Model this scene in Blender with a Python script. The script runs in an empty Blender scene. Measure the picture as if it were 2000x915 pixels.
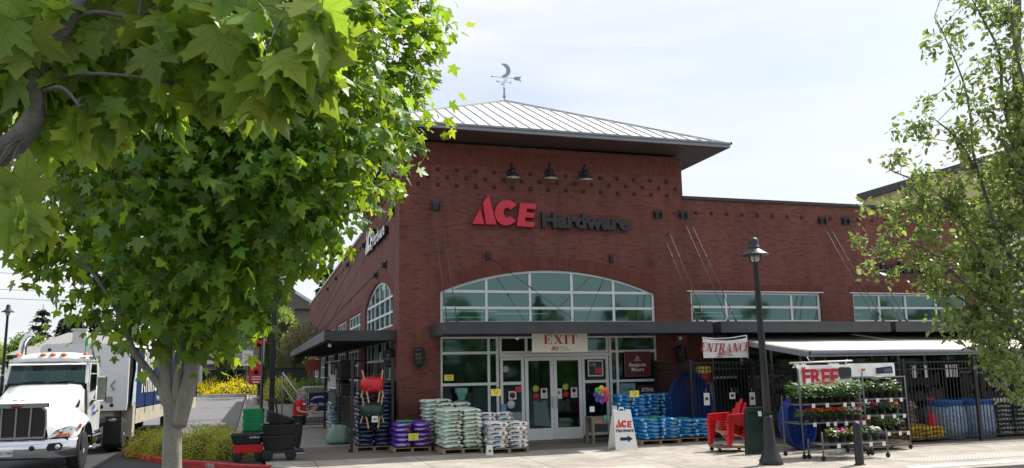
import bpy, bmesh, math, random
import numpy as np
from mathutils import Vector, Matrix, noise
R_=math.radians; PI=math.pi
sc=bpy.context.scene
col=sc.collection
# ---------------------------------------------------------------- camera
cam=bpy.data.cameras.new('camera'); co=bpy.data.objects.new('camera',cam); col.objects.link(co)
cam.sensor_width=36; cam.lens=28.75; cam.clip_start=.05; cam.clip_end=2000
CAMR=((.95698,-.03028,-.28856),(-.28964,-.15812,-.94399),(-.01705,.98696,-.16009))
M=Matrix(CAMR).to_4x4(); M.translation=Vector((-3.681,-23.096,2.15)); co.matrix_world=M
sc.camera=co
# ---------------------------------------------------------------- light
SUN=Vector((.70,.27,1.0)).normalized()
elev=math.asin(SUN.z); azi=math.atan2(SUN.x,SUN.y)
w=bpy.data.worlds.new('World'); sc.world=w; w.use_nodes=True
nt=w.node_tree; N=nt.nodes; bg=N['Background']; bg.inputs[1].default_value=.118
sky=N.new('ShaderNodeTexSky'); sky.sky_type='NISHITA'; sky.sun_disc=False; sky.sun_elevation=elev; sky.sun_rotation=azi
sky.air_density=1.0; sky.dust_density=2.0
tc=N.new('ShaderNodeTexCoord'); mp=N.new('ShaderNodeMapping'); mp.inputs['Scale'].default_value=(1.0,1.0,4.2); mp.inputs['Rotation'].default_value=(.12,.05,.5)
nz=N.new('ShaderNodeTexNoise'); nz.inputs['Scale'].default_value=1.7; nz.inputs['Detail'].default_value=7; nz.inputs['Roughness'].default_value=.55; nz.inputs['Distortion'].default_value=.3
cr=N.new('ShaderNodeValToRGB'); cr.color_ramp.elements[0].position=.38; cr.color_ramp.elements[0].color=(.42,.42,.42,1); cr.color_ramp.elements[1].position=.57; cr.color_ramp.elements[1].color=(.98,.98,.98,1)
mx=N.new('ShaderNodeMixRGB'); mx.inputs[2].default_value=(5.65,5.78,5.9,1)
L=nt.links.new
L(tc.outputs['Generated'],mp.inputs[0]); L(mp.outputs[0],nz.inputs['Vector']); L(nz.outputs[0],cr.inputs[0]); L(cr.outputs[0],mx.inputs[0]); L(sky.outputs[0],mx.inputs[1]); L(mx.outputs[0],bg.inputs[0])
sl=bpy.data.lights.new('sun','SUN'); sl.energy=4.2; sl.angle=R_(.5); sl.color=(1,.95,.87)
so=bpy.data.objects.new('sun',sl); col.objects.link(so); so.rotation_euler=SUN.to_track_quat('Z','Y').to_euler()
sc.view_settings.view_transform='Standard'; sc.view_settings.look='None'; sc.view_settings.exposure=.54; sc.view_settings.gamma=1
try: sc.view_settings.use_curve_mapping=False
except Exception: pass
sc.cycles.max_bounces=8; sc.cycles.transparent_max_bounces=12; sc.cycles.use_denoising=True
# ---------------------------------------------------------------- materials
def mat(name,c,rough=.7,metal=0,var=.12,vs=3.,bump=0,bs=40,trans=None,spec=None,randobj=0,streak=None,c2=None,island=0):
    m=bpy.data.materials.new(name); m.use_nodes=True; t=m.node_tree; n=t.nodes; l=t.links.new
    p=n['Principled BSDF']; p.inputs['Roughness'].default_value=rough; p.inputs['Metallic'].default_value=metal
    if spec is not None: p.inputs['Specular IOR Level'].default_value=spec
    p.inputs['Base Color'].default_value=(*c,1)
    out=None
    tcn=n.new('ShaderNodeTexCoord'); src=tcn.outputs['Object']
    if streak:
        mpn=n.new('ShaderNodeMapping'); mpn.inputs['Scale'].default_value=streak; l(src,mpn.inputs[0]); src=mpn.outputs[0]
    if var or c2:
        a=n.new('ShaderNodeTexNoise'); a.inputs['Scale'].default_value=vs; a.inputs['Detail'].default_value=6; a.inputs['Roughness'].default_value=.65
        l(src,a.inputs['Vector'])
        r=n.new('ShaderNodeMapRange'); r.inputs[1].default_value=.3; r.inputs[2].default_value=.7; l(a.outputs[0],r.inputs[0])
        mix=n.new('ShaderNodeMixRGB'); l(r.outputs[0],mix.inputs[0])
        d=c2 if c2 else tuple(x*(1+var) for x in c); e=c if c2 else tuple(x*(1-var) for x in c)
        mix.inputs[1].default_value=(*e,1); mix.inputs[2].default_value=(*d,1); out=mix.outputs[0]
        rr=n.new('ShaderNodeMapRange'); rr.inputs[3].default_value=max(.02,rough-.08); rr.inputs[4].default_value=min(1,rough+.1); l(a.outputs[0],rr.inputs[0]); l(rr.outputs[0],p.inputs['Roughness'])
    if randobj or island:
        if island: g=n.new('ShaderNodeNewGeometry'); rs=g.outputs['Random Per Island']; amt=island
        else: g=n.new('ShaderNodeObjectInfo'); rs=g.outputs['Random']; amt=randobj
        r2=n.new('ShaderNodeMapRange'); r2.inputs[3].default_value=1-amt; r2.inputs[4].default_value=1+amt; l(rs,r2.inputs[0])
        mm=n.new('ShaderNodeMixRGB'); mm.blend_type='MULTIPLY'; mm.inputs[0].default_value=1
        if out: l(out,mm.inputs[1])
        else: mm.inputs[1].default_value=(*c,1)
        l(r2.outputs[0],mm.inputs[2]); out=mm.outputs[0]
    if out: l(out,p.inputs['Base Color'])
    if bump:
        b=n.new('ShaderNodeTexNoise'); b.inputs['Scale'].default_value=bs; b.inputs['Detail'].default_value=4; l(src,b.inputs['Vector'])
        bb=n.new('ShaderNodeBump'); bb.inputs['Strength'].default_value=bump; bb.inputs['Distance'].default_value=.02; l(b.outputs[0],bb.inputs['Height']); l(bb.outputs[0],p.inputs['Normal'])
    if trans:
        tr=n.new('ShaderNodeBsdfTranslucent'); tr.inputs[0].default_value=(*trans,1)
        if out:
            mt=n.new('ShaderNodeMixRGB'); mt.blend_type='MULTIPLY'; mt.inputs[0].default_value=1; mt.inputs[1].default_value=(*trans,1)
            if island: l(r2.outputs[0],mt.inputs[2])
            else: mt.inputs[2].default_value=(1,1,1,1)
            l(mt.outputs[0],tr.inputs[0])
        ms=n.new('ShaderNodeAddShader'); l(p.outputs[0],ms.inputs[0]); l(tr.outputs[0],ms.inputs[1]); l(ms.outputs[0],n['Material Output'].inputs[0])
    return m
def brick_mat(name,c1,c2,mortar,bw=.215,bh=.075):
    m=bpy.data.materials.new(name); m.use_nodes=True; t=m.node_tree; n=t.nodes; l=t.links.new; p=n['Principled BSDF']
    tcn=n.new('ShaderNodeTexCoord'); s=n.new('ShaderNodeSeparateXYZ'); l(tcn.outputs['Object'],s.inputs[0])
    ad=n.new('ShaderNodeMath'); l(s.outputs[0],ad.inputs[0]); l(s.outputs[1],ad.inputs[1])
    cb=n.new('ShaderNodeCombineXYZ'); l(ad.outputs[0],cb.inputs[0]); l(s.outputs[2],cb.inputs[1])
    b=n.new('ShaderNodeTexBrick'); l(cb.outputs[0],b.inputs['Vector']); b.inputs['Scale'].default_value=1; b.inputs['Brick Width'].default_value=bw; b.inputs['Row Height'].default_value=bh
    b.inputs['Mortar Size'].default_value=.006; b.inputs['Mortar Smooth'].default_value=.3; b.inputs['Bias'].default_value=-.1
    b.inputs['Color1'].default_value=(*c1,1); b.inputs['Color2'].default_value=(*c2,1); b.inputs['Mortar'].default_value=(*mortar,1)
    # burnt bricks in short horizontal runs
    mp=n.new('ShaderNodeMapping'); mp.inputs['Scale'].default_value=(3.1,13.3,1); l(cb.outputs[0],mp.inputs[0])
    a=n.new('ShaderNodeTexNoise'); a.inputs['Scale'].default_value=1.; a.inputs['Detail'].default_value=3; l(mp.outputs[0],a.inputs['Vector'])
    r=n.new('ShaderNodeMapRange'); r.inputs[1].default_value=.52; r.inputs[2].default_value=.62; r.inputs[3].default_value=1.03; r.inputs[4].default_value=.70; l(a.outputs[0],r.inputs[0])
    a2=n.new('ShaderNodeTexNoise'); a2.inputs['Scale'].default_value=.35; a2.inputs['Detail'].default_value=5; l(cb.outputs[0],a2.inputs['Vector'])
    r2=n.new('ShaderNodeMapRange'); r2.inputs[1].default_value=.3; r2.inputs[2].default_value=.7; r2.inputs[3].default_value=.82; r2.inputs[4].default_value=1.15; l(a2.outputs[0],r2.inputs[0])
    mu=n.new('ShaderNodeMath'); mu.operation='MULTIPLY'; l(r.outputs[0],mu.inputs[0]); l(r2.outputs[0],mu.inputs[1])
    mm=n.new('ShaderNodeMixRGB'); mm.blend_type='MULTIPLY'; mm.inputs[0].default_value=1; l(b.outputs[0],mm.inputs[1]); l(mu.outputs[0],mm.inputs[2]); l(mm.outputs[0],p.inputs['Base Color'])
    mp3=n.new('ShaderNodeMapping'); mp3.inputs['Scale'].default_value=(2.6,.22,1); l(cb.outputs[0],mp3.inputs[0]); a3=n.new('ShaderNodeTexNoise'); a3.inputs['Scale'].default_value=1; a3.inputs['Detail'].default_value=6; l(mp3.outputs[0],a3.inputs['Vector']); r3=n.new('ShaderNodeMapRange'); r3.inputs[1].default_value=.45; r3.inputs[2].default_value=.72; r3.inputs[3].default_value=1; r3.inputs[4].default_value=.74; l(a3.outputs[0],r3.inputs[0]); mm3=n.new('ShaderNodeMixRGB'); mm3.blend_type='MULTIPLY'; mm3.inputs[0].default_value=1; l(mm.outputs[0],mm3.inputs[1]); l(r3.outputs[0],mm3.inputs[2]); l(mm3.outputs[0],p.inputs['Base Color'])
    p.inputs['Roughness'].default_value=.85
    bb=n.new('ShaderNodeBump'); bb.inputs['Strength'].default_value=.6; bb.inputs['Distance'].default_value=.006; bb.invert=True; l(b.outputs['Fac'],bb.inputs['Height']); l(bb.outputs[0],p.inputs['Normal'])
    return m
def glass_mat(name,tint,gloss=.16,dark=(.012,.02,.02),see=.55):
    m=bpy.data.materials.new(name); m.use_nodes=True; t=m.node_tree; n=t.nodes; l=t.links.new; n.remove(n['Principled BSDF'])
    tr=n.new('ShaderNodeBsdfTransparent'); tr.inputs[0].default_value=(*tint,1)
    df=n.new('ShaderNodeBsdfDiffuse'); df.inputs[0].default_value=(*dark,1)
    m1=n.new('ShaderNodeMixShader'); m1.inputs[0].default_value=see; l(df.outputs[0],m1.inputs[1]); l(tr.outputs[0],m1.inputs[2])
    g=n.new('ShaderNodeBsdfGlossy'); g.inputs['Roughness'].default_value=.045; g.inputs[0].default_value=(.42,.66,.66,1)
    tcn=n.new('ShaderNodeTexCoord'); nn=n.new('ShaderNodeTexNoise'); nn.inputs['Scale'].default_value=1.1; nn.inputs['Detail'].default_value=1; l(tcn.outputs['Object'],nn.inputs['Vector'])
    bb=n.new('ShaderNodeBump'); bb.inputs['Strength'].default_value=.12; bb.inputs['Distance'].default_value=.03; l(nn.outputs[0],bb.inputs['Height']); l(bb.outputs[0],g.inputs['Normal'])
    fr=n.new('ShaderNodeFresnel'); fr.inputs[0].default_value=1.5
    mr=n.new('ShaderNodeMapRange'); mr.inputs[1].default_value=.04; mr.inputs[2].default_value=1; mr.inputs[3].default_value=gloss; mr.inputs[4].default_value=1; l(fr.outputs[0],mr.inputs[0])
    m2=n.new('ShaderNodeMixShader'); l(mr.outputs[0],m2.inputs[0]); l(m1.outputs[0],m2.inputs[1]); l(g.outputs[0],m2.inputs[2]); l(m2.outputs[0],n['Material Output'].inputs[0])
    return m
def emit_mat(name,c,s):
    m=bpy.data.materials.new(name); m.use_nodes=True; p=m.node_tree.nodes['Principled BSDF']
    p.inputs['Emission Color'].default_value=(*c,1); p.inputs['Emission Strength'].default_value=s; return m
m_brick=brick_mat('brick',(.208,.062,.046),(.165,.052,.041),(.12,.078,.068))
m_brickv=brick_mat('soldier_brick',(.20,.043,.03),(.13,.032,.025),(.08,.045,.038),.075,.22)
m_stone=mat('concrete_plinth',(.17,.155,.14),.85,bump=.3,bs=30)
m_rack=mat('rack_pipe',(.15,.155,.16),.42,.5,var=.2)
m_alu=mat('window_frame_white',(.78,.80,.80),.45,var=.06)
m_glass=glass_mat('teal_glass',(.26,.46,.44),.185,dark=(.018,.035,.036))
m_glass2=glass_mat('door_glass',(.55,.66,.64),.09,see=.85)
m_steel=mat('dark_grey_steel',(.052,.056,.062),.5,.2,var=.2,vs=2)
m_black=mat('black_metal',(.018,.018,.02),.45,var=.2)
m_blackp=mat('black_plastic',(.012,.013,.014),.5,var=.2)
m_soffit=mat('soffit_metal',(.075,.05,.045),.6)
m_roof=mat('roof_metal',(.60,.61,.62),.5,0,var=.08,vs=.6)
m_fascia=mat('fascia_metal',(.28,.30,.33),.45,.1,var=.1)
m_coping=mat('coping_metal',(.045,.045,.05),.5,.2)
m_cable=mat('steel_rod',(.10,.085,.08),.7,0,var=.1)
m_red=mat('sign_red',(.62,.015,.045),.35,var=.06)
m_redp=mat('red_plastic',(.55,.012,.02),.35,var=.08)
m_blk=mat('sign_black',(.012,.013,.016),.35,var=.1)
m_white=mat('white_paint',(.78,.78,.77),.4,var=.04)
m_vinyl=mat('white_vinyl',(.74,.73,.70),.5,var=.05)
m_cream=mat('cream_canvas',(.66,.62,.54),.8,var=.07,vs=1.5,streak=(1,4,1))
m_wood=mat('weathered_wood',(.24,.19,.14),.85,var=.3,vs=6,streak=(1,1,8))
m_pallet=mat('pallet_wood',(.30,.23,.16),.85,var=.3,vs=8)
m_handle=mat('ash_wood',(.55,.30,.12),.6,var=.15)
m_grey=mat('galvanised_pipe',(.26,.27,.28),.42,.6,var=.15)
m_yel=mat('yellow_card',(.85,.74,.12),.6,var=.05)
m_chrome=mat('chrome',(.72,.73,.75),.12,1,var=.05)
m_rubber=mat('tyre_rubber',(.02,.02,.021),.85,bump=.4,bs=60)
m_asph=mat('asphalt',(.052,.053,.056),.9,var=.25,vs=1.2,bump=.5,bs=120)
m_drive=mat('driveway_asphalt',(.155,.155,.16),.9,var=.16,vs=.7,bump=.3,bs=90)
# ---------------------------------------------------------------- mesh builder
class MB:
    def __init__(s): s.v=[]; s.f=[]; s.mi=[]; s.sm=[]
    def add(s,vs,fs,mi=0,sm=False):
        o=len(s.v); s.v+= [tuple(p) for p in vs]
        for f in fs: s.f.append([i+o for i in f]); s.mi.append(mi); s.sm.append(sm)
        return s
    def box(s,x0,x1,y0,y1,z0,z1,mi=0):
        return s.add([(x0,y0,z0),(x1,y0,z0),(x1,y1,z0),(x0,y1,z0),(x0,y0,z1),(x1,y0,z1),(x1,y1,z1),(x0,y1,z1)],[(0,3,2,1),(4,5,6,7),(0,1,5,4),(1,2,6,5),(2,3,7,6),(3,0,4,7)],mi)
    def cbox(s,c,d,mi=0,M=None):
        x,y,z=c; a,b,e=d[0]/2,d[1]/2,d[2]/2
        if M is None: return s.box(x-a,x+a,y-b,y+b,z-e,z+e,mi)
        vs=[Vector(c)+M@Vector(p) for p in [(-a,-b,-e),(a,-b,-e),(a,b,-e),(-a,b,-e),(-a,-b,e),(a,-b,e),(a,b,e),(-a,b,e)]]
        return s.add(vs,[(0,3,2,1),(4,5,6,7),(0,1,5,4),(1,2,6,5),(2,3,7,6),(3,0,4,7)],mi)
    def bar(s,p,q,w,h,mi=0):
        p=Vector(p); q=Vector(q); d=(q-p); L=d.length
        if L<1e-6: return s
        d/=L; up=Vector((0,0,1)) if abs(d.z)<.9 else Vector((0,1,0)); a=d.cross(up).normalized(); b=a.cross(d)
        vs=[]
        for e in (p,q):
            for i,j in ((-1,-1),(1,-1),(1,1),(-1,1)): vs.append(e+a*(i*w/2)+b*(j*h/2))
        return s.add(vs,[(0,1,2,3),(7,6,5,4),(0,4,5,1),(1,5,6,2),(2,6,7,3),(3,7,4,0)],mi)
    def tube(s,pts,rs,n=8,mi=0,cap=True,sm=True):
        pts=[Vector(p) for p in pts]
        if not hasattr(rs,'__len__'): rs=[rs]*len(pts)
        vs=[];fs=[]; up=None
        for i,p in enumerate(pts):
            d=(pts[min(i+1,len(pts)-1)]-pts[max(i-1,0)]).normalized()
            if up is None: up=Vector((0,0,1)) if abs(d.z)<.9 else Vector((1,0,0))
            a=d.cross(up); 
            if a.length<1e-4: a=d.orthogonal()
            a.normalize(); b=a.cross(d); up=b
            for k in range(n):
                t=2*PI*k/n; vs.append(p+(a*math.cos(t)+b*math.sin(t))*rs[i])
        for i in range(len(pts)-1):
            for k in range(n): fs.append((i*n+k,i*n+(k+1)%n,(i+1)*n+(k+1)%n,(i+1)*n+k))
        s.add(vs,fs,mi,sm)
        if cap:
            o=len(s.v)-len(vs)
            s.f.append([o+k for k in range(n)][::-1]); s.mi.append(mi); s.sm.append(False)
            s.f.append([o+(len(pts)-1)*n+k for k in range(n)]); s.mi.append(mi); s.sm.append(False)
        return s
    def lathe(s,prof,n=20,c=(0,0,0),mi=0,M=None,sm=True):
        vs=[];fs=[]
        for r,z in prof:
            for k in range(n):
                t=2*PI*k/n; p=Vector((r*math.cos(t),r*math.sin(t),z)); 
                if M is not None: p=M@p
                vs.append(p+Vector(c))
        for i in range(len(prof)-1):
            for k in range(n): fs.append((i*n+k,i*n+(k+1)%n,(i+1)*n+(k+1)%n,(i+1)*n+k))
        if prof[0][0]>1e-4: fs.append(tuple(range(n))[::-1])
        if prof[-1][0]>1e-4: fs.append(tuple((len(prof)-1)*n+k for k in range(n)))
        return s.add(vs,fs,mi,sm)
    def prism(s,poly,fn,d0,d1,mi=0):
        """2-D polygon extruded; fn(u,v,d)->xyz"""
        n=len(poly); vs=[fn(u,v,d0) for u,v in poly]+[fn(u,v,d1) for u,v in poly]
        return s.add(vs,[tuple(range(n)),tuple(range(2*n-1,n-1,-1))]+[(i,i+n,(i+1)%n+n,(i+1)%n) for i in range(n)],mi)
    def quad(s,a,b,c,d,mi=0): return s.add([a,b,c,d],[(0,1,2,3)],mi)
    def ball(s,c,r,n=10,mi=0,sc=(1,1,1)):
        pr=[(max(1e-5,math.sin(PI*i/n)),-math.cos(PI*i/n)) for i in range(n+1)]
        M=Matrix.Diagonal(Vector(sc)*r); return s.lathe(pr,n+4,c,mi,M)
    def xf(s,M):
        s.v=[tuple(M@Vector(p)) for p in s.v]; return s
    def jit(s,a,f=2.,seed=0):
        s.v=[tuple(Vector(p)+noise.noise_vector(Vector(p)*f+Vector((seed,seed,0)))*a) for p in s.v]; return s
    def mesh(s,name,mats,fix=True,uvs=None):
        me=bpy.data.meshes.new(name); me.from_pydata(s.v,[],s.f); 
        mats=mats if isinstance(mats,(list,tuple)) else [mats]
        for m in mats: me.materials.append(m)
        me.polygons.foreach_set('material_index',s.mi); me.polygons.foreach_set('use_smooth',s.sm)
        if fix:
            b=bmesh.new(); b.from_mesh(me); bmesh.ops.recalc_face_normals(b,faces=b.faces); b.to_mesh(me); b.free()
        me.update(); return me
    def build(s,name,mats,parent=None,loc=None,rz=0,bevel=0,fix=True):
        o=bpy.data.objects.new(name,s.mesh(name,mats,fix)); col.objects.link(o)
        if parent is not None: o.parent=parent
        if loc is not None: o.location=loc
        if rz: o.rotation_euler=(0,0,rz)
        if bevel:
            bm_=o.modifiers.new('edge','BEVEL'); bm_.width=bevel; bm_.segments=2; bm_.limit_method='ANGLE'
        return o
def tag(o,label=None,cat=None,group=None,kind=None):
    if label: o['label']=label
    if cat: o['category']=cat
    if group: o['group']=group
    if kind: o['kind']=kind
    return o
def thing(name,label,cat,loc=(0,0,0),rz=0,group=None):
    o=bpy.data.objects.new(name,None); col.objects.link(o); o.empty_display_size=.2
    o.location=loc; o.rotation_euler=(0,0,rz); return tag(o,label,cat,group)
KIDS={}
def kids(o): return [c for c in bpy.data.objects if c.parent==o]
def dup(root,loc=None,rz=None,label=None,group=None,scale=None,kd=None):
    def rec(o,par):
        c=o.copy(); col.objects.link(c)
        if par is not None: c.parent=par
        for k in KIDS.setdefault(o.name,kids(o)): rec(k,c)
        return c
    r=rec(root,None)
    if loc is not None: r.location=loc
    if rz is not None: r.rotation_euler=(0,0,rz)
    if scale is not None: r.scale=(scale,)*3 if not hasattr(scale,'__len__') else scale
    if label: r['label']=label
    if group: r['group']=group
    return r
def struct(o,kind='structure'): o['kind']=kind; return o
FR=lambda u,z,d:(u,-d,z)      # front facade: u along X, d outward (towards the street)
SD=lambda u,z,d:(-d,u,z)      # side facade: u along Y
def txt(s,size,mat_,name,parent=None,ext=.004,bold=0.,shear=0.,align='CENTER',M=None,sx=1,sp=1):
    cu=bpy.data.curves.new(name,'FONT'); cu.body=s; cu.size=size; cu.extrude=ext; cu.offset=bold; cu.shear=shear; cu.align_x=align; cu.align_y='CENTER'; cu.space_character=sp
    cu.resolution_u=3
    t=bpy.data.objects.new('tmp_text',cu); col.objects.link(t); bpy.context.view_layer.update()
    me=bpy.data.meshes.new_from_object(t.evaluated_get(bpy.context.evaluated_depsgraph_get())); bpy.data.objects.remove(t); bpy.data.curves.remove(cu)
    me.materials.clear(); me.materials.append(mat_); me.transform(Matrix.Diagonal((sx,1,1,1)))
    o=bpy.data.objects.new(name,me); col.objects.link(o)
    if M is not None: me.transform(M)
    if parent is not None: o.parent=parent
    return o
def face_front(x,y,z,tilt=0,rz=0):   # text plane (XY) stood up facing -Y
    return Matrix.Translation((x,y,z))@Matrix.Rotation(rz,4,'Z')@Matrix.Rotation(PI/2+tilt,4,'X')
def box_thing(): pass
# ================================================================ ground
def sheet(name,pts,z,m):
    b=MB(); b.add([(x,y,z) for x,y in pts],[tuple(range(len(pts)))]); return struct(b.build(name,m))
g=MB(); g.add([(-600,-500,-.12),(600,-500,-.12),(600,700,-.12),(-600,700,-.12)],[(0,1,2,3)]); struct(g.build('ground',m_asph))
# concrete sidewalk: procedural joints and staining
def walk_mat():
    m=mat('sidewalk_concrete',(.46,.42,.365),.9,var=.11,vs=1.3,bump=.25,bs=150); n=m.node_tree.nodes; l=m.node_tree.links.new; p=n['Principled BSDF']
    old=p.inputs['Base Color'].links[0].from_socket
    tcn=n.new('ShaderNodeTexCoord'); b=n.new('ShaderNodeTexBrick'); b.offset=0; b.inputs['Scale'].default_value=1; b.inputs['Brick Width'].default_value=2.4; b.inputs['Row Height'].default_value=1.55; b.inputs['Mortar Size'].default_value=.014; b.inputs['Mortar Smooth'].default_value=.15
    b.inputs['Color1'].default_value=(1,1,1,1); b.inputs['Color2'].default_value=(.9,.9,.9,1); b.inputs['Mortar'].default_value=(.38,.36,.33,1); l(tcn.outputs['Object'],b.inputs['Vector'])
    st=n.new('ShaderNodeTexNoise'); st.inputs['Scale'].default_value=.9; st.inputs['Detail'].default_value=9; st.inputs['Roughness'].default_value=.7; st.inputs['Distortion'].default_value=.8; l(tcn.outputs['Object'],st.inputs['Vector']); sr=n.new('ShaderNodeMapRange'); sr.inputs[1].default_value=.42; sr.inputs[2].default_value=.62; sr.inputs[3].default_value=.70; sr.inputs[4].default_value=1.04; l(st.outputs[0],sr.inputs[0])
    vo=n.new('ShaderNodeTexVoronoi'); vo.inputs['Scale'].default_value=4.5; l(tcn.outputs['Object'],vo.inputs['Vector']); vr=n.new('ShaderNodeMapRange'); vr.inputs[1].default_value=.045; vr.inputs[2].default_value=.08; vr.inputs[3].default_value=.62; vr.inputs[4].default_value=1; l(vo.outputs['Distance'],vr.inputs[0]); sm=n.new('ShaderNodeMath'); sm.operation='MULTIPLY'; l(sr.outputs[0],sm.inputs[0]); l(vr.outputs[0],sm.inputs[1])
    nz=n.new('ShaderNodeTexNoise'); nz.inputs['Scale'].default_value=26; nz.inputs['Detail'].default_value=8; nz.inputs['Roughness'].default_value=.8; l(tcn.outputs['Object'],nz.inputs['Vector'])
    r=n.new('ShaderNodeMapRange'); r.inputs[1].default_value=.3; r.inputs[2].default_value=.7; r.inputs[3].default_value=.86; r.inputs[4].default_value=1.08; l(nz.outputs[0],r.inputs[0])
    m1=n.new('ShaderNodeMixRGB'); m1.blend_type='MULTIPLY'; m1.inputs[0].default_value=1; l(old,m1.inputs[1]); l(b.outputs[0],m1.inputs[2])
    m2=n.new('ShaderNodeMixRGB'); m2.blend_type='MULTIPLY'; m2.inputs[0].default_value=1; l(m1.outputs[0],m2.inputs[1]); l(r.outputs[0],m2.inputs[2]); m3=n.new('ShaderNodeMixRGB'); m3.blend_type='MULTIPLY'; m3.inputs[0].default_value=1; l(m2.outputs[0],m3.inputs[1]); l(sm.outputs[0],m3.inputs[2]); l(m3.outputs[0],p.inputs['Base Color']); return m
m_walk=walk_mat()
m_doorshade=mat('door_shade_ground',(.17,.148,.125),.92,var=.28,vs=60,bump=.4,bs=140)
wk=[(-3.2,-3.35),(-2.4,-4.4),(-1.6,-6.2),(-1.3,-9.2),(6.0,-9.2),(9.0,-9.6),(40,-9.6),(40,2.0),(0.2,2.0),(0.2,60),(-4.6,60),(-4.35,8),(-3.55,2.0),(-3.5,-2.8)]
b=MB(); n_=len(wk); b.add([(x,y,0) for x,y in wk]+[(x,y,-.2) for x,y in wk],[tuple(range(n_))]+[(i,i+n_,(i+1)%n_+n_,(i+1)%n_) for i in range(n_)]); struct(b.build('sidewalk',m_walk))
# dark brown sheet, colour deepens the canopy and awning shade by the doors
sheet('door_shade_sheet',[(-4.0,1.15),(-3.45,-1.6),(-2.6,-2.35),(0.1,-2.35),(9.6,-2.35),(9.6,-5.4),(30,-5.4),(30,-.2),(.1,-.2),(.1,1.15)],.004,m_doorshade)
# driveway beside the store
sheet('driveway',[(-13,6),(-4.5,6),(-4.75,30),(-5.1,62),(-12,62)],-.112,m_drive)
sheet('side_path_shade',[(-4.2,1.2),(.1,1.2),(.1,58),(-4.6,58),(-4.32,8),(-3.6,2.4)],.004,mat('shade_toned_concrete',(.25,.235,.21),.9,var=.15,vs=1.1,bump=.3,bs=120))  # darker overlay on the walk, its colour deepens the shade beside the store
# kerbs
def kerb(name,pts,m,w=.16,z0=-.15,z1=.03,label=None):
    b=MB()
    P=[Vector((x,y,0)) for x,y in pts]; L=[];Rr=[]
    for i,p in enumerate(P):
        d=(P[min(i+1,len(P)-1)]-P[max(0,i-1)]).normalized(); q=Vector((-d.y,d.x,0))*w/2; L.append(p+q); Rr.append(p-q)
    n=len(P); vs=[]
    for i in range(n):
        for q,z in ((L[i],z0),(L[i],z1-.02),(L[i]*.85+Rr[i]*.15,z1),(Rr[i]*.85+L[i]*.15,z1),(Rr[i],z1-.02),(Rr[i],z0)): vs.append((q.x,q.y,z))
    fs=[]
    for i in range(n-1):
        for k in range(5): fs.append((i*6+k,i*6+k+1,(i+1)*6+k+1,(i+1)*6+k))
    fs+= [tuple(range(6)),tuple((n-1)*6+k for k in range(6))]
    b.add(vs,fs); return struct(b.build(name,m))
m_rkerb=mat('red_kerb_paint',(.40,.035,.035),.75,var=.35,vs=5,bump=.3)
m_kerb=mat('kerb_concrete',(.36,.34,.31),.9,bump=.3)
def arc_pts(pts,n=6):
    out=[]
    for i in range(len(pts)-1):
        p0=pts[max(0,i-1)];p1=pts[i];p2=pts[i+1];p3=pts[min(len(pts)-1,i+2)]
        for k in range(n):
            t=k/n; out.append(tuple(.5*((2*b_)+(-a+c)*t+(2*a-5*b_+4*c-d)*t*t+(-a+3*b_-3*c+d)*t**3) for a,b_,c,d in zip(p0,p1,p2,p3)))
    out.append(pts[-1]); return out
pk=arc_pts([(-7.15,4.6),(-7.3,3.4),(-7.1,2.3),(-6.3,.5),(-5.6,-.75),(-4.67,-1.8),(-4.0,-2.65),(-3.35,-3.1)])
kerb('kerb_red',pk,m_rkerb)
kerb('kerb_grey',arc_pts([(-3.33,-3.12),(-2.9,-3.75),(-2.4,-4.4),(-1.7,-6.1),(-1.4,-9.2)]),m_kerb)
kerb('driveway_kerb',[(-4.35,7),(-4.55,30),(-4.8,60)],m_kerb,.2)
sheet('planter_soil',[(-7.1,4.6),(-7.2,3.0),(-6.3,.65),(-5.6,-.6),(-4.6,-1.7),(-3.6,-2.85),(-3.5,2.2),(-4.3,5.5)],-.02,mat('bark_soil',(.06,.04,.028),.95,var=.4,vs=14,bump=.8,bs=60))
kt=txt('FIRE LANE',.13,mat('kerb_lettering',(.5,.42,.38),.8,var=.3,vs=20),'kerb_lettering',M=Matrix.Translation((-4.62,-1.98,-.055))@Matrix.Rotation(R_(-48),4,'Z')@Matrix.Rotation(PI/2,4,'X'),sx=1.3,bold=.004); struct(kt)
# tactile paving strip by the crossing
def tactile():
    m=mat('tactile_grey',(.44,.43,.40),.8); n=m.node_tree.nodes; l=m.node_tree.links.new; p=n['Principled BSDF']
    tcn=n.new('ShaderNodeTexCoord'); b=n.new('ShaderNodeTexBrick'); b.offset=0; b.inputs['Scale'].default_value=1; b.inputs['Brick Width'].default_value=.10; b.inputs['Row Height'].default_value=.10; b.inputs['Mortar Size'].default_value=.03
    b.inputs['Color1'].default_value=(.17,.17,.165,1); b.inputs['Color2'].default_value=(.22,.21,.2,1); b.inputs['Mortar'].default_value=(.42,.40,.37,1); l(tcn.outputs['Object'],b.inputs['Vector']); l(b.outputs[0],p.inputs['Base Color']); return m
sheet('tactile_paving',[(9.4,-7.75),(20,-7.75),(20,-8.5),(9.9,-8.5)],.005,tactile())
sheet('crossing_line',[(8.9,-8.95),(20,-8.95),(20,-9.25),(8.9,-9.25)],.004,m_white)
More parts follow.
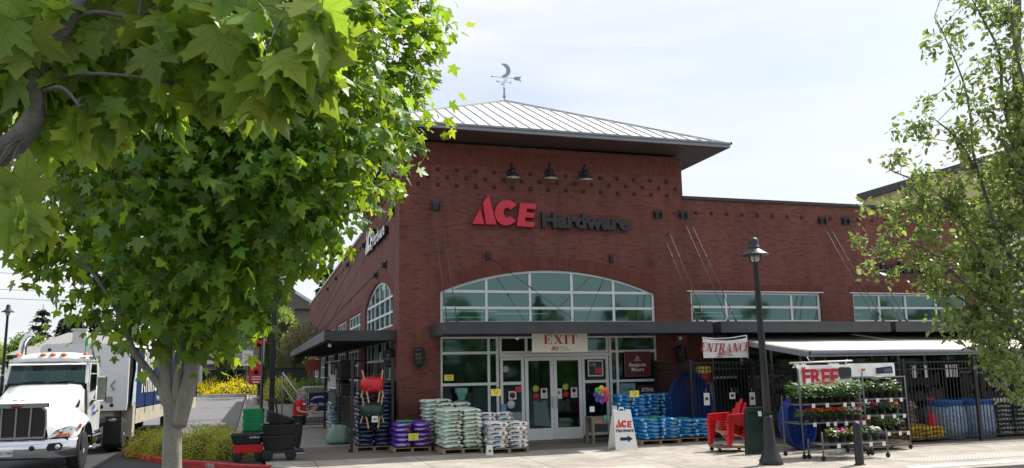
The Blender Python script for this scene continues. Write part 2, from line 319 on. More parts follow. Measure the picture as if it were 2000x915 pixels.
# ================================================================ hardware store
store=thing('hardware_store','red brick corner shop with square tower and low pyramid metal roof','shop building')
TW=9.15; TZ=8.75; WZ=7.38; DEP=46.; WX=21.
def arch_z(u,u0=1.19,u1=8.0,zs=4.32,zc=5.0):
    c=(u0+u1)/2; h=(u1-u0)/2; s=zc-zs; r=(h*h+s*s)/(2*s); return zc-r+math.sqrt(max(0,r*r-(u-c)**2))
def arch_curve(n=24,u0=1.19,u1=8.0,grow=0):
    return [(u0+(u1-u0)*i/n,arch_z(u0+(u1-u0)*i/n)+grow) for i in range(n+1)]
TH=.34
def tower_face(fn,dw):
    b=MB(); B=lambda a,c,z0,z1:b.prism([(a,z0),(c,z0),(c,z1),(a,z1)],fn,0,-TH)
    return b,B
# front wall of the tower
b,B=tower_face(FR,0)
B(TH+.003,1.19,0.75,TZ); B(8.0,TW,0.75,TZ); B(1.19,8.0,3.06,3.40)
ac=arch_curve(); b.prism([(1.19,TZ)]+ac+[(8.0,TZ)],FR,0,-TH)
b.build('tower_front_wall',m_brick,store)
b=MB(); b.box(-.03,1.19,-.04,.34,0,.75); b.box(8.02,9.2,-.04,.34,0,.75); b.box(-.03,.34,.341,DEP,0,.75); b.box(9.2,WX,-.03,.3,0,.5)
b.build('plinth',m_stone,store)
# side wall of the tower and long side wing
b,B=tower_face(SD,0)
B(0,1.19,0.75,TZ); B(8.0,TW,0.75,TZ); B(1.19,8.0,3.06,3.40)
b.prism([(1.19,TZ)]+ac+[(8.0,TZ)],SD,0,-TH)
B(1.19,8.0,.75,.95)
b.build('tower_side_wall',m_brick,store)
def wall_ops(fn,u0,u1,z0,z1,ops,th=TH):
    b=MB(); cur=u0
    for (a,c,zl,zh) in sorted(ops):
        if a>cur: b.prism([(cur,z0),(a,z0),(a,z1),(cur,z1)],fn,0,-th)
        if zl>z0: b.prism([(a,z0),(c,z0),(c,zl),(a,zl)],fn,0,-th)
        b.prism([(a,zh),(c,zh),(c,z1),(a,z1)],fn,0,-th); cur=c
    if cur<u1: b.prism([(cur,z0),(u1,z0),(u1,z1),(cur,z1)],fn,0,-th)
    return b
sops=[(9.6,14.4,3.43,4.4),(15.4,20.3,3.43,4.4),(22,27,3.43,4.4)]
b=wall_ops(SD,TW+.003,DEP,2.95,WZ,sops); 
for a in (9.15,14.6,21.0,27.2,33,39,45): b.prism([(a+.003,.75),(a+.8,.75),(a+.8,2.95),(a+.003,2.95)],SD,0,-TH)
b.build('side_wing_wall',m_brick,store)
wops=[(9.25,14.1,3.43,4.40),(15.39,20.2,3.43,4.40)]
b=wall_ops(FR,TW+.003,WX,2.9,WZ,wops)
for a in (9.15,14.2,20.2): b.prism([(a+.003,.5),(a+.75,.5),(a+.75,2.9),(a+.003,2.9)],FR,0,-TH)
b.build('garden_wing_wall',m_brick,store)
b=MB(); b.box(TW-.3,TW,TH,TW,0,TZ); b.box(TH,TW-.3,TW-.3,TW,WZ,TZ); b.build('tower_rear_wall',m_brick,store)
b=MB(); b.box(WX-.3,WX,TH,24,0,WZ); b.box(TH,WX,DEP-.3,DEP,0,WZ); b.build('rear_wall',m_brick,store)
b=MB(); b.box(TH,WX-.3,TW+.002,24,7.0,7.1); b.box(TW+.002,WX-.3,TH,TW,7.0,7.1); b.box(TH,12,24,DEP-.3,7.0,7.1); b.build('flat_roof',m_coping,store)
# arches of soldier bricks
def brick_arch(fn,name):
    b=MB(); n=88; c=4.595; pts=arch_curve(n)
    for i in range(n):
        u0,z0=pts[i]; u1,z1=pts[i+1]
        def nrm(u,z):
            r=(3.405**2+.68**2)/(2*.68); v=Vector((u-c,z-(5.0-r))); v.normalize(); return v
        a=nrm(u0,z0); d=nrm(u1,z1); h=.40+.0*random.random(); e=.004; du=(u1-u0)*.04
        b.prism([(u0+du,z0+.004),(u1-du,z1+.004),(u1+d.x*h-du,z1+d.y*h),(u0+a.x*h+du,z0+a.y*h)],fn,.0,.006+.003*random.random())
    return b.build(name,m_arch,store)
m_arch=mat('arch_brick',(.155,.042,.031),.85,var=.15,island=.17)
random.seed(4); brick_arch(FR,'brick_arch'); brick_arch(SD,'brick_arch')
def soldier(fn,u0,u1,z):
    b=MB(); n=int((u1-u0)/.077)
    for i in range(n):
        u=u0+(u1-u0)*i/n; b.prism([(u+.003,z),(u+.074,z),(u+.074,z+.22),(u+.003,z+.22)],fn,0,.005+.003*random.random())
    b.build('brick_lintel',m_arch,store)
for a in wops: soldier(FR,a[0]-.15,a[1]+.15,4.43)
for a in sops[:2]: soldier(SD,a[0]-.15,a[1]+.15,4.43)
# soldier course under the tower eave
for fn in (FR,SD):
    b=MB(); n=int(8.9/.08)
    for i in range(n):
        u=.1+8.9*i/n; b.prism([(u,8.1),(u+.072,8.1),(u+.072,8.1+.22),(u,8.1+.22)],fn,0,.005+.003*random.random())
        b.prism([(u,8.34),(u+.072,8.34),(u+.072,8.6),(u,8.6)],fn,0,.004+.003*random.random())
    b.build('brick_frieze',m_arch,store)
# studs
sb=MB(); sb.add([(-.058,0,-.058),(.058,0,-.058),(.058,0,.058),(-.058,0,.058),(-.035,-.045,-.035),(.035,-.045,-.035),(.035,-.045,.035),(-.035,-.045,.035)],[(0,1,5,4),(1,2,6,5),(2,3,7,6),(3,0,4,7),(4,5,6,7)])
sme=sb.mesh('wall_stud',mat('stud_iron',(.055,.02,.017),.8)); 
def stud(u,z,side):
    o=bpy.data.objects.new('wall_stud',sme); col.objects.link(o); o.parent=store
    if side: o.location=(0,u,z); o.rotation_euler=(0,0,-PI/2)
    else: o.location=(u,0,z)
for side in (0,1):
    for r,(z,o) in enumerate(((7.93,.55),(7.70,.27),(7.47,.55))):
        for i in range(15 if r!=1 else 16): stud(o+i*.575,z,side)
for i in range(20):
    u=9.6+i*.57
    if not any(abs(u-x)<.25 for x in (9.1,14.4,15.3,20.6)): stud(u,6.95,0)
for i in range(10): stud(9.8+i*1.2,6.95,1)
# copings
b=MB(); b.box(TW,WX+.05,-.06,.4,WZ,WZ+.1); b.build('parapet_coping',m_coping,store)
b=MB(); b.box(-.07,.42,TW+.02,DEP,WZ,WZ+.1); b.build('parapet_coping',mat('coping_light',(.5,.5,.5),.5),store)
# pyramid roof
E0=-1.1; E1=TW+1.1; EZ=8.98; AP=(TW/2,TW/2,11.78)
b=MB()
cs=[(E0,E0),(E1,E0),(E1,E1),(E0,E1)]
for i in range(4):
    p=cs[i]; q=cs[(i+1)%4]; b.add([(p[0],p[1],EZ),(q[0],q[1],EZ),AP],[(0,1,2)])
roof=b.build('roof',m_roof,store)
b=MB()
for i in range(4):
    p=Vector((*cs[i],EZ)); q=Vector((*cs[(i+1)%4],EZ)); n=28; A=Vector(AP); mid=(p+q)/2; inn=(A-mid)
    for k in range(1,n):
        t=k/n; s=p.lerp(q,t); f=1-abs(2*t-1); e=s+inn*f
        b.bar(s+Vector((0,0,.015)),e+Vector((0,0,.015)),.024,.04)
    b.bar(p+Vector((0,0,.015)),A+Vector((0,0,.02)),.09,.06)
b.build('standing_seam',mat('seam_metal',(.42,.43,.45),.5,.05),roof)
b=MB(); t=.05
for i in range(4):
    p=cs[i];q=cs[(i+1)%4]
b.box(E0-.04,E1+.04,E0-.04,E0,EZ-.12,EZ+.02); b.box(E0-.04,E1+.04,E1,E1+.04,EZ-.12,EZ+.02); b.box(E0-.04,E0,E0+.002,E1-.002,EZ-.12,EZ+.02); b.box(E1,E1+.04,E0+.002,E1-.002,EZ-.12,EZ+.02)
b.box(E0-.09,E1+.09,E0-.09,E0-.042,EZ-.02,EZ+.035); b.box(E1+.042,E1+.09,E0-.09,E1+.09,EZ-.02,EZ+.05); b.box(E0-.09,E0-.042,E0-.088,E1+.09,EZ-.02,EZ+.05)
b.build('gutter_fascia',m_fascia,roof)
b=MB(); b.box(E0+.002,E1-.002,E0+.002,E1-.002,EZ-.14,EZ-.11); b.build('eave_soffit',m_soffit,roof)
# windows
def window(fn,u0,u1,z0,z1,vs,hs,arch=False,w=.075,rec=.1,parent=store,gm=m_glass,name='window',skip=()):
    b=MB(); P=lambda a,c,e,f,o=0:b.prism([(a,e),(c,e),(c,f),(a,f)],fn,-rec+.03+o,-rec-.04+o)
    P(u0,u0+w,z0,z1); P(u1-w,u1,z0,z1); P(u0+w,u1-w,z0,z0+w)
    for v in vs: P(v-w/2,v+w/2,z0+w,(arch_z(v)-w*.7 if arch else z1-w))
    for h in hs: P(u0+w,u1-w,h-w/2,h+w/2,.003)
    if arch:
        pts=arch_curve(28); n=len(pts)
        for i in range(n-1):
            a,c=pts[i],pts[i+1]; b.prism([(a[0],a[1]-w*1.0),(c[0],c[1]-w*1.0),(c[0],c[1]),(a[0],a[1])],fn,-rec+.034,-rec-.04)
    else: P(u0+w,u1-w,z1-w,z1)
    fr=b.build(name,m_alu,parent)
    g=MB(); rr=random.Random(int(u0*100)+int(z0*10)); us=[u0+.02]+list(vs)+[u1-.02]; zs=[z0+.02]+[h for h in hs if h<(4.2 if arch else 99)]+[None if arch else z1-.02]
    for i in range(len(us)-1):
        for j in range(len(zs)-1):
            a_,c_=us[i],us[i+1]; e_=zs[j]; f_=zs[j+1]; uc=(a_+c_)/2; ta=rr.uniform(-.006,.006); tb=rr.uniform(-.006,.006)
            if f_ is None: poly=[(a_,e_),(c_,e_)]+[(c_+(a_-c_)*k/6,arch_z(min(max(c_+(a_-c_)*k/6,u0),u1))-.03) for k in range(7)]
            else: poly=[(a_,e_),(c_,e_),(c_,f_),(a_,f_)]
            g.prism(poly,lambda u,v,d,uc=uc,e_=e_,ta=ta,tb=tb:fn(u,v,d+ta*(u-uc)+tb*(v-e_-.3)),-rec-.008,-rec-.014)
    go=g.build('pane',gm,fr); return fr
av=[2.58,3.93,5.26,6.63]
window(FR,1.19,8.0,3.40,4.32,av,[3.86,4.34],True,name='arched_window')
window(SD,1.19,8.0,3.40,4.32,[2.3,3.4,4.6,5.8,6.9],[3.86,4.34],True,name='arched_window')
window(FR,9.25,14.1,3.43,4.40,[10.55,13.0],[3.92])
window(FR,15.39,20.2,3.43,4.40,[16.5,17.6,18.9],[3.92])
for a in sops: window(SD,a[0],a[1],a[2],a[3],[a[0]+1.2,a[0]+2.4,a[0]+3.6],[3.92])
for a in wops+[(1.0,8.2,0,0)][:0]:
    b=MB(); b.box(a[0]-.12,a[1]+.12,-.03,.1,3.38,3.43); b.build('window_sill',m_steel,store)
    b=MB(); b.box(a[0]-.12,a[1]+.12,-.025,.01,4.40,4.43); b.build('window_head',m_alu,store)
# storefront
window(FR,1.19,2.93,.72,3.04,[2.63],[1.67,2.56],gm=m_glass2,name='shop_window')
b=MB(); b.box(1.19,2.93,.06,.3,.0,.72); b.build('shop_window_base',mat('base_panel',(.10,.10,.10),.6),store)
window(FR,6.42,8.02,.72,3.04,[6.68],[1.67,2.56],gm=m_glass2,name='shop_window')
b=MB(); b.box(6.42,8.02,.06,.3,.0,.72); b.build('shop_window_base',mat('base_panel2',(.10,.10,.10),.6),store)
window(FR,2.95,6.40,2.52,3.04,[3.78,5.5],[],gm=m_glass2,name='transom_window')
window(FR,2.97,3.70,.10,2.42,[],[1.67],gm=m_glass2,name='side_light',w=.085)
b=MB(); b.box(3.06,3.61,.07,.15,.19,.85); b.build('kick_panel',m_grey,store)
window(FR,5.52,6.38,.10,2.42,[],[1.67],gm=m_glass2,name='side_light',w=.085)
b=MB(); b.box(5.61,6.29,.07,.15,.19,.6); b.build('kick_panel',m_grey,store)
b=MB(); b.box(2.95,6.40,.03,.2,2.43,2.515); b.build('door_header',m_alu,store); b=MB(); b.box(2.95,6.4,.02,.2,0.006,.02); b.build('door_threshold',m_grey,store)
def leaf(u0,u1):
    d=MB(); P=lambda a,c,e,f:d.prism([(a,e),(c,e),(c,f),(a,f)],FR,-.05,-.1)
    P(u0,u0+.1,.03,2.42); P(u1-.1,u1,.03,2.42); P(u0+.1,u1-.1,2.31,2.42); P(u0+.1,u1-.1,.03,.36)
    o=d.build('glass_door',m_alu,store); g=MB(); g.prism([(u0+.08,.34),(u1-.08,.34),(u1-.08,2.33),(u0+.08,2.33)],FR,-.07,-.078); g.build('pane',m_glass2,o); return o
d1=leaf(3.72,4.60); d2=leaf(4.61,5.50)
b=MB(); b.tube([(4.53,.03,.95),(4.53,-.03,.97),(4.53,-.03,1.25),(4.53,.03,1.27)],.012); b.build('push_handle',m_grey,d1)
b=MB(); b.tube([(4.68,.03,.95),(4.68,-.03,.97),(4.68,-.03,1.25),(4.68,.03,1.27)],.012); b.build('push_handle',m_grey,d2)
# side storefront under the side canopy
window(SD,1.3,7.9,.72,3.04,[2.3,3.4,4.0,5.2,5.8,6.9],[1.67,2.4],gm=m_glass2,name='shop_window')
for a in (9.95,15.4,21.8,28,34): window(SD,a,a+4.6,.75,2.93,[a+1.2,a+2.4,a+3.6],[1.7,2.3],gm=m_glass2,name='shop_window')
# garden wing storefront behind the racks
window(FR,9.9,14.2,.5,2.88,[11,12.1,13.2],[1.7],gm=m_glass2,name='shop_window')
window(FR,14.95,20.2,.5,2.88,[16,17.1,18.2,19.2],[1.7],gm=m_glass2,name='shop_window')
# interior: dark room, seen faintly through the panes
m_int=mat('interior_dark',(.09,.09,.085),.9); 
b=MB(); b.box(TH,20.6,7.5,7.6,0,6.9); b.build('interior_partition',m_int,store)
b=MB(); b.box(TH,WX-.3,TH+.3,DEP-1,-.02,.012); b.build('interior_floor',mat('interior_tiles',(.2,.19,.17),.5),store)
b=MB()
for x,y in ((2.6,2.2),(4.7,3.4),(6.6,1.8),(3.2,5.4),(11,2.6),(13,4.4),(17.5,3.3)):
    b.box(x-.9,x+.9,y-.03,y+.03,3.9,3.93)
b.build('ceiling_tube_light',emit_mat('fluorescent',(1,.98,.92),2.),store)
# canopies with their tie rods
def canopy(fn,u0,u1,dep,z0,z1,rods,side=False,beams=True):
    b=MB(); P=lambda a,c,d0,d1,e,f:b.prism([(a,e),(c,e),(c,f),(a,f)],fn,d0,d1)
    P(u0,u1,dep,dep-.05,z0,z1); P(u0,u1,dep-.05,dep-.16,z1-.03,z1); P(u0,u1,dep-.05,dep-.16,z0,z0+.03)
    P(u0,u0+.05,.005,dep-.052,z0,z1); P(u1-.05,u1,.005,dep-.052,z0,z1); P(u0+.05,u1-.05,.005,.06,z0,z1)
    o=b.build('entrance_canopy',m_steel,store)
    b=MB(); P=lambda a,c,d0,d1,e,f:b.prism([(a,e),(c,e),(c,f),(a,f)],fn,d0,d1)
    P(u0+.052,u1-.052,.065,dep-.165,z0+.12,z0+.16); b.build('canopy_deck',m_steel,o)
    n=max(2,int((u1-u0)/1.4))
    for i in range(1,n):
        b=MB(); u=u0+(u1-u0)*i/n; b.prism([(u-.04,z0+.01),(u+.04,z0+.01),(u+.04,z0+.118),(u-.04,z0+.118)],fn,.065,dep-.165); b.build('canopy_beam',m_steel,o)
    for (u,zt,ub,pair) in rods:
        b=MB(); b.prism([(u-.15,zt-.13),(u+.15,zt-.13),(u+.15,zt+.13),(u-.15,zt+.13)],fn,0,.05)
        for s in (-.1,.1): b.prism([(u+s-.015,zt-.1),(u+s+.015,zt-.1),(u+s+.015,zt+.06),(u+s-.015,zt+.06)],fn,.05,.13)
        b.build('wall_bracket',m_black,o)
        for s in ((-.11,.11) if pair else (0,)):
            b=MB(); p=Vector(fn(u+s,zt-.03,.10)); q=Vector(fn(ub+s*1.2,z1+.02,dep-.08)); b.tube([p,q],.0115,6); 
            e=p.lerp(q,.42); d=(q-p).normalized(); b.tube([e-d*.09,e+d*.09],.016,6); e=p.lerp(q,.92); b.tube([e-d*.08,e+d*.08],.017,6)
            b.box(q.x-.03,q.x+.03,q.y-.03,q.y+.03,z1,z1+.06)
            b.build('tie_rod',m_cable,o)
    return o
canopy(FR,.88,8.72,2.12,3.02,3.34,[(1.07,6.83,1.07,1),(8.22,6.85,8.42,1)])
canopy(FR,9.0,14.95,2.12,3.02,3.34,[(9.12,6.87,9.42,1),(14.38,6.87,14.62,1)])
canopy(FR,15.15,20.9,2.12,3.02,3.34,[(15.32,6.89,15.52,1),(20.5,6.9,20.6,1)])
b=MB()
for (u,ub) in ((2.62,4.55),(6.56,4.85)):
    b.box(u-.06,u+.06,-.1,0,5.28,5.5)
    b.tube([(u,-.1,5.36),(ub,-2.0,3.36)],.008,6); p=Vector((u,-.1,5.36)).lerp(Vector((ub,-2.0,3.36)),.5); d=(Vector((ub,-2,3.36))-Vector((u,-.1,5.36))).normalized(); b.tube([p-d*.08,p+d*.08],.018,6)
b.build('banner_cable',m_black,store)
canopy(SD,.42,28.,2.03,2.95,3.24,[(.9+0.2,6.83,1.0,0),(4.6,5.3,5.6,0),(8.2,6.85,8.4,1),(2.6,5.4,8.,0),(14.4,6.87,14.7,1),(20.6,6.9,20.4,1),(26.5,6.9,26.6,1)])
# spotlights under the canopies
for (x,y,z) in ((8.3,-.9,2.93),(-1.85,.75,2.85),(3.1,-1.2,2.95)):
    s=thing('canopy_spotlight','small white spotlight under the '+{8.3:'right end of the entrance canopy',-1.85:'corner of the side canopy',3.1:'entrance canopy beside the EXIT banner'}[x],'spotlight',(x,y,z),group='canopy spotlights')
    b=MB(); b.tube([(0,0,.09),(0,0,.02)],.012,6); b.build('bracket',m_black,s)
    b=MB(); b.tube([(0,.03,.02),(0,-.06,-.03)],[.03,.05],10); b.build('lamp_head',m_white,s)
# ================================================================ signs
def ace_polys():
    f=lambda l:[((x-160)/114,(684-y)/114) for x,y in l]
    A1=f([(160,680),(206,680),(190,624)]); A2=f([(201,600),(224,569),(252,680),(212,680)])
    out=[];inn=[]
    for i in range(19):
        t=math.radians(38+(322-38)*i/18); out.append((292+46*math.cos(t)-math.sin(t)*-4,634-48*math.sin(t)))
        inn.append((294+15*math.cos(t),634-19*math.sin(t)))
    C=[f([out[i],out[i+1],inn[i+1],inn[i]]) for i in range(18)]
    Ep=f([(345,595),(408,597),(405,617),(370,615),(368,630),(401,632),(398,650),(365,648),(362,665),(400,667),(396,685),(331,683)])
    return [A1,A2],C,[Ep]
def ace_logo(name,par,fn,s,d0,d1,m,split=False,face=None,fthk=.004):
    """three bold letters; fn(u,v,d)"""
    gs=ace_polys(); res=[]
    allb=MB()
    for grp in gs:
        b=MB() if split else allb
        for i,pl in enumerate(grp):
            q=[(u*s,v*s) for u,v in pl]; b.prism(q,fn,d0,d1)
            if face is not None: b.prism(q,fn,d1+.002,d1+fthk,1)
        if split: res.append(b.build(name,[m]+([face] if face else []),par))
    if not split: res.append(allb.build(name,[m]+([face] if face else []),par))
    return res
S1=thing('shop_sign','red and black raised shop name letters on the front brick wall above the arched window','shop sign',(2.12,0,6.28))
ace_logo('red_letter',S1,lambda u,v,d:(u,-d,v),.915,.02,.16,m_red,True)
txt('Hardware',.62,m_blk,'black_lettering',S1,ext=.06,bold=.03,M=face_front(3.6,-.09,.21),sx=1.14)
S2=thing('shop_sign','white faced shop name letters on the side wall round the corner','shop sign',(0,7.15,6.28))
m_signw=mat('sign_white_face',(.82,.82,.82),.4,var=.03)
ace_logo('white_letter',S2,lambda u,v,d:(-d,-u,v),.915,.02,.12,m_blk,True,m_signw)
txt('Hardware',.62,m_blk,'lettering_side',S2,ext=.05,bold=.016,M=Matrix.Translation((-.08,-3.6,.21))@Matrix.Rotation(-PI/2,4,'Z')@Matrix.Rotation(PI/2,4,'X'),sx=1.14)
txt('Hardware',.62,m_signw,'white_lettering',S2,ext=.004,bold=.012,M=Matrix.Translation((-.14,-3.6,.21))@Matrix.Rotation(-PI/2,4,'Z')@Matrix.Rotation(PI/2,4,'X'),sx=1.14)
S3=thing('shop_sign','small black raised letters on the lower brick wing above its second window','shop sign',(18.0,0,5.3))
txt('Garden Center',.52,m_blk,'black_lettering',S3,ext=.05,bold=.016,M=face_front(0,-.08,0),sx=1.02)
# gooseneck lamps
def gooseneck():
    t=thing('gooseneck_lamp','','wall lamp')
    b=MB(); b.lathe([(.09,0),(.09,.03),(.04,.05)],14,(0,0,.12),0,Matrix.Rotation(PI/2,4,'X')); b.tube([(0,-.02,.12),(0,-.18,.22),(0,-.32,.38),(0,-.42,.36),(0,-.44,.2),(0,-.44,.12)],.022,8); b.build('arm',m_black,t)
    b=MB(); b.lathe([(.03,.16),(.09,.15),(.1,.02),(.12,-.02),(.28,-.17),(.285,-.185),(.27,-.185),(.1,-.04)],20,(0,-.44,.0)); b.build('lamp_shade',m_black,t)
    b=MB(); b.lathe([(.0001,-.21),(.05,-.19),(.065,-.13),(.05,-.05)],12,(0,-.44,0)); b.build('bulb',mat('bulb_glass',(.7,.7,.66),.2),t)
    b=MB(); b.lathe([(.275,-.184),(.1,-.045)],20,(0,-.44,.001)); b.build('shade_lining',m_white,t)
    return t
gl=gooseneck(); gl.location=(3.32,0,7.86)
tag(gl,'black gooseneck wall lamp over the first red letters, leftmost of three',None,'gooseneck lamps above the shop sign')
gl.scale=(.85,.85,.85)
dup(gl,(4.52,0,7.90),label='black gooseneck wall lamp above the gap between the red and black letters, middle of three')
dup(gl,(5.66,0,7.92),label='black gooseneck wall lamp above the black letters, rightmost of three')
dup(gl,(0,4.6,7.9),-PI/2,label='black gooseneck wall lamp on the side wall of the tower, above the white letters')
# wall lanterns
def lantern():
    t=thing('wall_lantern','','wall lamp')
    b=MB(); b.lathe([(.001,.30),(.05,.27),(.17,.19),(.17,.16)],12,(0,-.16,0)); b.lathe([(.15,-.2),(.10,-.24),(.04,-.27),(.001,-.28)],12,(0,-.16,0))
    for k in range(6):
        a=k*PI/3; b.bar((.15*math.cos(a),-.16+.15*math.sin(a),.17),(.15*math.cos(a),-.16+.15*math.sin(a),-.2),.022,.022)
    for z in (.04,-.08):
        b.lathe([(.155,z-.012),(.165,z-.012),(.165,z+.012),(.155,z+.012)],12,(0,-.16,0))
    b.box(-.06,.06,-.03,0,-.1,.12); b.build('cage',m_black,t)
    b=MB(); b.lathe([(.11,-.19),(.12,.15)],12,(0,-.16,0)); b.build('frosted_glass',mat('smoked_glass',(.10,.10,.10),.2),t)
    return t
ln=lantern(); ln.location=(.55,0,2.46); tag(ln,'dark caged wall lantern on the brick pillar left of the entrance windows',None,'caged wall lanterns')
dup(ln,(8.75,0,2.46),label='dark caged wall lantern on the brick pillar between EXIT window and garden fence')
dup(ln,(0,.75,2.46),-PI/2,label='dark caged wall lantern round the corner under the side canopy')
# brackets/speaker box on the front wall corner
# weathervane
wv=thing('weathervane','zinc weathervane with crescent moon and arrow on the tower roof peak','weathervane',(AP[0],AP[1],AP[2]-.02))
m_zinc=mat('zinc',(.30,.34,.40),.45,.5,var=.2,vs=8)
b=MB(); b.lathe([(.05,0),(.04,.25),(.10,.34),(.12,.42),(.09,.50),(.055,.95),(.10,1.05),(.05,1.12),(.02,1.2),(.02,1.95)],12); b.build('mast',m_zinc,wv)
b=MB(); b.bar((-.42,0,1.5),(.42,0,1.5),.025,.025); b.bar((0,-.42,1.5),(0,.42,1.5),.025,.025); b.build('compass_arms',m_zinc,wv)
for c_,x,y in (('W',-.5,0),('E',.5,0),('N',0,.5),('S',0,-.5)): txt(c_,.24,m_zinc,'compass_letter',wv,ext=.01,bold=.006,M=face_front(x,y,1.5))
b=MB(); b.bar((-.95,0,1.86),(1.0,0,1.86),.03,.03); b.add([(-1.05,0,1.86),(-.88,-.02,1.93),(-.88,-.02,1.79),(-.88,.02,1.93),(-.88,.02,1.79)],[(0,1,2),(0,4,3),(1,3,4,2),(0,3,1),(0,2,4)])
q=[(.72,1.86),(.86,2.0),(1.15,2.0),(1.35,2.1),(1.22,1.86),(1.35,1.62),(1.15,1.72),(.86,1.72)]; b.prism(q,lambda u,v,d:(u,d,v),-.02,.02); b.build('arrow',m_zinc,wv)
o_=[];i_=[]
for k in range(21):
    t=math.radians(-118+ (236)*k/20); o_.append((.02+.48*math.cos(t),2.42+.52*math.sin(t)))
x0_,z0_=o_[0]; x1_,z1_=o_[-1]
for k in range(21):
    f=k/20; z=z1_+(z0_-z1_)*f; x=x0_+.42*math.sin(PI*f)**.75*1.0
    if k in (10,11): x-=.05
    if k==12: x-=.02
    i_.append((x,z))
b=MB(); wv.scale=(.5,.5,.5)
b.prism(o_+i_[1:-1],lambda u,v,d:(u,d,v),-.035,.035); b.build('moon',m_zinc,wv)
# ---------------------------------------------------------------- banners
def glyph(c):
    S=[];
    def R(x0,x1,y0,y1): S.append([(x0,y0),(x1,y0),(x1,y1),(x0,y1)])
    def st(x,w=.2): R(x,x+w,.0,1); R(x-.07,x+w+.07,0,.055); R(x-.07,x+w+.07,.945,1)
    if c=='E': st(.07); R(.2,.70,.0,.06); R(.2,.70,.94,1); R(.2,.5,.47,.53); R(.64,.70,.0,.24); R(.64,.70,.76,1); R(.46,.52,.38,.62); w=.74
    elif c=='X': S.append([(.06,1),(.30,1),(.80,0),(.56,0)]); S.append([(.70,1),(.78,1),(.20,0),(.12,0)]); R(0,.36,.945,1);R(.56,.86,.945,1);R(0,.32,0,.055);R(.48,.86,0,.055); w=.86
    elif c=='I': st(.07); w=.34
    elif c=='T': st(.27); R(0,.74,.94,1); R(0,.06,.74,1); R(.68,.74,.74,1); w=.74
    elif c=='N': st(.07,.07); st(.68,.07); S.append([(.05,1),(.28,1),(.75,0),(.55,0)]); w=.86
    elif c=='R': st(.07); R(.25,.5,.94,1);R(.25,.5,.47,.53); R(.5,.7,.55,.92); S.append([(.5,.94),(.5,1),(.66,.96),(.7,.9)]);S.append([(.5,.53),(.5,.47),(.66,.5),(.7,.57)]); S.append([(.34,.5),(.56,.5),(.84,0),(.6,0)]); R(.55,.9,0,.05); w=.88
    elif c=='A': S.append([(.38,1),(.46,1),(.84,0),(.60,0)]); S.append([(.38,1),(.44,1),(.16,0),(.10,0)]); R(.2,.65,.30,.36); R(.02,.3,0,.055);R(.5,.92,0,.055); w=.92
    elif c=='C':
        for i in range(14):
            a=math.radians(45+270*i/14);d=math.radians(45+270*(i+1)/14)
            th=lambda t:.05+.17*max(0,-math.cos(t))
            o=lambda t,k:(.40+(.38-k)*math.cos(t),.5+(.5-k*.5)*math.sin(t))
            S.append([o(a,0),o(d,0),o(d,th(d)),o(a,th(a))])
        R(.62,.68,.70,1); w=.76
    return S,w
def serif(s,h,fn,b,shear=0,gap=.1,mi=0,sx=1,arch=0):
    x=0;tot=sum(glyph(c)[1]+gap for c in s)-gap; k=0
    for c in s:
        S,w=glyph(c)
        for pl in S:
            off=(k%7)*.0004; k+=1
            q=[((x+u-tot/2+shear*v)*h*sx,v*h) for u,v in pl]
            b.prism(q,lambda u,v,d,o=off:fn(u,v+arch*(1-(2*u/(tot*h*sx))**2),d+o),.001,.003,mi)
        x+=w+gap
def banner_cloth(w,h,sag,seed,nx=24,nz=10,amp=.02):
    b=MB(); vs=[];fs=[]
    for i in range(nx+1):
        for j in range(nz+1):
            u=i/nx;v=j/nz; x=(u-.5)*w; z=-sag*4*u*(1-u)*v*1.0+(v-1)*h
            y=amp*math.sin(u*9+seed)*(.4+v)+amp*.7*math.sin(u*23+v*3+seed)
            vs.append((x,y,z))
    for i in range(nx):
        for j in range(nz): fs.append((i*(nz+1)+j,(i+1)*(nz+1)+j,(i+1)*(nz+1)+j+1,i*(nz+1)+j+1))
    b.add(vs,fs,0,True); return b
m_ban=mat('banner_vinyl',(.72,.68,.60),.55,var=.06,vs=2.5,trans=(.12,.11,.09))
m_banw=mat('banner_white',(.78,.77,.76),.5,var=.05,vs=2,trans=(.30,.30,.29))
m_bred=mat('banner_red_print',(.40,.03,.04),.5,var=.35,vs=6)
m_bgrey=mat('banner_grey_print',(.25,.23,.24),.5)
# EXIT
ex=thing('exit_banner','cream vinyl banner reading EXIT hanging from the canopy over the glass doors','banner',(4.33,-1.32,3.0))
b=MB(); b.box(-.83,.83,-.006,.006,-.47,.06); b.build('cloth',m_ban,ex)
b=MB(); serif('EXIT',.255,lambda u,v,d:(u+.02,-.008-d,v-.245),b,sx=1.32); b.build('red_lettering',m_bred,ex)
ace_logo('small_red_letters',ex,lambda u,v,d:(u-.27,-.008-d,v-.40),.105,.001,.003,m_bred)
b=MB(); b.box(-.27,-.06,-.0115,-.0085,-.43,-.415); b.build('print_line',m_blk,ex)
txt('Program',.075,m_bgrey,'script_lettering',ex,ext=.001,M=face_front(.10,-.010,-.34),shear=.4); txt('& College',.075,m_bgrey,'script_lettering',ex,ext=.001,M=face_front(.14,-.010,-.40),shear=.4)
b=MB(); b.tube([(-.8,0,.06),(-.8,.03,.12)],.006); b.tube([(.8,0,.06),(.8,.03,.12)],.006); b.tube([(-.85,.0,.05),(.85,.0,.05)],.012); b.build('hanging_rod',m_grey,ex)
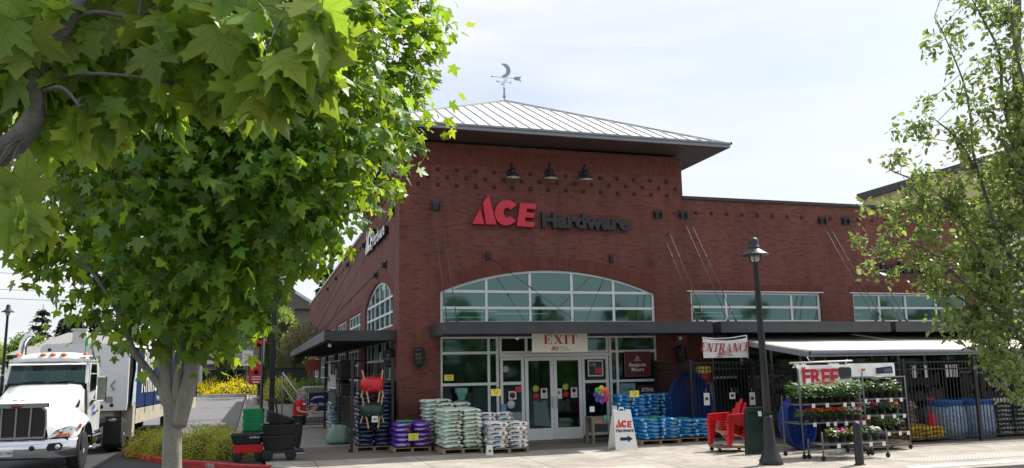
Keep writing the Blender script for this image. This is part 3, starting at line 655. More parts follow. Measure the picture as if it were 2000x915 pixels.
# ENTRANCE
en=thing('entrance_banner','sagging white vinyl banner reading ENTRANCE tied to the fence gate','banner',(9.08,-2.14,2.86),rz=R_(1))
bb=banner_cloth(1.44,.56,.07,1,amp=.008); bb.build('cloth',m_banw,en)
b=MB(); serif('ENTRANCE',.25,lambda u,v,d:(u-.03,-.028-d-.004,v-.36),b,shear=.32,gap=.06,sx=.93,arch=-.04); b.build('red_lettering',m_bred,en)
ace_logo('small_red_letters',en,lambda u,v,d:(u-.28,-.03-d,v-.49),.10,.001,.003,m_bred)
b=MB(); b.box(-.30,-.12,-.034,-.031,-.535,-.515); b.build('print_line',m_blk,en)
txt('Program',.075,m_bred,'script_lettering',en,ext=.001,M=face_front(.06,-.033,-.43),shear=.4); txt('& College',.075,m_bred,'script_lettering',en,ext=.001,M=face_front(.08,-.033,-.49),shear=.4)
b=MB(); b.tube([(-.72,.02,.02),(-.3,0,-.02),(.2,0,0),(.72,.02,.07)],.018,6); b.tube([(.74,.02,.08),(.76,.02,-.6)],.02,6); b.build('rope_hem',m_white,en)
# tall white pole strings by the gate (rope and hanging tags)
# FREE banner
fb=thing('free_banner','white banner with huge red FREE hanging behind the left plant rack','banner',(9.8,-5.52,2.06))
bb=banner_cloth(1.62,.62,.0,3,amp=.012); bb.build('cloth',m_banw,fb)
mfr=mat('free_red',(.60,.02,.06),.45)
txt('FREE',.52,mfr,'red_lettering',fb,ext=.002,bold=.018,M=face_front(-.16,-.03,-.31),sx=1.0)
txt('EXCLUSIVELY FOR ACE REWARDS MEMBERS',.062,m_blk,'small_lettering',fb,ext=.001,bold=.001,M=face_front(-.14,-.03,-.14),sx=.92)
b=MB(); b.prism([(-.70,-.07),(-.66,-.03),(-.63,-.07),(-.60,-.03),(-.57,-.07),(-.6,-.09),(-.67,-.09)],lambda u,v,d:(u,-.026-d,v),.0,.003); b.build('red_emblem',mfr,fb)
b=MB(); b.prism([(.54,-.10),(.60,-.06),(.90,-.07),(.94,-.12),(.92,-.34),(.62,-.36),(.56,-.30)],lambda u,v,d:(u-.16,-.026-d,v),.0,.003); b.build('grill_picture',m_steel,fb)
f2=thing('appliance_banner','white banner with a dark grill picture hanging behind the right plant rack','banner',(11.2,-5.53,2.08),rz=0)
bb=banner_cloth(1.45,.34,.0,5,amp=.01); bb.build('cloth',m_banw,f2)
b=MB(); b.prism([(.12,-.12),(.62,-.08),(.64,-.26),(.12,-.27)],lambda u,v,d:(u,-.024-d,v),0,.004); b.build('grill_picture',mat('navy_print',(.02,.03,.07),.4),f2)
b=MB(); b.prism([(.36,-.15),(.58,-.135),(.59,-.22),(.36,-.23)],lambda u,v,d:(u,-.030-d,v),0,.004); b.build('grill_window',mat('grey_print',(.12,.14,.18),.4),f2)
b=MB(); b.prism([(-.34,-.16),(-.29,-.12),(-.26,-.16),(-.23,-.12),(-.2,-.17),(-.26,-.2)],lambda u,v,d:(u,-.024-d,v),0,.003); b.build('red_emblem',mfr,f2)
# white rod frame holding the FREE banner
rf=thing('white_banner_rack','white tubular rods with clamps holding the banners above the plant racks','rod rack',(9.8,-5.45,2.12))
b=MB(); b.tube([(-.95,0,0),(.9,0,.03)],.022,8); b.tube([(.75,0,.06),(.62,.02,-.22)],.016,6); b.tube([(-.35,0,.02),(-.42,.02,.14)],.012,6); b.build('rod',m_white,rf)
for x in (-.75,-.55,.25,.42):
    b=MB(); b.prism([(x-.05,-.02),(x+.05,-.02),(x+.12,-.12),(x-.12,-.12)],lambda u,v,d:(u,d,v),-.02,.03); b.build('clamp',m_white,rf)
# ---------------------------------------------------------------- posters and stickers on the glass
def poster(name,label,cat,x,z,w,h,m,y=.035,grp=None):
    t=thing(name,label,cat,(x,y,z),group=grp); b=MB(); b.box(-w/2,w/2,-.004,.0,-h/2,h/2); b.build('sheet',m,t); return t
m_maroon=mat('maroon_poster',(.13,.012,.018),.5); m_paper=mat('white_paper',(.7,.7,.68),.7); m_teal=mat('teal_paper',(.20,.42,.40),.7)
WL=lambda z:z
bm1=poster('paint_poster','maroon poster with a triangle emblem and white words Benjamin Moore in the right shop window','poster',7.33,2.17,.86,.74,m_maroon)
txt('Benjamin',.155,m_white,'white_lettering',bm1,ext=.001,bold=.003,M=face_front(0,-.007,-.03)); txt('Moore',.155,m_white,'white_lettering',bm1,ext=.001,bold=.003,M=face_front(0,-.007,-.17))
b=MB()
for p,q in (((-.10,.09),(0,.25)),((0,.25),(.10,.09)),((-.10,.09),(.10,.09)),((-.04,.1),(.02,.2)),((.04,.1),(-.02,.2))): b.bar((p[0],-.006,p[1]),(q[0],-.006,q[1]),.008,.01)
b.build('triangle_emblem',m_white,bm1)
b=MB(); 
for p,q in (((-.43,-.37),(-.43,.37)),((.43,-.37),(.43,.37)),((-.43,.37),(.43,.37)),((-.43,-.37),(.43,-.37))): b.bar((p[0],-.006,p[1]),(q[0],-.006,q[1]),.008,.012)
b.build('border',m_grey,bm1)
st=poster('tool_poster','dark maroon poster with white italic STIHL above the blue bags','poster',7.62,1.38,.66,.30,mat('dark_maroon',(.06,.01,.012),.5))
txt('STIHL',.15,m_white,'white_lettering',st,ext=.001,bold=.006,shear=.3,M=face_front(0,-.007,0),sx=1.1)
tp=poster('teal_poster','small teal poster low in the right shop window behind the pinwheel','poster',6.98,1.42,.5,.34,m_teal); txt('Garden',.12,m_blk,'lettering',tp,ext=.001,M=face_front(-.02,-.007,0))
tv=poster('door_poster','framed white and red poster in the upper pane right of the doors','poster',5.94,2.06,.5,.48,m_paper); b=MB(); b.box(-.21,.21,-.009,-.005,-.2,.2); b.build('dark_field',m_blk,tv); b=MB(); b.box(-.02,.2,-.0125,-.0095,-.16,.02); b.build('red_field',mfr,tv); txt('115',.13,m_white,'lettering',tv,ext=.001,M=face_front(-.08,-.012,.10))
for (x,z,m,l) in ((3.32,1.33,mfr,'red round sticker on white card in the left side light'),):
    t=poster('window_sticker',l,'sticker',x,z,.24,.24,m_paper,grp='stickers on the entrance glass'); b=MB(); b.lathe([(.0001,0),(.085,0)],20,(0,-.0065,0),0,Matrix.Rotation(PI/2,4,'X')); b.build('red_disc',m,t)
def disc(x,z,r,m,l,y=.062):
    t=thing('round_sticker',l,'sticker',(x,y,z),group='stickers on the entrance glass'); b=MB(); b.lathe([(.0001,-.003),(r,-.003),(r,0),(.0001,0)],20,(0,0,0),0,Matrix.Rotation(PI/2,4,'X')); b.build('disc',m,t)
disc(3.28,1.07,.12,m_paper,'plain white round sticker low in the left side light',.055); disc(3.04+.1,2.08,.1,mat('beige',(.5,.44,.36),.6),'beige round sticker high in the left side light',.055)
disc(4.05,1.50,.10,mat('lime_paper',(.42,.48,.04),.6),'lime green round sticker on the left glass door'); disc(4.06,1.28,.09,mfr,'red round sticker below the lime one on the left glass door')
disc(4.98,1.53,.10,mat('lime_paper2',(.42,.48,.04),.6),'lime green round sticker on the right glass door'); disc(4.99,1.31,.09,mfr,'red round sticker below the lime one on the right glass door')
def notice(x,l,z=1.36):
    t=poster('door_notice',l,'notice',x,z,.2,.29,m_paper,y=.064,grp='notices on the entrance glass'); b=MB(); b.lathe([(.0001,0),(.065,0)],16,(0,-.0065,.06),0,Matrix.Rotation(PI/2,4,'X')); b.build('red_disc',mfr,t); b=MB(); [b.box(-.07,.07,-.0085,-.005,-.05-.03*k,-.04-.03*k) for k in range(3)]; b.build('print',m_bgrey,t); return t
notice(4.30,'white notice with red circle at the right edge of the left door'); notice(5.24,'white notice with red circle at the right edge of the right door')
t=poster('door_notice','white notice with grey diamond on the left side of the right door','notice',4.76,1.34,.2,.3,m_paper,y=.064,grp='notices on the entrance glass'); b=MB(); b.prism([(-.06,.03),(0,.09),(.06,.03),(0,-.03)],lambda u,v,d:(u,-d,v),.005,.008); b.build('grey_diamond',m_bgrey,t)
t=poster('blue_notice','small blue and white card at the bottom of the left side light','notice',3.06,.98,.14,.22,mat('blue_card',(.15,.32,.6),.6))
t=poster('yellow_card','yellow price card stuck low on the left shop window','price card',1.44,1.87,.27,.17,m_yel); b=MB(); b.prism([(-.05,.02),(-.02,.05),(-.01,.01)],lambda u,v,d:(u,-d,v),.005,.008); b.prism([(.02,.03),(.05,.05),(.04,.0)],lambda u,v,d:(u,-d,v),.005,.008); b.prism([(-.06,-.03),(.06,-.04),(.06,-.05),(-.05,-.045)],lambda u,v,d:(u,-d,v),.005,.008); b.build('black_print',m_blk,t)
t=poster('red_sale_poster','small red and white sale sheets high in the left side light','poster',3.5,1.5,.2,.16,mfr)
# something pale green stands inside the left window
t=thing('fertiliser_spreader','pale green plastic spreader standing behind the left shop window','spreader',(1.72,-.28,1.12)); b=MB(); b.lathe([(.10,0),(.12,.1),(.2,.22),(.21,.34),(.19,.34)],4,(0,0,.12),0,Matrix.Rotation(PI/4,4,'Z'),sm=False); b.build('hopper',mat('pale_teal',(.16,.34,.30),.6),t); b=MB(); b.box(-.16,.16,-.1,.1,0,.13); b.build('base',mat('olive_plastic',(.10,.12,.05),.6),t)
# ================================================================ bagged goods
def bag_mat(name,c,spots,rough=.35,dark=None):
    m=mat(name,c,rough,var=.10,vs=9,bump=.35,bs=16,randobj=.07); n=m.node_tree.nodes; l=m.node_tree.links.new; p=n['Principled BSDF']
    prev=p.inputs['Base Color'].links[0].from_socket
    tcn=n.new('ShaderNodeTexCoord'); s=n.new('ShaderNodeSeparateXYZ'); l(tcn.outputs['Object'],s.inputs[0])
    oi=n.new('ShaderNodeObjectInfo')
    def M_(op,a,b_):
        q=n.new('ShaderNodeMath'); q.operation=op
        for i,v in enumerate((a,b_)):
            if isinstance(v,(int,float)): q.inputs[i].default_value=v
            elif v is not None: l(v,q.inputs[i])
        return q.outputs[0]
    front=M_('LESS_THAN',s.outputs[1],-.10)
    nz=n.new('ShaderNodeTexNoise'); nz.inputs['Scale'].default_value=38; l(tcn.outputs['Object'],nz.inputs['Vector'])
    sh=M_('MULTIPLY',M_('SUBTRACT',oi.outputs['Random'],.5),.10)
    for (cx_,cz_,rx,rz_,colr,rag) in spots:
        dx=M_('DIVIDE',M_('SUBTRACT',M_('ADD',s.outputs[0],sh),cx_),rx); dz=M_('DIVIDE',M_('SUBTRACT',s.outputs[2],cz_),rz_)
        d=M_('ADD',M_('MULTIPLY',dx,dx),M_('MULTIPLY',dz,dz)); 
        d=M_('ADD',d,M_('MULTIPLY',M_('SUBTRACT',nz.outputs[0],.5),rag))
        k=M_('MULTIPLY',M_('LESS_THAN',d,1.),front)
        mx_=n.new('ShaderNodeMixRGB'); l(k,mx_.inputs[0]); l(prev,mx_.inputs[1]); mx_.inputs[2].default_value=(*colr,1); prev=mx_.outputs[0]
    l(prev,p.inputs['Base Color']); return m
def bag_mesh(name,m,w=.54,d=.40,h=.115,seed=0):
    b=MB(); nx,ny=16,12; vs=[];fs=[]
    for side in (1,-1):
        for i in range(nx+1):
            for j in range(ny+1):
                u=2*i/nx-1;v=2*j/ny-1
                e=max(0,(1-abs(u)**5))**.45*max(0,(1-abs(v)**5))**.45
                x=u*w/2*(1-.05*abs(v)**4); y=v*d/2*(1-.05*abs(u)**4)
                z=side*h/2*e*(1 if side>0 else .92)
                q=noise.noise(Vector((x*9+seed*5,y*9,side*2)))*.010+noise.noise(Vector((x*28+seed,y*28,side)))*.004
                vs.append((x+q*.8,y+q,h/2+z+q*e*.8))
    k=(nx+1)*(ny+1)
    for s_ in (0,1):
        for i in range(nx):
            for j in range(ny):
                a=s_*k+i*(ny+1)+j; f=(a,a+ny+1,a+ny+2,a+1); fs.append(f if s_==0 else f[::-1])
    for i in range(nx):
        for j in (0,ny):
            a=i*(ny+1)+j; fs.append((a,a+ny+1,a+ny+1+k,a+k))
    for j in range(ny):
        for i in (0,nx):
            a=i*(ny+1)+j; fs.append((a,a+1,a+1+k,a+k))
    b.add(vs,fs,0,True)
    # crimped ends of the sack
    for s_ in (-1,1):
        x=s_*w/2; pts=[];
        for j in range(7):
            y=(-.5+j/6)*d*.86; pts.append((x*.985,y,h/2+.006)); pts.append((x*1.0+s_*.022+.006*math.sin(j*2.3+seed),y,h/2+.010*math.sin(j*1.9+seed)))
        b.add(pts,[(2*j,2*j+1,2*j+3,2*j+2) for j in range(6)],0,True)
    return b.mesh(name,m)
ORD=['bottom','second','third','fourth','fifth','sixth','seventh','eighth','ninth','tenth','eleventh','twelfth','thirteenth','fourteenth','fifteenth','sixteenth','seventeenth']
def ordl(i,n): return 'lowest' if i==0 else ('topmost' if i==n-1 else ORD[i]+' from the bottom')
BAGN=[0]
def stack(name,meshes,x0,y0,z0,nx,ny,nz,bw,bd,bh,desc,group,colnames,rownames,cat='bag',jit=.026,missing=(),full_left=True,rot=0):
    random.seed(sum(map(ord,desc))+len(desc))
    for k in range(nz):
        for i in range(nx):
            for j in range(ny):
                if (i,j,k) in missing: continue
                top=(k==nz-1) or ((i,j,k+1) in missing)
                if not(j==0 or (i==0 and full_left) or top): continue
                o=bpy.data.objects.new(name,random.choice(meshes)); col.objects.link(o)
                off=.0 if k%2 else .012
                o.location=(x0+(i+.5)*bw+random.uniform(-jit,jit)+off,y0+(j+.5)*bd+random.uniform(-jit,jit),z0+k*bh+random.uniform(-.004,.004))
                o.rotation_euler=(random.uniform(-.03,.03),random.uniform(-.045,.045),rot+random.uniform(-.09,.09)); o.scale=(bw/.54*random.uniform(.94,1.02),bd/.40*.99,bh/.115*random.uniform(1.04,1.2))
                tag(o,f'{desc}, {ordl(k,nz)}, {colnames[i]} {rownames[j]}',cat,group)
def pallet(x0,x1,y0,y1,label):
    t=thing('wooden_pallet',label,'pallet',((x0+x1)/2,(y0+y1)/2,0),group='wooden pallets under the bags'); W=(x1-x0)/2;D=(y1-y0)/2
    for x in (-W+.03,0,W-.03):
        b=MB(); b.box(x-.03,x+.03,-D,D,.022,.108); b.build('stringer',m_pallet,t)
    n=7; b=MB()
    for k in range(n):
        y=-D+.05+(2*D-.1)*k/(n-1); b.box(-W,W,y-.05,y+.05,.110,.13)
    b.build('top_boards',m_pallet,t); b=MB()
    for y in (-D+.05,0,D-.05): b.box(-W,W,y-.05,y+.05,0.002,.020)
    b.build('bottom_boards',m_pallet,t); return t
F3=['front row','middle row','back row','rear row']
bm_g=bag_mat('green_bag',(.66,.76,.68),[(-.02,.05,.19,.016,(.10,.16,.11),3.),(.10,.062,.045,.030,(.35,.10,.03),2.),(.10,.045,.07,.012,(.05,.07,.04),2)])
mg=[bag_mesh('soil_bag',bm_g,seed=s) for s in range(3)]
pallet(.74,1.78,-2.42,-1.2,'wooden pallet under the pale green soil bags')
stack('soil_bag',mg,.75,-2.40,.135,2,3,10,.51,.40,.096,'pale green soil bag','pale green soil bags',['left column','right column'],F3)
pallet(.50,1.72,-1.12,.1,'wooden pallet hidden behind the front pale green bags')
stack('soil_bag',mg,.52,-1.12,.135,3,2,12,.42,.42,.097,'pale green soil bag, rear stack','pale green soil bags of the rear stack',['left column','middle column','right column'],['front row','back row'],missing={(2,0,11),(2,1,11),(1,0,11)})
bm_w=bag_mat('white_bag',(.84,.85,.85),[(-.10,.065,.13,.022,(.06,.09,.16),3.),(.13,.058,.045,.036,(.38,.13,.03),1.5),(-.18,.05,.02,.03,(.03,.07,.05),1)])
mw=[bag_mesh('mulch_bag',bm_w,seed=10+s) for s in range(3)]
pallet(1.84,2.86,-2.85,-1.85,'wooden pallet under the white bags')
stack('mulch_bag',mw,1.83,-2.86,.12,2,2,6,.51,.45,.107,'white mulch bag, low front stack','white mulch bags on the low front stack',['left column','right column'],['front row','back row'])
stack('mulch_bag',mw,1.84,-1.95,.10,2,1,8,.46,.45,.107,'white mulch bag, higher rear stack','white mulch bags of the rear stack',['left column','right column'],['front row'])
t=thing('green_bag_sheet','green printed sheet lying on top of the white bags','sheet',(2.36,-2.62,.80)); b=MB(); b.box(-.17,.17,-.13,.13,0,.012); b.jit(.01,6).build('sheet',mat('green_print',(.05,.24,.14),.5),t)
t=thing('price_tag_stand','white folded price tag on the ground between the green and white bags','price tag',(1.80,-2.98,0)); b=MB(); b.add([(-.09,0,0),(.09,0,0),(.07,.05,.24),(-.07,.05,.24),(-.09,.1,0),(.09,.1,0)],[(0,1,2,3),(5,4,3,2)]); b.build('folded_card',m_white,t); b=MB(); b.box(-.03,.03,.005,.012,.08,.12); b.build('print',m_blk,t)
bm_p=bag_mat('purple_bag',(.13,.045,.42),[(-.04,.065,.15,.022,(.45,.38,.60),3.),(.15,.06,.045,.04,(.40,.22,.10),1.2),(.15,.06,.026,.022,(.08,.03,.03),1)])
mp_=[bag_mesh('purple_bag',bm_p,seed=20+s) for s in range(3)]
pallet(-.36,.62,-1.5,-.4,'wooden pallet under the purple bags')
stack('potting_mix_bag',mp_,-.35,-1.5,.135,2,2,5,.48,.48,.122,'purple potting mix bag','purple potting mix bags',['left column','right column'],['front row','back row'])
t=thing('green_bag_sheet','bright green bag top lying on the purple bags','sheet',(-.05,-1.28,.765)); b=MB(); b.box(-.2,.2,-.14,.14,0,.05); b.build('sheet',mat('green_print2',(.03,.30,.08),.4),t,bevel=.02)
t=thing('yellow_card','yellow price card stuck on the front of the purple bags','price card',(.14,-1.56,.40)); b=MB(); b.box(-.13,.13,-.01,0,-.09,.09); b.build('card',m_yel,t); b=MB(); b.prism([(-.06,.02),(-.02,.05),(-.03,.01)],lambda u,v,d:(u,-d,v),.0105,.013); b.prism([(.02,.03),(.05,.03),(.04,.0)],lambda u,v,d:(u,-d,v),.0105,.013); b.prism([(-.03,-.03),(.05,-.04),(.05,-.05),(-.03,-.045)],lambda u,v,d:(u,-d,v),.0105,.013); b.build('black_print',m_blk,t)
bm_b=bag_mat('blue_bag',(.045,.36,.74),[(-.10,.06,.12,.020,(.01,.03,.16),3.),(.11,.062,.035,.030,(.60,.22,.05),1.2),(.11,.062,.015,.013,(.75,.6,.1),.5),(-.2,.06,.03,.04,(.55,.75,.85),2)])
mb_=[bag_mesh('blue_bag',bm_b,seed=30+s) for s in range(3)]
pallet(6.12,7.28,-2.55,-1.45,'wooden pallet under the blue bags beside the sandwich board'); pallet(7.36,8.46,-2.35,-1.25,'wooden pallet under the blue bags next to the fence')
stack('garden_soil_bag',mb_,6.22,-2.52,.135,2,2,6,.53,.50,.093,'blue soil bag, low left stack','blue bags of the low front left stack',['left column','right column'],['front row','back row'])
stack('garden_soil_bag',mb_,7.34,-2.32,.135,2,2,5,.53,.50,.096,'blue soil bag, low right stack','blue bags of the low front right stack',['left column','right column'],['front row','back row'])
stack('garden_soil_bag',mb_,5.95,-1.48,.10,2,1,12,.46,.46,.1,'blue soil bag, tall left stack','blue bags of the tall rear left stack',['left column','right column'],['front row'])
stack('garden_soil_bag',mb_,6.98,-1.20,.10,2,1,12,.48,.46,.1,'blue soil bag, tall right stack','blue bags of the tall rear right stack',['left column','right column'],['front row'])
for x,y,z,l in ((6.62,-2.3,.71,'green printed sheet on the low blue stack beside the sandwich board'),(7.62,-1.95,.635,'green printed sheet on the low blue stack next to the fence')):
    t=thing('green_bag_sheet',l,'sheet',(x,y,z),rz=.2); b=MB(); b.box(-.2,.2,-.13,.13,0,.03); b.build('sheet',mat('green_print3',(.04,.28,.07),.4),t,bevel=.01)
# navy sacks beside the wheelbarrows
bm_n=bag_mat('navy_bag',(.016,.024,.065),[(-.05,.06,.16,.02,(.08,.11,.2),3.)],rough=.22)
mn=[bag_mesh('navy_bag',bm_n,seed=40+s) for s in range(3)]
pallet(-1.24,-.26,-.72,.3,'wooden pallet under the navy sacks below the wheelbarrows')
stack('salt_sack',mn,-1.2,-.68,.13,2,3,13,.46,.36,.108,'navy sack behind the wheelbarrows','navy sacks behind the wheelbarrows',['left column','right column'],F3)
stack('salt_sack',mn,-.52,.42,.13,1,2,15,.52,.45,.112,'navy sack against the brick corner','navy sacks at the brick corner',['outer column'],['front row','back row'])
bm_s=bag_mat('silver_bag',(.26,.34,.38),[(0,.06,.18,.02,(.05,.09,.15),3.)],rough=.25)
ms=[bag_mesh('silver_bag',bm_s,seed=50+s) for s in range(2)]
stack('pellet_sack',ms,-1.5,4.6,.05,1,3,10,.5,.5,.105,'silver sack under side canopy','silver pellet sacks under the side canopy',['outer column'],F3)
t=thing('green_tarp_bag','slumped pale green sack leaning at the foot of the navy sacks','sack',(-1.45,1.9,0)); b=MB(); b.lathe([(.26,0),(.33,.06),(.30,.2),(.27,.34),(.22,.46),(.18,.54),(.13,.56),(.0001,.50)],22); b.xf(Matrix.Diagonal((1.1,.7,1,1))).jit(.09,4.5).jit(.03,13); b.build('sack',mat('pale_green_sack',(.22,.36,.28),.5,bump=.5,bs=9),t)
# ---------------------------------------------------------------- yellow price cards on posts
def card_stand(x,y,h,label,base=0):
    t=thing('price_stand',label,'price stand',(x,y,0),group='yellow price cards on black posts')
    b=MB(); b.tube([(.13,0,base+.01),(.13,0,h-.02),(.10,0,h+.03),(-.1,0,h+.03),(-.13,0,h)],.011,6); b.box(.0,.26,-.12,.12,base,base+.012); b.build('post',m_black,t)
    b=MB(); b.box(-.14,.14,-.035,-.02,h-.19,h-.01); b.build('yellow_card',m_yel,t)
    b=MB(); b.prism([(-.07,-.06),(-.03,-.03),(-.02,-.07)],lambda u,v,d:(u,-d,v+h),.0355,.038); b.prism([(.02,-.05),(.06,-.06),(.04,-.085)],lambda u,v,d:(u,-d,v+h),.0355,.038); b.prism([(-.05,-.12),(.07,-.10),(.06,-.115),(-.05,-.135)],lambda u,v,d:(u,-d,v+h),.0355,.038); b.build('black_print',m_blk,t)
card_stand(2.40,-1.45,1.57,'yellow price card on a black post behind the white bags')
card_stand(6.32,-1.78,1.44,'yellow price card on a black post at the tall blue bags')
# ---------------------------------------------------------------- A-frame board
af=thing('sandwich_board','white plastic sandwich board with red and black shop name and black arrow','sandwich board',(5.27,-3.22,0),rz=R_(-3))
def leafpoly(mb,s):
    H=1.0; W0=.30;W1=.235
    q=[(-W0,0),(-W0+.06,0),(-W0+.07,.035),(W0-.07,.035),(W0-.06,0),(W0,0),(W1,H),(.12,H),(.11,H-.04),(-.11,H-.04),(-.12,H),(-W1,H)]
    a=R_(14)*s
    fn=lambda u,v,d:(u,s*(.27-v*math.tan(abs(a)))+ (d if s>0 else -d),v*1.0)
    mb.prism(q,fn,0,.028); return fn
b=MB(); fnf=leafpoly(b,-1); b.build('front_panel',m_white,af,bevel=.004)
b=MB(); leafpoly(b,1); b.build('rear_panel',m_white,af,bevel=.004)
b=MB(); b.tube([(-.07,0,.96),(-.06,0,1.04),(.06,0,1.04),(.07,0,.96)],.016,8); b.build('handle',m_white,af)
def af_fn(u,v,d): x,y,z=fnf(u,v,0); return (x,y-.030-d,z)
ace_logo('red_letters',af,lambda u,v,d:af_fn(u-.235,v+.56,d),.21,.0,.003,m_red)
tl=math.atan(math.tan(R_(14)))
txt('Hardware',.125,m_blk,'black_lettering',af,ext=.001,bold=.0035,M=Matrix.Translation(af_fn(0,.49,.0025))@Matrix.Rotation(PI/2-tl,4,'X'),sx=.95)
b=MB(); b.prism([(-.15,.245),(.06,.245),(.06,.20),(.19,.285),(.06,.37),(.06,.325),(-.15,.325)],lambda u,v,d:af_fn(u,v,d),0,.003); b.build('black_arrow',m_blk,af)
# ---------------------------------------------------------------- wooden table and pinwheel
tb=thing('wooden_table','small weathered wooden plant table between the doors and the sandwich board','table',(5.52,-1.35,0))
b=MB()
for k in range(4): b.box(-.42,.42,-.26+k*.135,-.26+k*.135+.12,.70,.73)
b.build('table_top',m_wood,tb)
for x in (-.38,.38):
    for y in (-.22,.22):
        b=MB(); b.box(x-.035,x+.035,y-.035,y+.035,0,.695); b.build('leg',m_wood,tb)
b=MB(); b.box(-.35,.35,-.25,-.225,.55,.69); b.box(-.35,.35,.225,.25,.55,.69); b.build('apron',m_wood,tb)
pw=thing('pinwheel','multicoloured flower pinwheel spinner standing on the wooden table','pinwheel',(5.50,-1.42,.73))
b=MB(); b.tube([(0,.02,0),(0,.02,.62)],.01,6); b.build('stem',m_black,pw)
pc=[(.72,.60,.06),(.85,.25,.12),(.80,.12,.08),(.65,.03,.10),(.22,.08,.35),(.06,.08,.35),(.08,.06,.28),(.10,.45,.12)]
pcm=[mat('petal_%d'%i,c,.4,var=.05) for i,c in enumerate(pc)]
for ring,(rr,pr,of,dy) in enumerate(((.18,.085,0,0),(.09,.06,2,-.02))):
    nn_=8 if ring==0 else 6
    for k in range(nn_):
        a=PI/2-2*PI*k/nn_; b=MB(); b.lathe([(.0001,-.012),(pr*.8,-.008),(pr,.0),(pr*.8,.008),(.0001,.01)],14,(rr*math.cos(a),dy,.60+rr*math.sin(a)),0,Matrix.Rotation(PI/2+.15,4,'X')); b.build('petal',pcm[(k+of)%8],pw)
b=MB(); b.ball((0,-.04,.60),.03,8); b.build('hub',m_yel,pw)
for x,l in ((5.16,'small white price label on a wire at the left of the wooden table'),(5.84,'small white price label on a wire at the right of the wooden table')):
    t=thing('price_label',l,'price label',(x,-1.5,.73),group='white labels on the wooden table'); b=MB(); b.tube([(0,0,0),(0,0,.25)],.004,5); b.build('wire',m_black,t); b=MB(); b.box(-.07,.07,-.008,0,.14,.29); b.build('card',m_white,t)
t=thing('garden_clogs','bright green garden gloves hanging under the pinwheel','gloves',(5.52,-1.66,.70))
for x in (-.04,.05): b=MB(); b.ball((x,0,.0),.05,8,0,(.7,.5,1.8)); b.build('glove',mat('mint_green',(.05,.45,.28),.5),t)
# ---------------------------------------------------------------- wheelbarrows hung on the sack rack
def barrow(tray_m,z,label):
    t=thing('wheelbarrow',label,'wheelbarrow',(-.84,-.86,z),group='wheelbarrow trays on the front of the sack rack')
    # tray seen from below/front: rounded tub, narrow towards bottom
    b=MB(); n=20; rings=[(0,1.0,.0),(.06,.98,.01),(.07,.9,.06),(.055,.72,.2),(.05,.62,.24)]
    vs=[];fs=[]
    prof=[(1.03,0.0),(1.0,-.015),(.93,-.08),(.80,-.2),(.72,-.24),(.0001,-.25)]
    for k,(s,d) in enumerate(prof):
        for i in range(n):
            a=2*PI*i/n; ca,sa=math.cos(a),math.sin(a); x=math.copysign(abs(ca)**.55,ca)*.32*s; zz=math.copysign(abs(sa)**.55,sa)*.21*s+(.03*s)
            if zz<0: x*=(1-.18*abs(zz)/.21)
            vs.append((x,d,zz))
    for k in range(len(prof)-1):
        for i in range(n): fs.append((k*n+i,k*n+(i+1)%n,(k+1)*n+(i+1)%n,(k+1)*n+i))
    b.add(vs,fs,0,True); b.build('tray',tray_m,t)
    for s in (-1,1):
        b=MB(); b.bar((s*.27,-.02,.42),(s*.12,-.29,-.42),.035,.035); b.build('handle',m_handle,t)
        b=MB(); b.bar((s*.30,-.03,-.28),(s*.24,-.05,-.05),.03,.02); b.build('leg_strut',mat('cream_wood%d'%s,(.6,.52,.36),.6),t)
    b=MB(); b.ball((.12,-.262,.03),.014,6); b.ball((-.12,-.262,.03),.014,6); b.ball((.12,-.262,-.08),.014,6); b.ball((-.12,-.262,-.08),.014,6); b.build('bolts',m_grey,t)
    b=MB(); b.bar((-.13,-.27,-.25),(.13,-.27,-.25),.02,.02); b.build('cross_brace',m_black,t)
    return t
w1=barrow(m_redp,1.70,'red wheelbarrow tray with wooden handles hung upright above the green one')
w2=barrow(mat('dark_green_poly',(.008,.045,.028),.4),1.04,'dark green wheelbarrow tray hung upright below the red one')
t=thing('price_tag','white price tag on the dark green wheelbarrow','price tag',(-.80,-1.14,.86)); b=MB(); b.box(-.08,.08,-.006,0,-.08,.08); b.build('card',m_white,t); b=MB(); b.box(-.05,.05,-.009,-.0065,-.03,.02); b.build('print',m_bgrey,t)
# steel rack with goods under the side canopy
rk=thing('storage_rack','dark steel storage rack loaded with goods under the side canopy','rack',(-1.1,.9,0))
for (x,y) in ((-.25,-1.65),(.82,-1.65),(-.25,8),(-.25,2.0),(-.25,5)):
    b=MB(); b.box(x-.035,x+.035,y-.035,y+.035,0,2.45); b.build('post',m_black,rk)
for z in (1.35,1.85,2.4):
    b=MB(); b.box(-.28,.6,1.6,8.05,z,z+.04); b.build('shelf',m_black,rk)
b=MB(); b.bar((-.25,2,.5),(-.25,5,1.3),.03,.03); b.bar((-.25,5,.5),(-.25,2,1.3),.03,.03); b.build('cross_brace',m_black,rk)
b=MB(); b.tube([(-.28,-1.66,.04),(-.28,-1.60,.04)],.05,12); b.build('caster',m_rubber,rk)
random.seed(8)
gm=[m_blackp,mat('charcoal_goods',(.04,.04,.05),.5),mat('brown_goods',(.09,.05,.03),.7),m_grey,mat('silver_wrap',(.5,.52,.55),.25,.5,bump=.6)]
GL={0:'black plastic tub',1:'charcoal box',2:'brown carton',3:'grey metal crate',4:'silver wrapped bundle'}
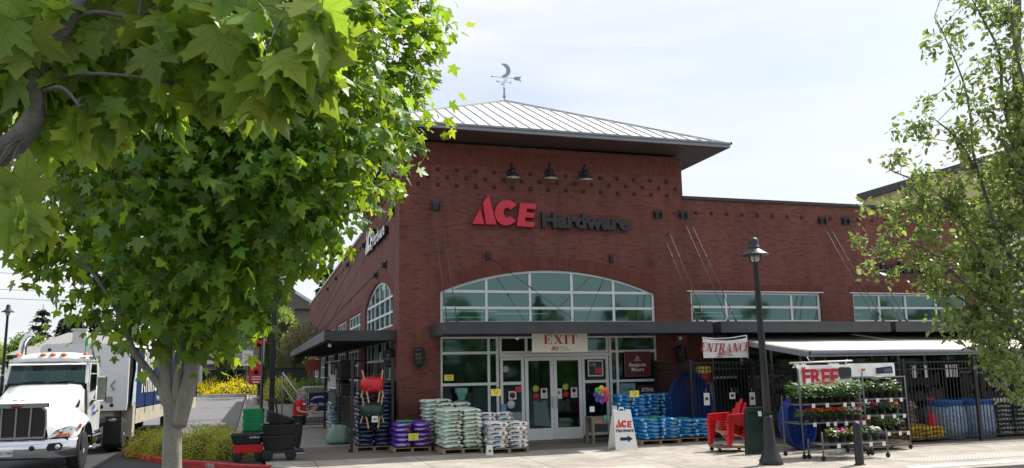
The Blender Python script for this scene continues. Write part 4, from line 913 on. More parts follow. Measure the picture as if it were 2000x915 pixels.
for k,(y,z) in enumerate([(1.9+.0,1.39),(2.9,1.39),(4.0,1.39),(5.2,1.39),(6.6,1.39),(2.2,1.89),(3.5,1.89),(4.8,1.89),(6.2,1.89)]):
    q=k%5; s=random.uniform(.28,.42); t=thing('stored_box',f'{GL[q]} on the {"middle" if z<1.8 else "upper"} shelf of the dark rack, {["nearest","second","third","fourth","fifth"][k if k<5 else k-5]} in line','box',(-1.15,.9+y,z),group='goods on the dark side rack')
    b=MB(); b.box(-.2,.25,-s,s,0,.26+.1*(k%3)); b.jit(.02,4,k); b.build('body',gm[q],t,bevel=.02); b=MB(); b.box(-.22,.27,-s-.02,s+.02,.262+.1*(k%3)+.03,.29+.1*(k%3)+.03); b.build('lid',gm[(q+1)%5],t)
ts=thing('tool_rack','row of white and grey long tool handles on the side rack','tool rack',(-1.42,3.6,1.0)); b=MB()
for k in range(16): b.bar((0,k*.13,.62+.03*(k%3)),(-.02,k*.13,.95+.04*(k%2)),.03,.02)
b.box(-.03,.03,-.1,2.1,.55,.6); b.build('handles',m_white,ts)
b=MB()
for k in range(16): b.bar((-.02,k*.13,.1+.02*(k%3)),(-.04,k*.13,.42),.07,.02)
b.build('blades',m_grey,ts)
# propane cage door with poster
pg=thing('propane_cage','white wire cage with a navy gas exchange poster beside the side wall','cage',(-1.62,9.5,0),rz=R_(6))
b=MB()
for x in (-.5,.0,.5):
    if x==0: continue
    b.box(x-.03,x+.03,-.03,.03,0,1.55)
b.box(-.47,.47,-.03,.03,0.02,.08); b.box(-.47,.47,-.03,.03,1.49,1.55); b.box(-.47,.47,-.03,.03,.38,.43)
b.build('frame',m_white,pg)
b=MB()
for k in range(13): b.bar((-.46+k*.077,0,.08),(-.46+k*.077,0,1.49),.008,.008)
for k in range(9): b.bar((-.46,0,.15+k*.16),(.46,0,.15+k*.16),.008,.008)
b.build('wire_mesh',m_white,pg)
b=MB(); b.box(-.30,.46,-.055,-.04,.62,1.30); b.build('poster',mat('navy_poster',(.02,.035,.13),.4),pg)
b=MB(); b.box(-.30,.46,-.055,-.04,.42,.61); b.build('poster_lower',m_paper,pg)
txt('Blue Rhino',.16,m_white,'white_lettering',pg,ext=.001,bold=.004,shear=.2,M=face_front(.08,-.058,.86)); 
b=MB(); b.prism([(-.25,1.02),(-.1,1.16),(.2,1.18),(.36,1.05),(.2,1.12),(-.05,1.1)],lambda u,v,d:(u,-.056-d,v),0,.003); b.build('white_swoosh',m_white,pg)
txt('TANK EXCHANGE',.07,mfr,'red_lettering',pg,ext=.001,bold=.002,M=face_front(.08,-.058,.52))
t=thing('red_hanging_sign','small brick red sign board hanging below the side canopy','sign',(-1.65,12,2.35)); b=MB(); b.box(-.28,.28,-.02,.02,-.22,.22); b.build('board',mat('brick_red_board',(.28,.06,.04),.6),t); b=MB(); b.tube([(-.2,0,.22),(-.2,0,.6)],.008,5); b.tube([(.2,0,.22),(.2,0,.6)],.008,5); b.build('chain',m_black,t)
# ================================================================ truck tractor
tk=thing('semi_truck','white day cab tractor truck with chrome bumper and dark grille parked at the kerb','truck',(-8.80,-1.13,-.12),rz=R_(-.6)); tk.scale=(1,1,.975)
m_tw=mat('truck_white_paint',(.76,.76,.755),.2,var=.06,vs=2.2,streak=(1,1,.3)); m_tw.node_tree.nodes['Principled BSDF'].inputs['Coat Weight'].default_value=.4
m_grl=mat('grille_mesh',(.035,.033,.032),.6,.3,var=.5,vs=90)
m_wsh=glass_mat('windscreen_glass',(.45,.55,.55),.10,see=.8)
m_org=mat('amber_lens',(.85,.16,.02),.25,var=.05)
Zt=.12
def loft(st,mirror=True):
    b=MB(); n=len(st[0][1]); vs=[]
    for y,pr in st:
        full=[(-x,z) for x,z in reversed(pr)]+[(x,z) for x,z in pr[1:]] if mirror else pr
        vs+=[(x,y if not callable(y) else y(x,z),z+Zt) for x,z in full]
    m=len(vs)//len(st); fs=[]
    for i in range(len(st)-1):
        for k in range(m-1): fs.append((i*m+k,i*m+k+1,(i+1)*m+k+1,(i+1)*m+k))
    b.add(vs,fs,0,True); return b,m
SW=lambda y0,a:(lambda x,z:y0+a*max(0,(abs(x)-.56)/.6)**1.6)
hood=[(SW(-1.135,.40),[(0,1.50),(.35,1.49),(.50,1.46),(.57,1.38),(.59,1.1),(.66,.74),(.92,.74),(1.1,.76),(1.16,.78)]),
(SW(-1.12,.40),[(0,1.50),(.35,1.49),(.50,1.46),(.57,1.38),(.59,1.1),(.70,.98),(.95,.92),(1.1,.88),(1.16,.80)]),
(SW(-1.02,.36),[(0,1.57),(.35,1.56),(.54,1.52),(.63,1.42),(.68,1.18),(.80,1.10),(.98,1.04),(1.12,.97),(1.18,.82)]),
(-.6,[(0,1.66),(.4,1.65),(.60,1.60),(.70,1.48),(.76,1.28),(.88,1.20),(1.06,1.13),(1.18,1.03),(1.22,.96)]),
(-.1,[(0,1.76),(.42,1.75),(.64,1.69),(.75,1.55),(.80,1.36),(.92,1.28),(1.10,1.21),(1.21,1.12),(1.23,1.05)]),
(.35,[(0,1.84),(.45,1.83),(.68,1.77),(.79,1.62),(.84,1.42),(.92,1.33),(1.08,1.24),(1.19,1.12),(1.22,1.0)]),
(.65,[(0,1.89),(.5,1.88),(.72,1.82),(.83,1.67),(.87,1.46),(.91,1.30),(1.02,1.1),(1.14,.9),(1.19,.72)]),
(.82,[(0,1.92),(.5,1.91),(.76,1.85),(.86,1.70),(.90,1.46),(.915,1.25),(.93,1.0),(.95,.8),(.96,.62)]),
(1.2,[(0,1.98),(.52,1.97),(.80,1.93),(.90,1.78),(.93,1.46),(.94,1.25),(.95,1.0),(.96,.8),(.97,.62)])]
b,m_=loft(hood); b.build('hood',m_tw,tk)
b=MB(); b.prism([(-.56,.82),(.56,.82),(.585,1.1),(.56,1.38),(.48,1.46),(-.48,1.46),(-.56,1.38),(-.585,1.1)],lambda u,v,d:(u,-d,v+Zt),1.05,1.14); gr=b.build('grille',m_grl,tk)
b=MB()
for p,q in (((-.58,.80),(-.60,1.1)),((-.60,1.1),(-.58,1.40)),((-.58,1.40),(-.48,1.49)),((.58,.80),(.60,1.1)),((.60,1.1),(.58,1.40)),((.58,1.40),(.48,1.49)),((-.58,.80),(.58,.80)),((-.28,.82),(-.29,1.46)),((.28,.82),(.29,1.46)),((0,.82),(0,1.46))):
    b.bar((p[0],-1.15,p[1]+Zt),(q[0],-1.15,q[1]+Zt),.035,.05)
b.bar((-.62,-1.13,1.52+Zt),(.62,-1.13,1.52+Zt),.10,.10); b.build('chrome_surround',m_chrome,gr)
b=MB(); b.lathe([(.0001,-.02),(.11,-.015),(.12,0)],20,(0,-1.185,1.52+Zt),0,Matrix.Rotation(PI/2,4,'X')@Matrix.Diagonal((1,.45,-1,1)))
b.build('oval_badge',mat('badge_red',(.22,.01,.02),.3),tk)
txt('Peterbilt',.055,m_chrome,'badge_lettering',tk,ext=.001,bold=.001,shear=.3,M=face_front(0,-1.208,1.52+Zt),sx=.9)
b=MB(); b.lathe([(.0001,.0),(.02,.02),(.03,.03)],8,(0,-1.03,1.60+Zt)); b.prism([(-.14,.04),(0,.015),(.14,.04),(.12,.055),(0,.03),(-.12,.055)],lambda u,v,d:(u,-1.03-d,v+1.6+Zt),0,.012); b.build('hood_ornament',m_chrome,tk)
# bumper
b=MB(); vs=[];fs=[]; xs=[-1.22,-1.2,-1.1,-.9,-.6,0,.6,.9,1.1,1.2,1.22]; pr=[(.36,.0),(.40,.05),(.56,.07),(.72,.05),(.78,0),(.79,-.05)]
for x in xs:
    yo=-1.22+.30*max(0,(abs(x)-.55)/.67)**2.2
    for z,d in pr: vs.append((x,yo-d,z-.03+Zt+.03*max(0,(abs(x)-.6))))
n_=len(pr)
for i in range(len(xs)-1):
    for k in range(n_-1): fs.append((i*n_+k,(i+1)*n_+k,(i+1)*n_+k+1,i*n_+k+1))
b.add(vs,fs,0,True); o=b.build('bumper',m_chrome,tk); mo=o.modifiers.new('s','SOLIDIFY'); mo.thickness=.03
b=MB(); b.box(-1.05,1.05,-1.1,-.95,.50+Zt,.80+Zt); b.build('bumper_backing',m_black,tk)
for x in (.38,-.38): b=MB(); b.lathe([(.0001,0),(.055,0),(.06,.01)],16,(x,-1.305,.58+Zt),0,Matrix.Rotation(PI/2,4,'X')@Matrix.Diagonal((1,1,-1,1))); b.build('tow_hole',m_black,tk)
for x in (.82,-.82):
    b=MB(); b.prism([(x-.13,.50),(x+.12,.51),(x+.16,.62),(x+.10,.68),(x-.12,.67),(x-.16,.58)],lambda u,v,d:(u,-1.25+.14*max(0,(abs(u)-.7))*1.3-d,v+Zt),.0,.02); f=b.build('fog_recess',m_black,tk)
    b=MB(); b.lathe([(.0001,-.02),(.05,-.01),(.055,0)],14,(x+.06*(1 if x>0 else -1),-1.265,.59+Zt),0,Matrix.Rotation(PI/2,4,'X')@Matrix.Diagonal((1,1,-1,1))); b.build('fog_lamp',mat('clear_lens%d'%(x>0),(.6,.62,.62),.1),f)
lp=thing('licence_plate','','x'); bpy.data.objects.remove(lp)
b=MB(); b.box(-.28,.02,-1.315,-1.300,.42+Zt,.57+Zt); pl=b.build('licence_plate',m_white,tk)
txt('92117RP',.095,mat('plate_blue',(.04,.06,.16),.5),'plate_lettering',pl,ext=.001,bold=.0015,M=face_front(-.13,-1.318,.485+Zt),sx=.85)
# headlights
for s in (-1,1):
    q=[(.62,.80),(.9,.80),(1.08,.86),(1.13,1.0),(1.04,1.06),(.80,.98)]
    b=MB(); fn=lambda u,v,d:(s*u,-1.150+.40*max(0,(u-.56)/.6)**1.6+max(0,v-.88)*.25-d,v-.02+Zt)
    b.prism(q,fn,-.02,.02); h=b.build('headlight',mat('headlight_lens%d'%s,(.55,.57,.58),.08,.5),tk,bevel=.008)
    b=MB(); b.prism([(.76,.815),(1.04,.86),(1.04,.90),(.84,.875)],fn,.0205,.028); b.build('amber_indicator',m_org,h)
    b=MB(); b.lathe([(.0001,.0),(.05,.01),(.062,.03)],14,fn(.86,.93,.012),0,Matrix.Rotation(PI/2,4,'X')@Matrix.Diagonal((1,1,-1,1))); b.lathe([(.0001,.0),(.035,.01),(.042,.03)],14,fn(1.03,.98,.012),0,Matrix.Rotation(PI/2,4,'X')@Matrix.Diagonal((1,1,-1,1))); b.build('reflector',m_chrome,h)
    b=MB(); b.box(s*1.19-.015,s*1.19+.02,-.70,-.58,.98+Zt,1.06+Zt); b.build('side_marker',m_org,tk)
    # air intake and trims on the hood side
    b=MB(); b.prism([(.35,1.42),(.72,1.58),(.72,1.50),(.60,1.40)],lambda u,v,d:(s*(.865+d+.0*u),u,v+Zt),0,.02); b.build('air_intake',m_black,tk)
m_rim=mat('polished_rim',(.62,.63,.65),.35,.15)
def wheel(x,y,r,w,s,name='wheel',tractor=tk,z0=0,chrome=True):
    M=Matrix.Rotation(s*PI/2,4,'Y'); b=MB()
    b.lathe([(r*.58,-w/2),(r*.9,-w/2),(r*.985,-w*.38),(r,-w*.25),(r,w*.25),(r*.985,w*.38),(r*.9,w/2),(r*.58,w/2)],36,(x,y,z0+r),0,M)
    o=b.build(name,m_rubber,tractor)
    b=MB(); b.lathe([(r*.60,w*.49),(r*.56,w*.50),(r*.52,w*.30),(r*.36,w*.22),(r*.20,w*.30),(r*.19,w*.42),(r*.12,w*.5),(.0001,w*.52)],24,(x,y,z0+r),0,M)
    b.build('rim',m_rim if chrome else m_grey,o); b=MB()
    for k in range(10):
        a=2*PI*k/10; p=M@Vector((r*.43*math.cos(a),r*.43*math.sin(a),w*.235)); b.lathe([(r*.055,0),(r*.055,w*.02),(.0001,w*.022)],8,Vector((x,y,z0+r))+p,0,M)
    b.build('hand_holes',m_black,o); return o
for s in (-1,1): wheel(s*1.03,0,.50,.28,s)
for s in (-1,1):
    wheel(s*.96,5.33,.50,.5,s); wheel(s*.96,6.5,.50,.5,s)
# wheel arch liners
b=MB(); b.box(-.85,.85,-1.0,1.0,.35+Zt,.85+Zt); b.box(-.42,.42,-.9,7.0,.55+Zt,.80+Zt); b.build('chassis',m_black,tk)
for s in (-1,1):
    b=MB(); pts=[]
    for k in range(15):
        a=PI*(k/14)*1.06-.1; pts.append((s*1.215,-math.cos(a)*.60+.02,.50+Zt+math.sin(a)*.56))
    b.tube(pts,.018,6); b.build('arch_lip',m_black,tk)
# cab
cab=MB()
stn=[(1.20,[(0,1.98),(.90,1.97),(.965,1.45),(.97,.62)]),]
cb=MB()
B1=[(.97,.62),(.97,1.45),(.93,1.97),(.87,2.56)]
# side walls, rear wall, roof as one shell
ys0={.62:1.2,1.45:1.2,1.97:1.20,2.56:1.44}
vs=[];fs=[]
for x,z in B1: vs.append((x,ys0[z],z+Zt)); vs.append((x,2.78,z+Zt)); vs.append((-x,ys0[z],z+Zt)); vs.append((-x,2.78,z+Zt))
for k in range(3):
    a=k*4;c=(k+1)*4; fs+= [(a,a+1,c+1,c),(a+3,a+2,c+2,c+3),(a+1,a+3,c+3,c+1)]
cb.add(vs,fs,0)
# pillars around windscreen are the side edges; roof cap
rs=[(1.30,2.56,.90),(1.34,2.66,.88),(1.50,2.74,.82),(2.0,2.79,.80),(2.6,2.78,.80),(2.78,2.70,.84)]
vs=[];fs=[]; m=9
for (y,z,x) in rs:
    for k in range(m):
        u=k/(m-1)*2-1; xx=u*(x+.02); vs.append((xx,y+ .05*u*u*(1 if y<1.6 else 0),z-.10*abs(u)**4+Zt))
for i in range(len(rs)-1):
    for k in range(m-1): fs.append((i*m+k,i*m+k+1,(i+1)*m+k+1,(i+1)*m+k))
cb.add(vs,fs,0,True)
for s in (-1,1): cb.add([(s*.89,1.40,2.54+Zt),(s*.90,1.36,2.56+Zt),(s*.86,2.78,2.62+Zt),(s*.87,2.78,2.54+Zt)],[(0,1,2,3)],0)
cb.bar((-.9,1.40,2.57+Zt),(.9,1.40,2.57+Zt),.12,.07)
for s in (-1,1): cb.bar((s*.905,1.215,1.97+Zt),(s*.865,1.43,2.56+Zt),.06,.07)
o=cb.build('cab',m_tw,tk); mo=o.modifiers.new('s','SOLIDIFY'); mo.thickness=.02; mo.offset=-1
b=MB(); b.add([(-.88,1.21,2.0+Zt),(.88,1.21,2.0+Zt),(.845,1.41,2.50+Zt),(-.845,1.41,2.50+Zt)],[(0,1,2,3)]); b.build('windscreen',m_wsh,tk)
b=MB(); b.add([(-.87,1.19,2.455+Zt),(.87,1.19,2.455+Zt),(.84,1.405,2.53+Zt),(-.84,1.405,2.53+Zt)],[(0,1,2,3)]); b.build('sun_visor',m_tw,tk)
b=MB()
for x in (-.55,.1): b.bar((x,1.19,2.02+Zt),(x+.5,1.205,2.035+Zt),.02,.02); b.bar((x,1.19,2.02+Zt),(x+.02,1.17,1.99+Zt),.02,.02)
b.build('wiper',m_black,tk)
b=MB(); b.box(-.86,.86,1.26,1.62,1.5+Zt,2.02+Zt); b.build('dashboard',m_blackp,tk)
m_seat=mat('seat_fabric',(.06,.06,.065),.9)
for x in (-.45,.45):
    b=MB(); b.box(x-.25,x+.25,1.75,2.2,1.4+Zt,1.65+Zt); b.box(x-.24,x+.24,2.15,2.35,1.6+Zt,2.3+Zt); b.box(x-.13,x+.13,2.18,2.3,2.3+Zt,2.46+Zt); b.build('seat',m_seat,tk,bevel=.04)
b=MB(); pts=[(.45+.22*math.cos(2*PI*k/20),1.66+.08*math.sin(2*PI*k/20),2.0+Zt+.19*math.sin(2*PI*k/20)) for k in range(21)]; b.tube(pts,.015,6,cap=False); b.build('steering_wheel',m_black,tk)
# doors (the near side faces the store)
for s in (-1,1):
    fn=lambda u,v,d:(s*(.972-.033*max(0,(v-1.45))/.55-.02*max(0,v-1.97)+d),u,v+Zt)
    b=MB(); b.prism([(1.24,.72),(2.30,.72),(2.32,2.50),(1.55,2.50),(1.30,1.98)],fn,.0,.022); d=b.build('door',m_tw,tk,bevel=.006)
    b=MB(); b.prism([(1.40,1.80),(2.22,1.86),(2.23,2.43),(1.62,2.43),(1.42,2.02)],fn,.023,.028); b.build('side_window',m_wsh,d)
    b=MB(); b.prism([(1.36,1.76),(2.26,1.82),(2.27,2.47),(1.60,2.47),(1.38,2.04)],fn,.010,.0229); b.build('window_seal',m_black,d)
    b=MB(); b.prism([(1.36,1.50),(1.9,1.62),(2.2,1.78),(2.22,1.70),(1.95,1.54),(1.62,1.44),(1.40,1.40)],fn,.0235,.027); b.prism([(1.62,1.52),(2.22,1.64),(2.2,1.58),(1.8,1.48)],fn,.0235,.026); b.build('black_swoosh',m_black,d)
    b=MB(); b.box(min(s*1.0,s*1.02),max(s*1.0,s*1.02),2.08,2.24,1.20+Zt,1.27+Zt); b.build('door_handle',m_chrome,d)
    Mx=(Matrix.Translation((.998,1.80,0))@Matrix.Rotation(PI/2,4,'Z') if s>0 else Matrix.Translation((-.998,1.80,0))@Matrix.Rotation(-PI/2,4,'Z'))
    txt('Blue',.19,mat('decal_blue%d'%s,(.03,.14,.42),.4),'door_lettering',d,ext=.001,bold=.004,shear=.15,M=Mx@face_front(0,0,1.36+Zt)); txt('Rhino',.19,mat('decal_blue_b%d'%s,(.03,.14,.42),.4),'door_lettering',d,ext=.001,bold=.004,shear=.15,M=Mx@face_front(.05,0,1.20+Zt))
    # mirror
    b=MB(); b.tube([(s*.96,1.36,2.22+Zt),(s*1.22,1.28,2.2+Zt)],.015,6); b.tube([(s*.97,1.34,1.55+Zt),(s*1.22,1.28,1.56+Zt)],.015,6); ma=b.build('mirror_arm',m_chrome,tk)
    b=MB(); b.box(s*1.24-.12,s*1.24+.12,1.20,1.33,1.50+Zt,2.16+Zt); b.build('mirror_housing',m_chrome,ma,bevel=.04)
for s in (-1,1):
    b=MB(); b.tube([(s*.56,1.13,1.985+Zt-.005),(s*.80,1.12,1.94+Zt),(s*.905,1.12,1.79+Zt),(s*.935,1.12,1.46+Zt),(s*.965,1.12,.8+Zt)],.008,5); b.build('cowl_seam',m_black,tk)
b=MB(); b.tube([(-.56,1.13,1.985+Zt),(.56,1.13,1.985+Zt)],.012,5); b.build('cowl_vent',m_black,tk)
# tanks and steps
for s in (-1,1):
    b=MB(); b.tube([(s*.78,1.30,.50+Zt),(s*.78,2.75,.50+Zt)],.29,24); b.build('fuel_tank',m_chrome,tk); b=MB()
    for y in (1.35,1.9): b.box(min(s*.85,s*1.12),max(s*.85,s*1.12),y,y+.45,.30+Zt,.34+Zt)
    b.box(min(s*.85,s*1.10),max(s*.85,s*1.10),1.3,2.5,.60+Zt,.63+Zt); b.build('step',m_grey,tk)
    b=MB(); b.box(s*.98-.24,s*.98+.24,4.70,4.72,.15+Zt,.95+Zt); mf=b.build('mud_flap',m_black,tk)
    b=MB(); b.lathe([(.0001,0),(.12,0)],16,(s*.98,4.685,.85+Zt),0,Matrix.Rotation(PI/2,4,'X')@Matrix.Diagonal((1,.4,1,1))); b.build('oval_plate',m_white,mf)
b=MB(); b.box(-.85,.85,2.85,4.4,.80+Zt,.95+Zt); b.lathe([(.0001,.12),(.45,.12),(.45,0)],20,(0,5.6,.85+Zt)); b.build('fifth_wheel_deck',m_black,tk)
b=MB(); b.box(.55,.8,2.9,3.1,1.1+Zt,1.5+Zt); b.build('red_air_box',mat('dull_red',(.25,.02,.02),.5),tk)
# exhaust stack with curved tip
b=MB(); b.tube([(-1.03,2.95,.7+Zt),(-1.03,2.95,2.2+Zt),(-1.03,2.95,2.95+Zt),(-1.0,2.95,3.10+Zt),(-.93,2.95,3.23+Zt),(-.80,2.95,3.32+Zt)],[.10,.10,.10,.10,.10,.10],16); b.build('exhaust_stack',m_chrome,tk)
for x in (-.72,-.17,.05,.30,.80):
    b=MB(); b.lathe([(.075,0),(.07,.035),(.04,.06),(.0001,.065)],10,(x,1.44,2.70+Zt),0,Matrix.Diagonal((1,1.4,1,1))); b.build('roof_marker_light',m_org,tk)
an=MB(); an.tube([(.80,1.36,2.2+Zt),(.80,1.34,2.9+Zt),(.81,1.34,3.25+Zt)],.008,5); a_=an.build('antenna',m_black,tk)
b=MB(); b.prism([(-.03,0),(.04,0),(.05,.2),(-.02,.22)],lambda u,v,d:(.81+u,1.33+d,2.92+v+Zt),0,.01); b.build('green_flag',mat('green_flag',(.03,.45,.10),.5),a_)
b=MB(); b.tube([(.80,1.33,3.1+Zt),(.79,1.33,3.28+Zt),(.83,1.33,3.40+Zt),(.86,1.33,3.5+Zt)],[.02,.018,.012,.005],5); b.build('white_tassel',m_white,a_)
# ================================================================ trailer
tr=thing('cargo_trailer','low box trailer with white front wall and navy lettered side behind the truck','trailer',(-7.47,3.95,-.12),rz=R_(-4.7)); tr.scale=(1,1,.975)
m_box=mat('trailer_white',(.78,.80,.79),.4,var=.06); m_navy=mat('trailer_navy',(.022,.045,.15),.35,var=.2,vs=1.2); m_crm=mat('trailer_cream',(.55,.50,.40),.6,var=.15)
b=MB(); q=[(-2.45,1.10),(-.02,1.10),(0,1.3),(0,2.95),(-.04,3.06),(-.14,3.12),(-2.3,3.12),(-2.41,3.06),(-2.45,2.95)]
b.prism([(u,v+Zt) for u,v in q],lambda u,v,d:(u,d,v),0,.10); b.build('front_wall',m_box,tr)
b=MB(); b.prism([(-.06,3.03+Zt),(-2.38,3.03+Zt),(-2.3,3.10+Zt),(-.14,3.10+Zt)],lambda u,v,d:(u,d,v),.102,13); b.build('roof',m_box,tr)
b=MB(); b.box(-2.35,-.10,.102,12.95,1.1+Zt,3.02+Zt); b.build('cargo_core',m_black,tr)
b=MB(); 
for k in range(9):
    y0=1.25+k*1.3; b.box(-.097,-.03,y0+.02,y0+1.28,1.12+Zt,2.98+Zt)
b.build('side_door_panels',m_navy,tr)
for k in range(10): b=MB(); y0=1.25+k*1.3; b.box(-.10,-.01,y0-.025,y0+.018,.9+Zt,3.0+Zt); b.build('door_post',m_black,tr)
b=MB(); b.box(-2.3,-.02,1.3,13,.62+Zt,1.085+Zt); b.box(-.35,-.02,.9,1.22,.25+Zt,1.3+Zt); b.box(-2.3,-.4,.2,1.2,.85+Zt,1.09+Zt); b.build('cream_skirt',m_crm,tr)
b=MB(); b.prism([(.75,1.2),(1.2,1.2),(1.22,2.9),(.95,2.9),(1.05,2.3),(.85,1.9)],lambda u,v,d:(-.03+d,u,v+Zt),0,.01); b.build('white_brush_streak',mat('brush_white',(.55,.65,.75),.5),tr)
def sidetxt(s,size,y,z,m,sh=.0,bold=.02): 
    return txt(s,size,m,'white_lettering',tr,ext=.004,bold=bold,shear=sh,M=Matrix.Translation((-.018,y,0))@Matrix.Rotation(PI/2,4,'Z')@face_front(0,0,z+Zt),sx=.95)
m_lw=mat('letter_white',(.75,.74,.70),.5)
sidetxt('Blue',.95,2.9,2.62,m_lw); sidetxt('Rhino',1.1,3.1,1.92,m_lw,.12); sidetxt('Propane exchange',.22,5.1,1.33,m_lw,0,.004)
b=MB(); b.lathe([(.0001,.0),(.10,.005)],14,(-.013,1.75,2.25+Zt),0,Matrix.Rotation(PI/2,4,'Y')); b.build('yellow_dot',m_yel,tr)
for (x,z) in ((-2.2,3.0),(-.12,2.96)): b=MB(); b.lathe([(.045,0),(.05,.012),(.0001,.014)],12,(x,-.001,z+Zt-.05),0,Matrix.Rotation(PI/2,4,'X')); b.build('front_marker',m_black,tr)
b=MB(); [b.box(-1.1,-.8,-.012,-.001,2.45+.035*k+Zt,2.465+.035*k+Zt) for k in range(9)]; b.build('vent_louvre',m_grey,tr)
b=MB(); b.box(-.6,-.4,-.02,-.001,1.35+Zt,1.52+Zt); b.build('data_plate',m_grey,tr)
b=MB(); b.tube([(-.35,-.03,2.0+Zt),(-.45,-.05,1.85+Zt),(-.36,-.04,1.7+Zt)],.015,6); b.build('air_hose',m_black,tr)
b=MB(); b.lathe([(.06,0),(.05,.02),(.0001,.02)],12,(-.7,-.001,1.22+Zt),0,Matrix.Rotation(PI/2,4,'X')); b.lathe([(.06,0),(.05,.02),(.0001,.02)],12,(-.42,-.001,1.26+Zt),0,Matrix.Rotation(PI/2,4,'X')); b.build('gladhand',m_blk,tr)
b=MB(); b.box(-.07,-.05,1.0,1.1,1.12+Zt,1.2+Zt); b.build('red_marker',m_redp,tr)
for x in (-.35,-2.1): wheel(x,9.8,.48,.5,1 if x>-1 else -1,tractor=tr,chrome=False); wheel(x,11.0,.48,.5,1 if x>-1 else -1,tractor=tr,chrome=False)
b=MB(); b.box(-.45,-.3,7.4,7.55,.05,.75); b.box(-2.1,-1.95,7.4,7.55,.05,.75); b.build('landing_gear',m_black,tr)
# ================================================================ person
def skin_chain(verts,edges,rad,name,m,parent,sub=2,root=0):
    me=bpy.data.meshes.new(name); me.from_pydata([tuple(v) for v in verts],edges,[]); o=bpy.data.objects.new('tmp_skin',me); col.objects.link(o)
    sk=o.modifiers.new('skin','SKIN'); 
    for i,r in enumerate(rad):
        sv=me.skin_vertices[0].data[i]; sv.radius=(r,r) if not hasattr(r,'__len__') else r; sv.use_root=(i==root)
    sb=o.modifiers.new('sub','SUBSURF'); sb.levels=sub; sb.render_levels=sub
    bpy.context.view_layer.update(); me2=bpy.data.meshes.new_from_object(o.evaluated_get(bpy.context.evaluated_depsgraph_get())); bpy.data.objects.remove(o)
    me2.name=name; me2.materials.clear(); me2.materials.append(m)
    me2.polygons.foreach_set('use_smooth',[True]*len(me2.polygons)); me2.polygons.foreach_set('material_index',[0]*len(me2.polygons))
    oo=bpy.data.objects.new(name,me2); col.objects.link(oo)
    if parent is not None: oo.parent=parent
    return oo
m_skin=mat('skin',(.42,.22,.15),.55,var=.08); m_shirt=mat('red_shirt',(.42,.010,.018),.85,var=.12,vs=7,bump=.3,bs=14); m_trs=mat('dark_trousers',(.022,.023,.03),.9,var=.15); m_shoe=mat('black_shoe',(.03,.03,.03),.5)
pe=thing('person','man in red t-shirt, dark trousers and blue face covering standing on the walk','person',(-2.68,-.22,0),rz=R_(-8)); pe.scale=(1.14,1.14,1.0)
# body faces +X (profile to the camera), scaled to 1.66 m
def V(x,y,z): return Vector((x,y,z))*.955
bv=[V(0,0,.95),V(0,0,1.08),V(-.01,0,1.24),V(-.01,0,1.40),V(.0,0,1.49),V(.03,0,1.56),
 V(0,-.10,.90),V(.02,-.11,.50),V(-.02,-.11,.10),V(.10,-.12,.045),
 V(0,.10,.90),V(.00,.11,.50),V(-.06,.11,.10),V(.06,.12,.045),
 V(0,-.19,1.40),V(.00,-.25,1.14),V(.20,-.20,1.10),V(.27,-.17,1.13),
 V(0,.19,1.40),V(.04,.25,1.14),V(.24,.14,1.16),V(.31,.09,1.20)]
be=[(0,1),(1,2),(2,3),(3,4),(4,5),(0,6),(6,7),(7,8),(8,9),(0,10),(10,11),(11,12),(12,13),(3,14),(14,15),(15,16),(16,17),(3,18),(18,19),(19,20),(20,21)]
brd=[(.145,.15),(.135,.145),(.15,.165),(.13,.155),.06,.055,.085,.055,.038,.035,.085,.055,.038,.035,.058,.042,.032,.026,.058,.042,.032,.026]
# fingers rooted in the palms
def hand(root_i,c,dirv,side,up):
    d=dirv.normalized(); s=side.normalized(); u=up.normalized(); n0=len(bv); bv.append(c+d*.05); be.append((root_i,n0)); brd.append((.026,.017))
    for k,(o,L) in enumerate(((-.026,.066),(-.009,.076),(.009,.070),(.026,.055))):
        p=c+d*.08+s*o; a=len(bv); bv.append(p); bv.append(p+d*L*.5-u*.012); bv.append(p+d*L*.75-u*.045); be.extend([(n0,a),(a,a+1),(a+1,a+2)]); brd.extend([.0095,.009,.0075])
    a=len(bv); bv.append(c+d*.03-s*.038); bv.append(c+d*.07-s*.055-u*.01); bv.append(c+d*.10-s*.045-u*.03); be.extend([(n0,a),(a,a+1),(a+1,a+2)]); brd.extend([.012,.010,.008])
hand(17,bv[17],Vector((.9,.25,.25)),Vector((0,0,1)),Vector((0,-1,0)))
hand(21,bv[21],Vector((.95,-.2,.2)),Vector((0,0,1)),Vector((0,1,0)))
skin_chain(bv,be,brd,'body',m_skin,pe,1)
# head with face
b=MB(); n=20; vs=[];fs=[]; rr=18
for i in range(rr+1):
    t=i/rr; z=-.125+.25*t
    for k in range(n):
        a=2*PI*k/n; ca,sa=math.cos(a),math.sin(a)
        prof=math.sin(PI*min(1,max(0,t))**.92)**.62 if 0<t<1 else .001
        rx=.098*prof; ry=.076*prof
        x=ca*rx; y=sa*ry
        if t<.45: x=x*(.80+.2*t/.45)+.012*(1-t/.45)
        if ca>.93 and .34<t<.52: x+=.024*(1-abs(t-.40)/.14)    # nose
        if ca>.8 and .52<t<.60: x-=.004                          # eye sockets
        if ca>.85 and .27<t<.33: x+=.005                         # lips
        if ca>.85 and .12<t<.22: x+=.006                         # chin
        vs.append((x+.045,y,z+1.585*.985+.0))
for i in range(rr):
    for k in range(n): fs.append((i*n+k,i*n+(k+1)%n,(i+1)*n+(k+1)%n,(i+1)*n+k))
b.add(vs,fs,0,True)
for s in (-1,1): b.ball((.035,s*.076,1.565),.026,8,0,(.75,.35,1.1))
hd=b.build('head',m_skin,pe)
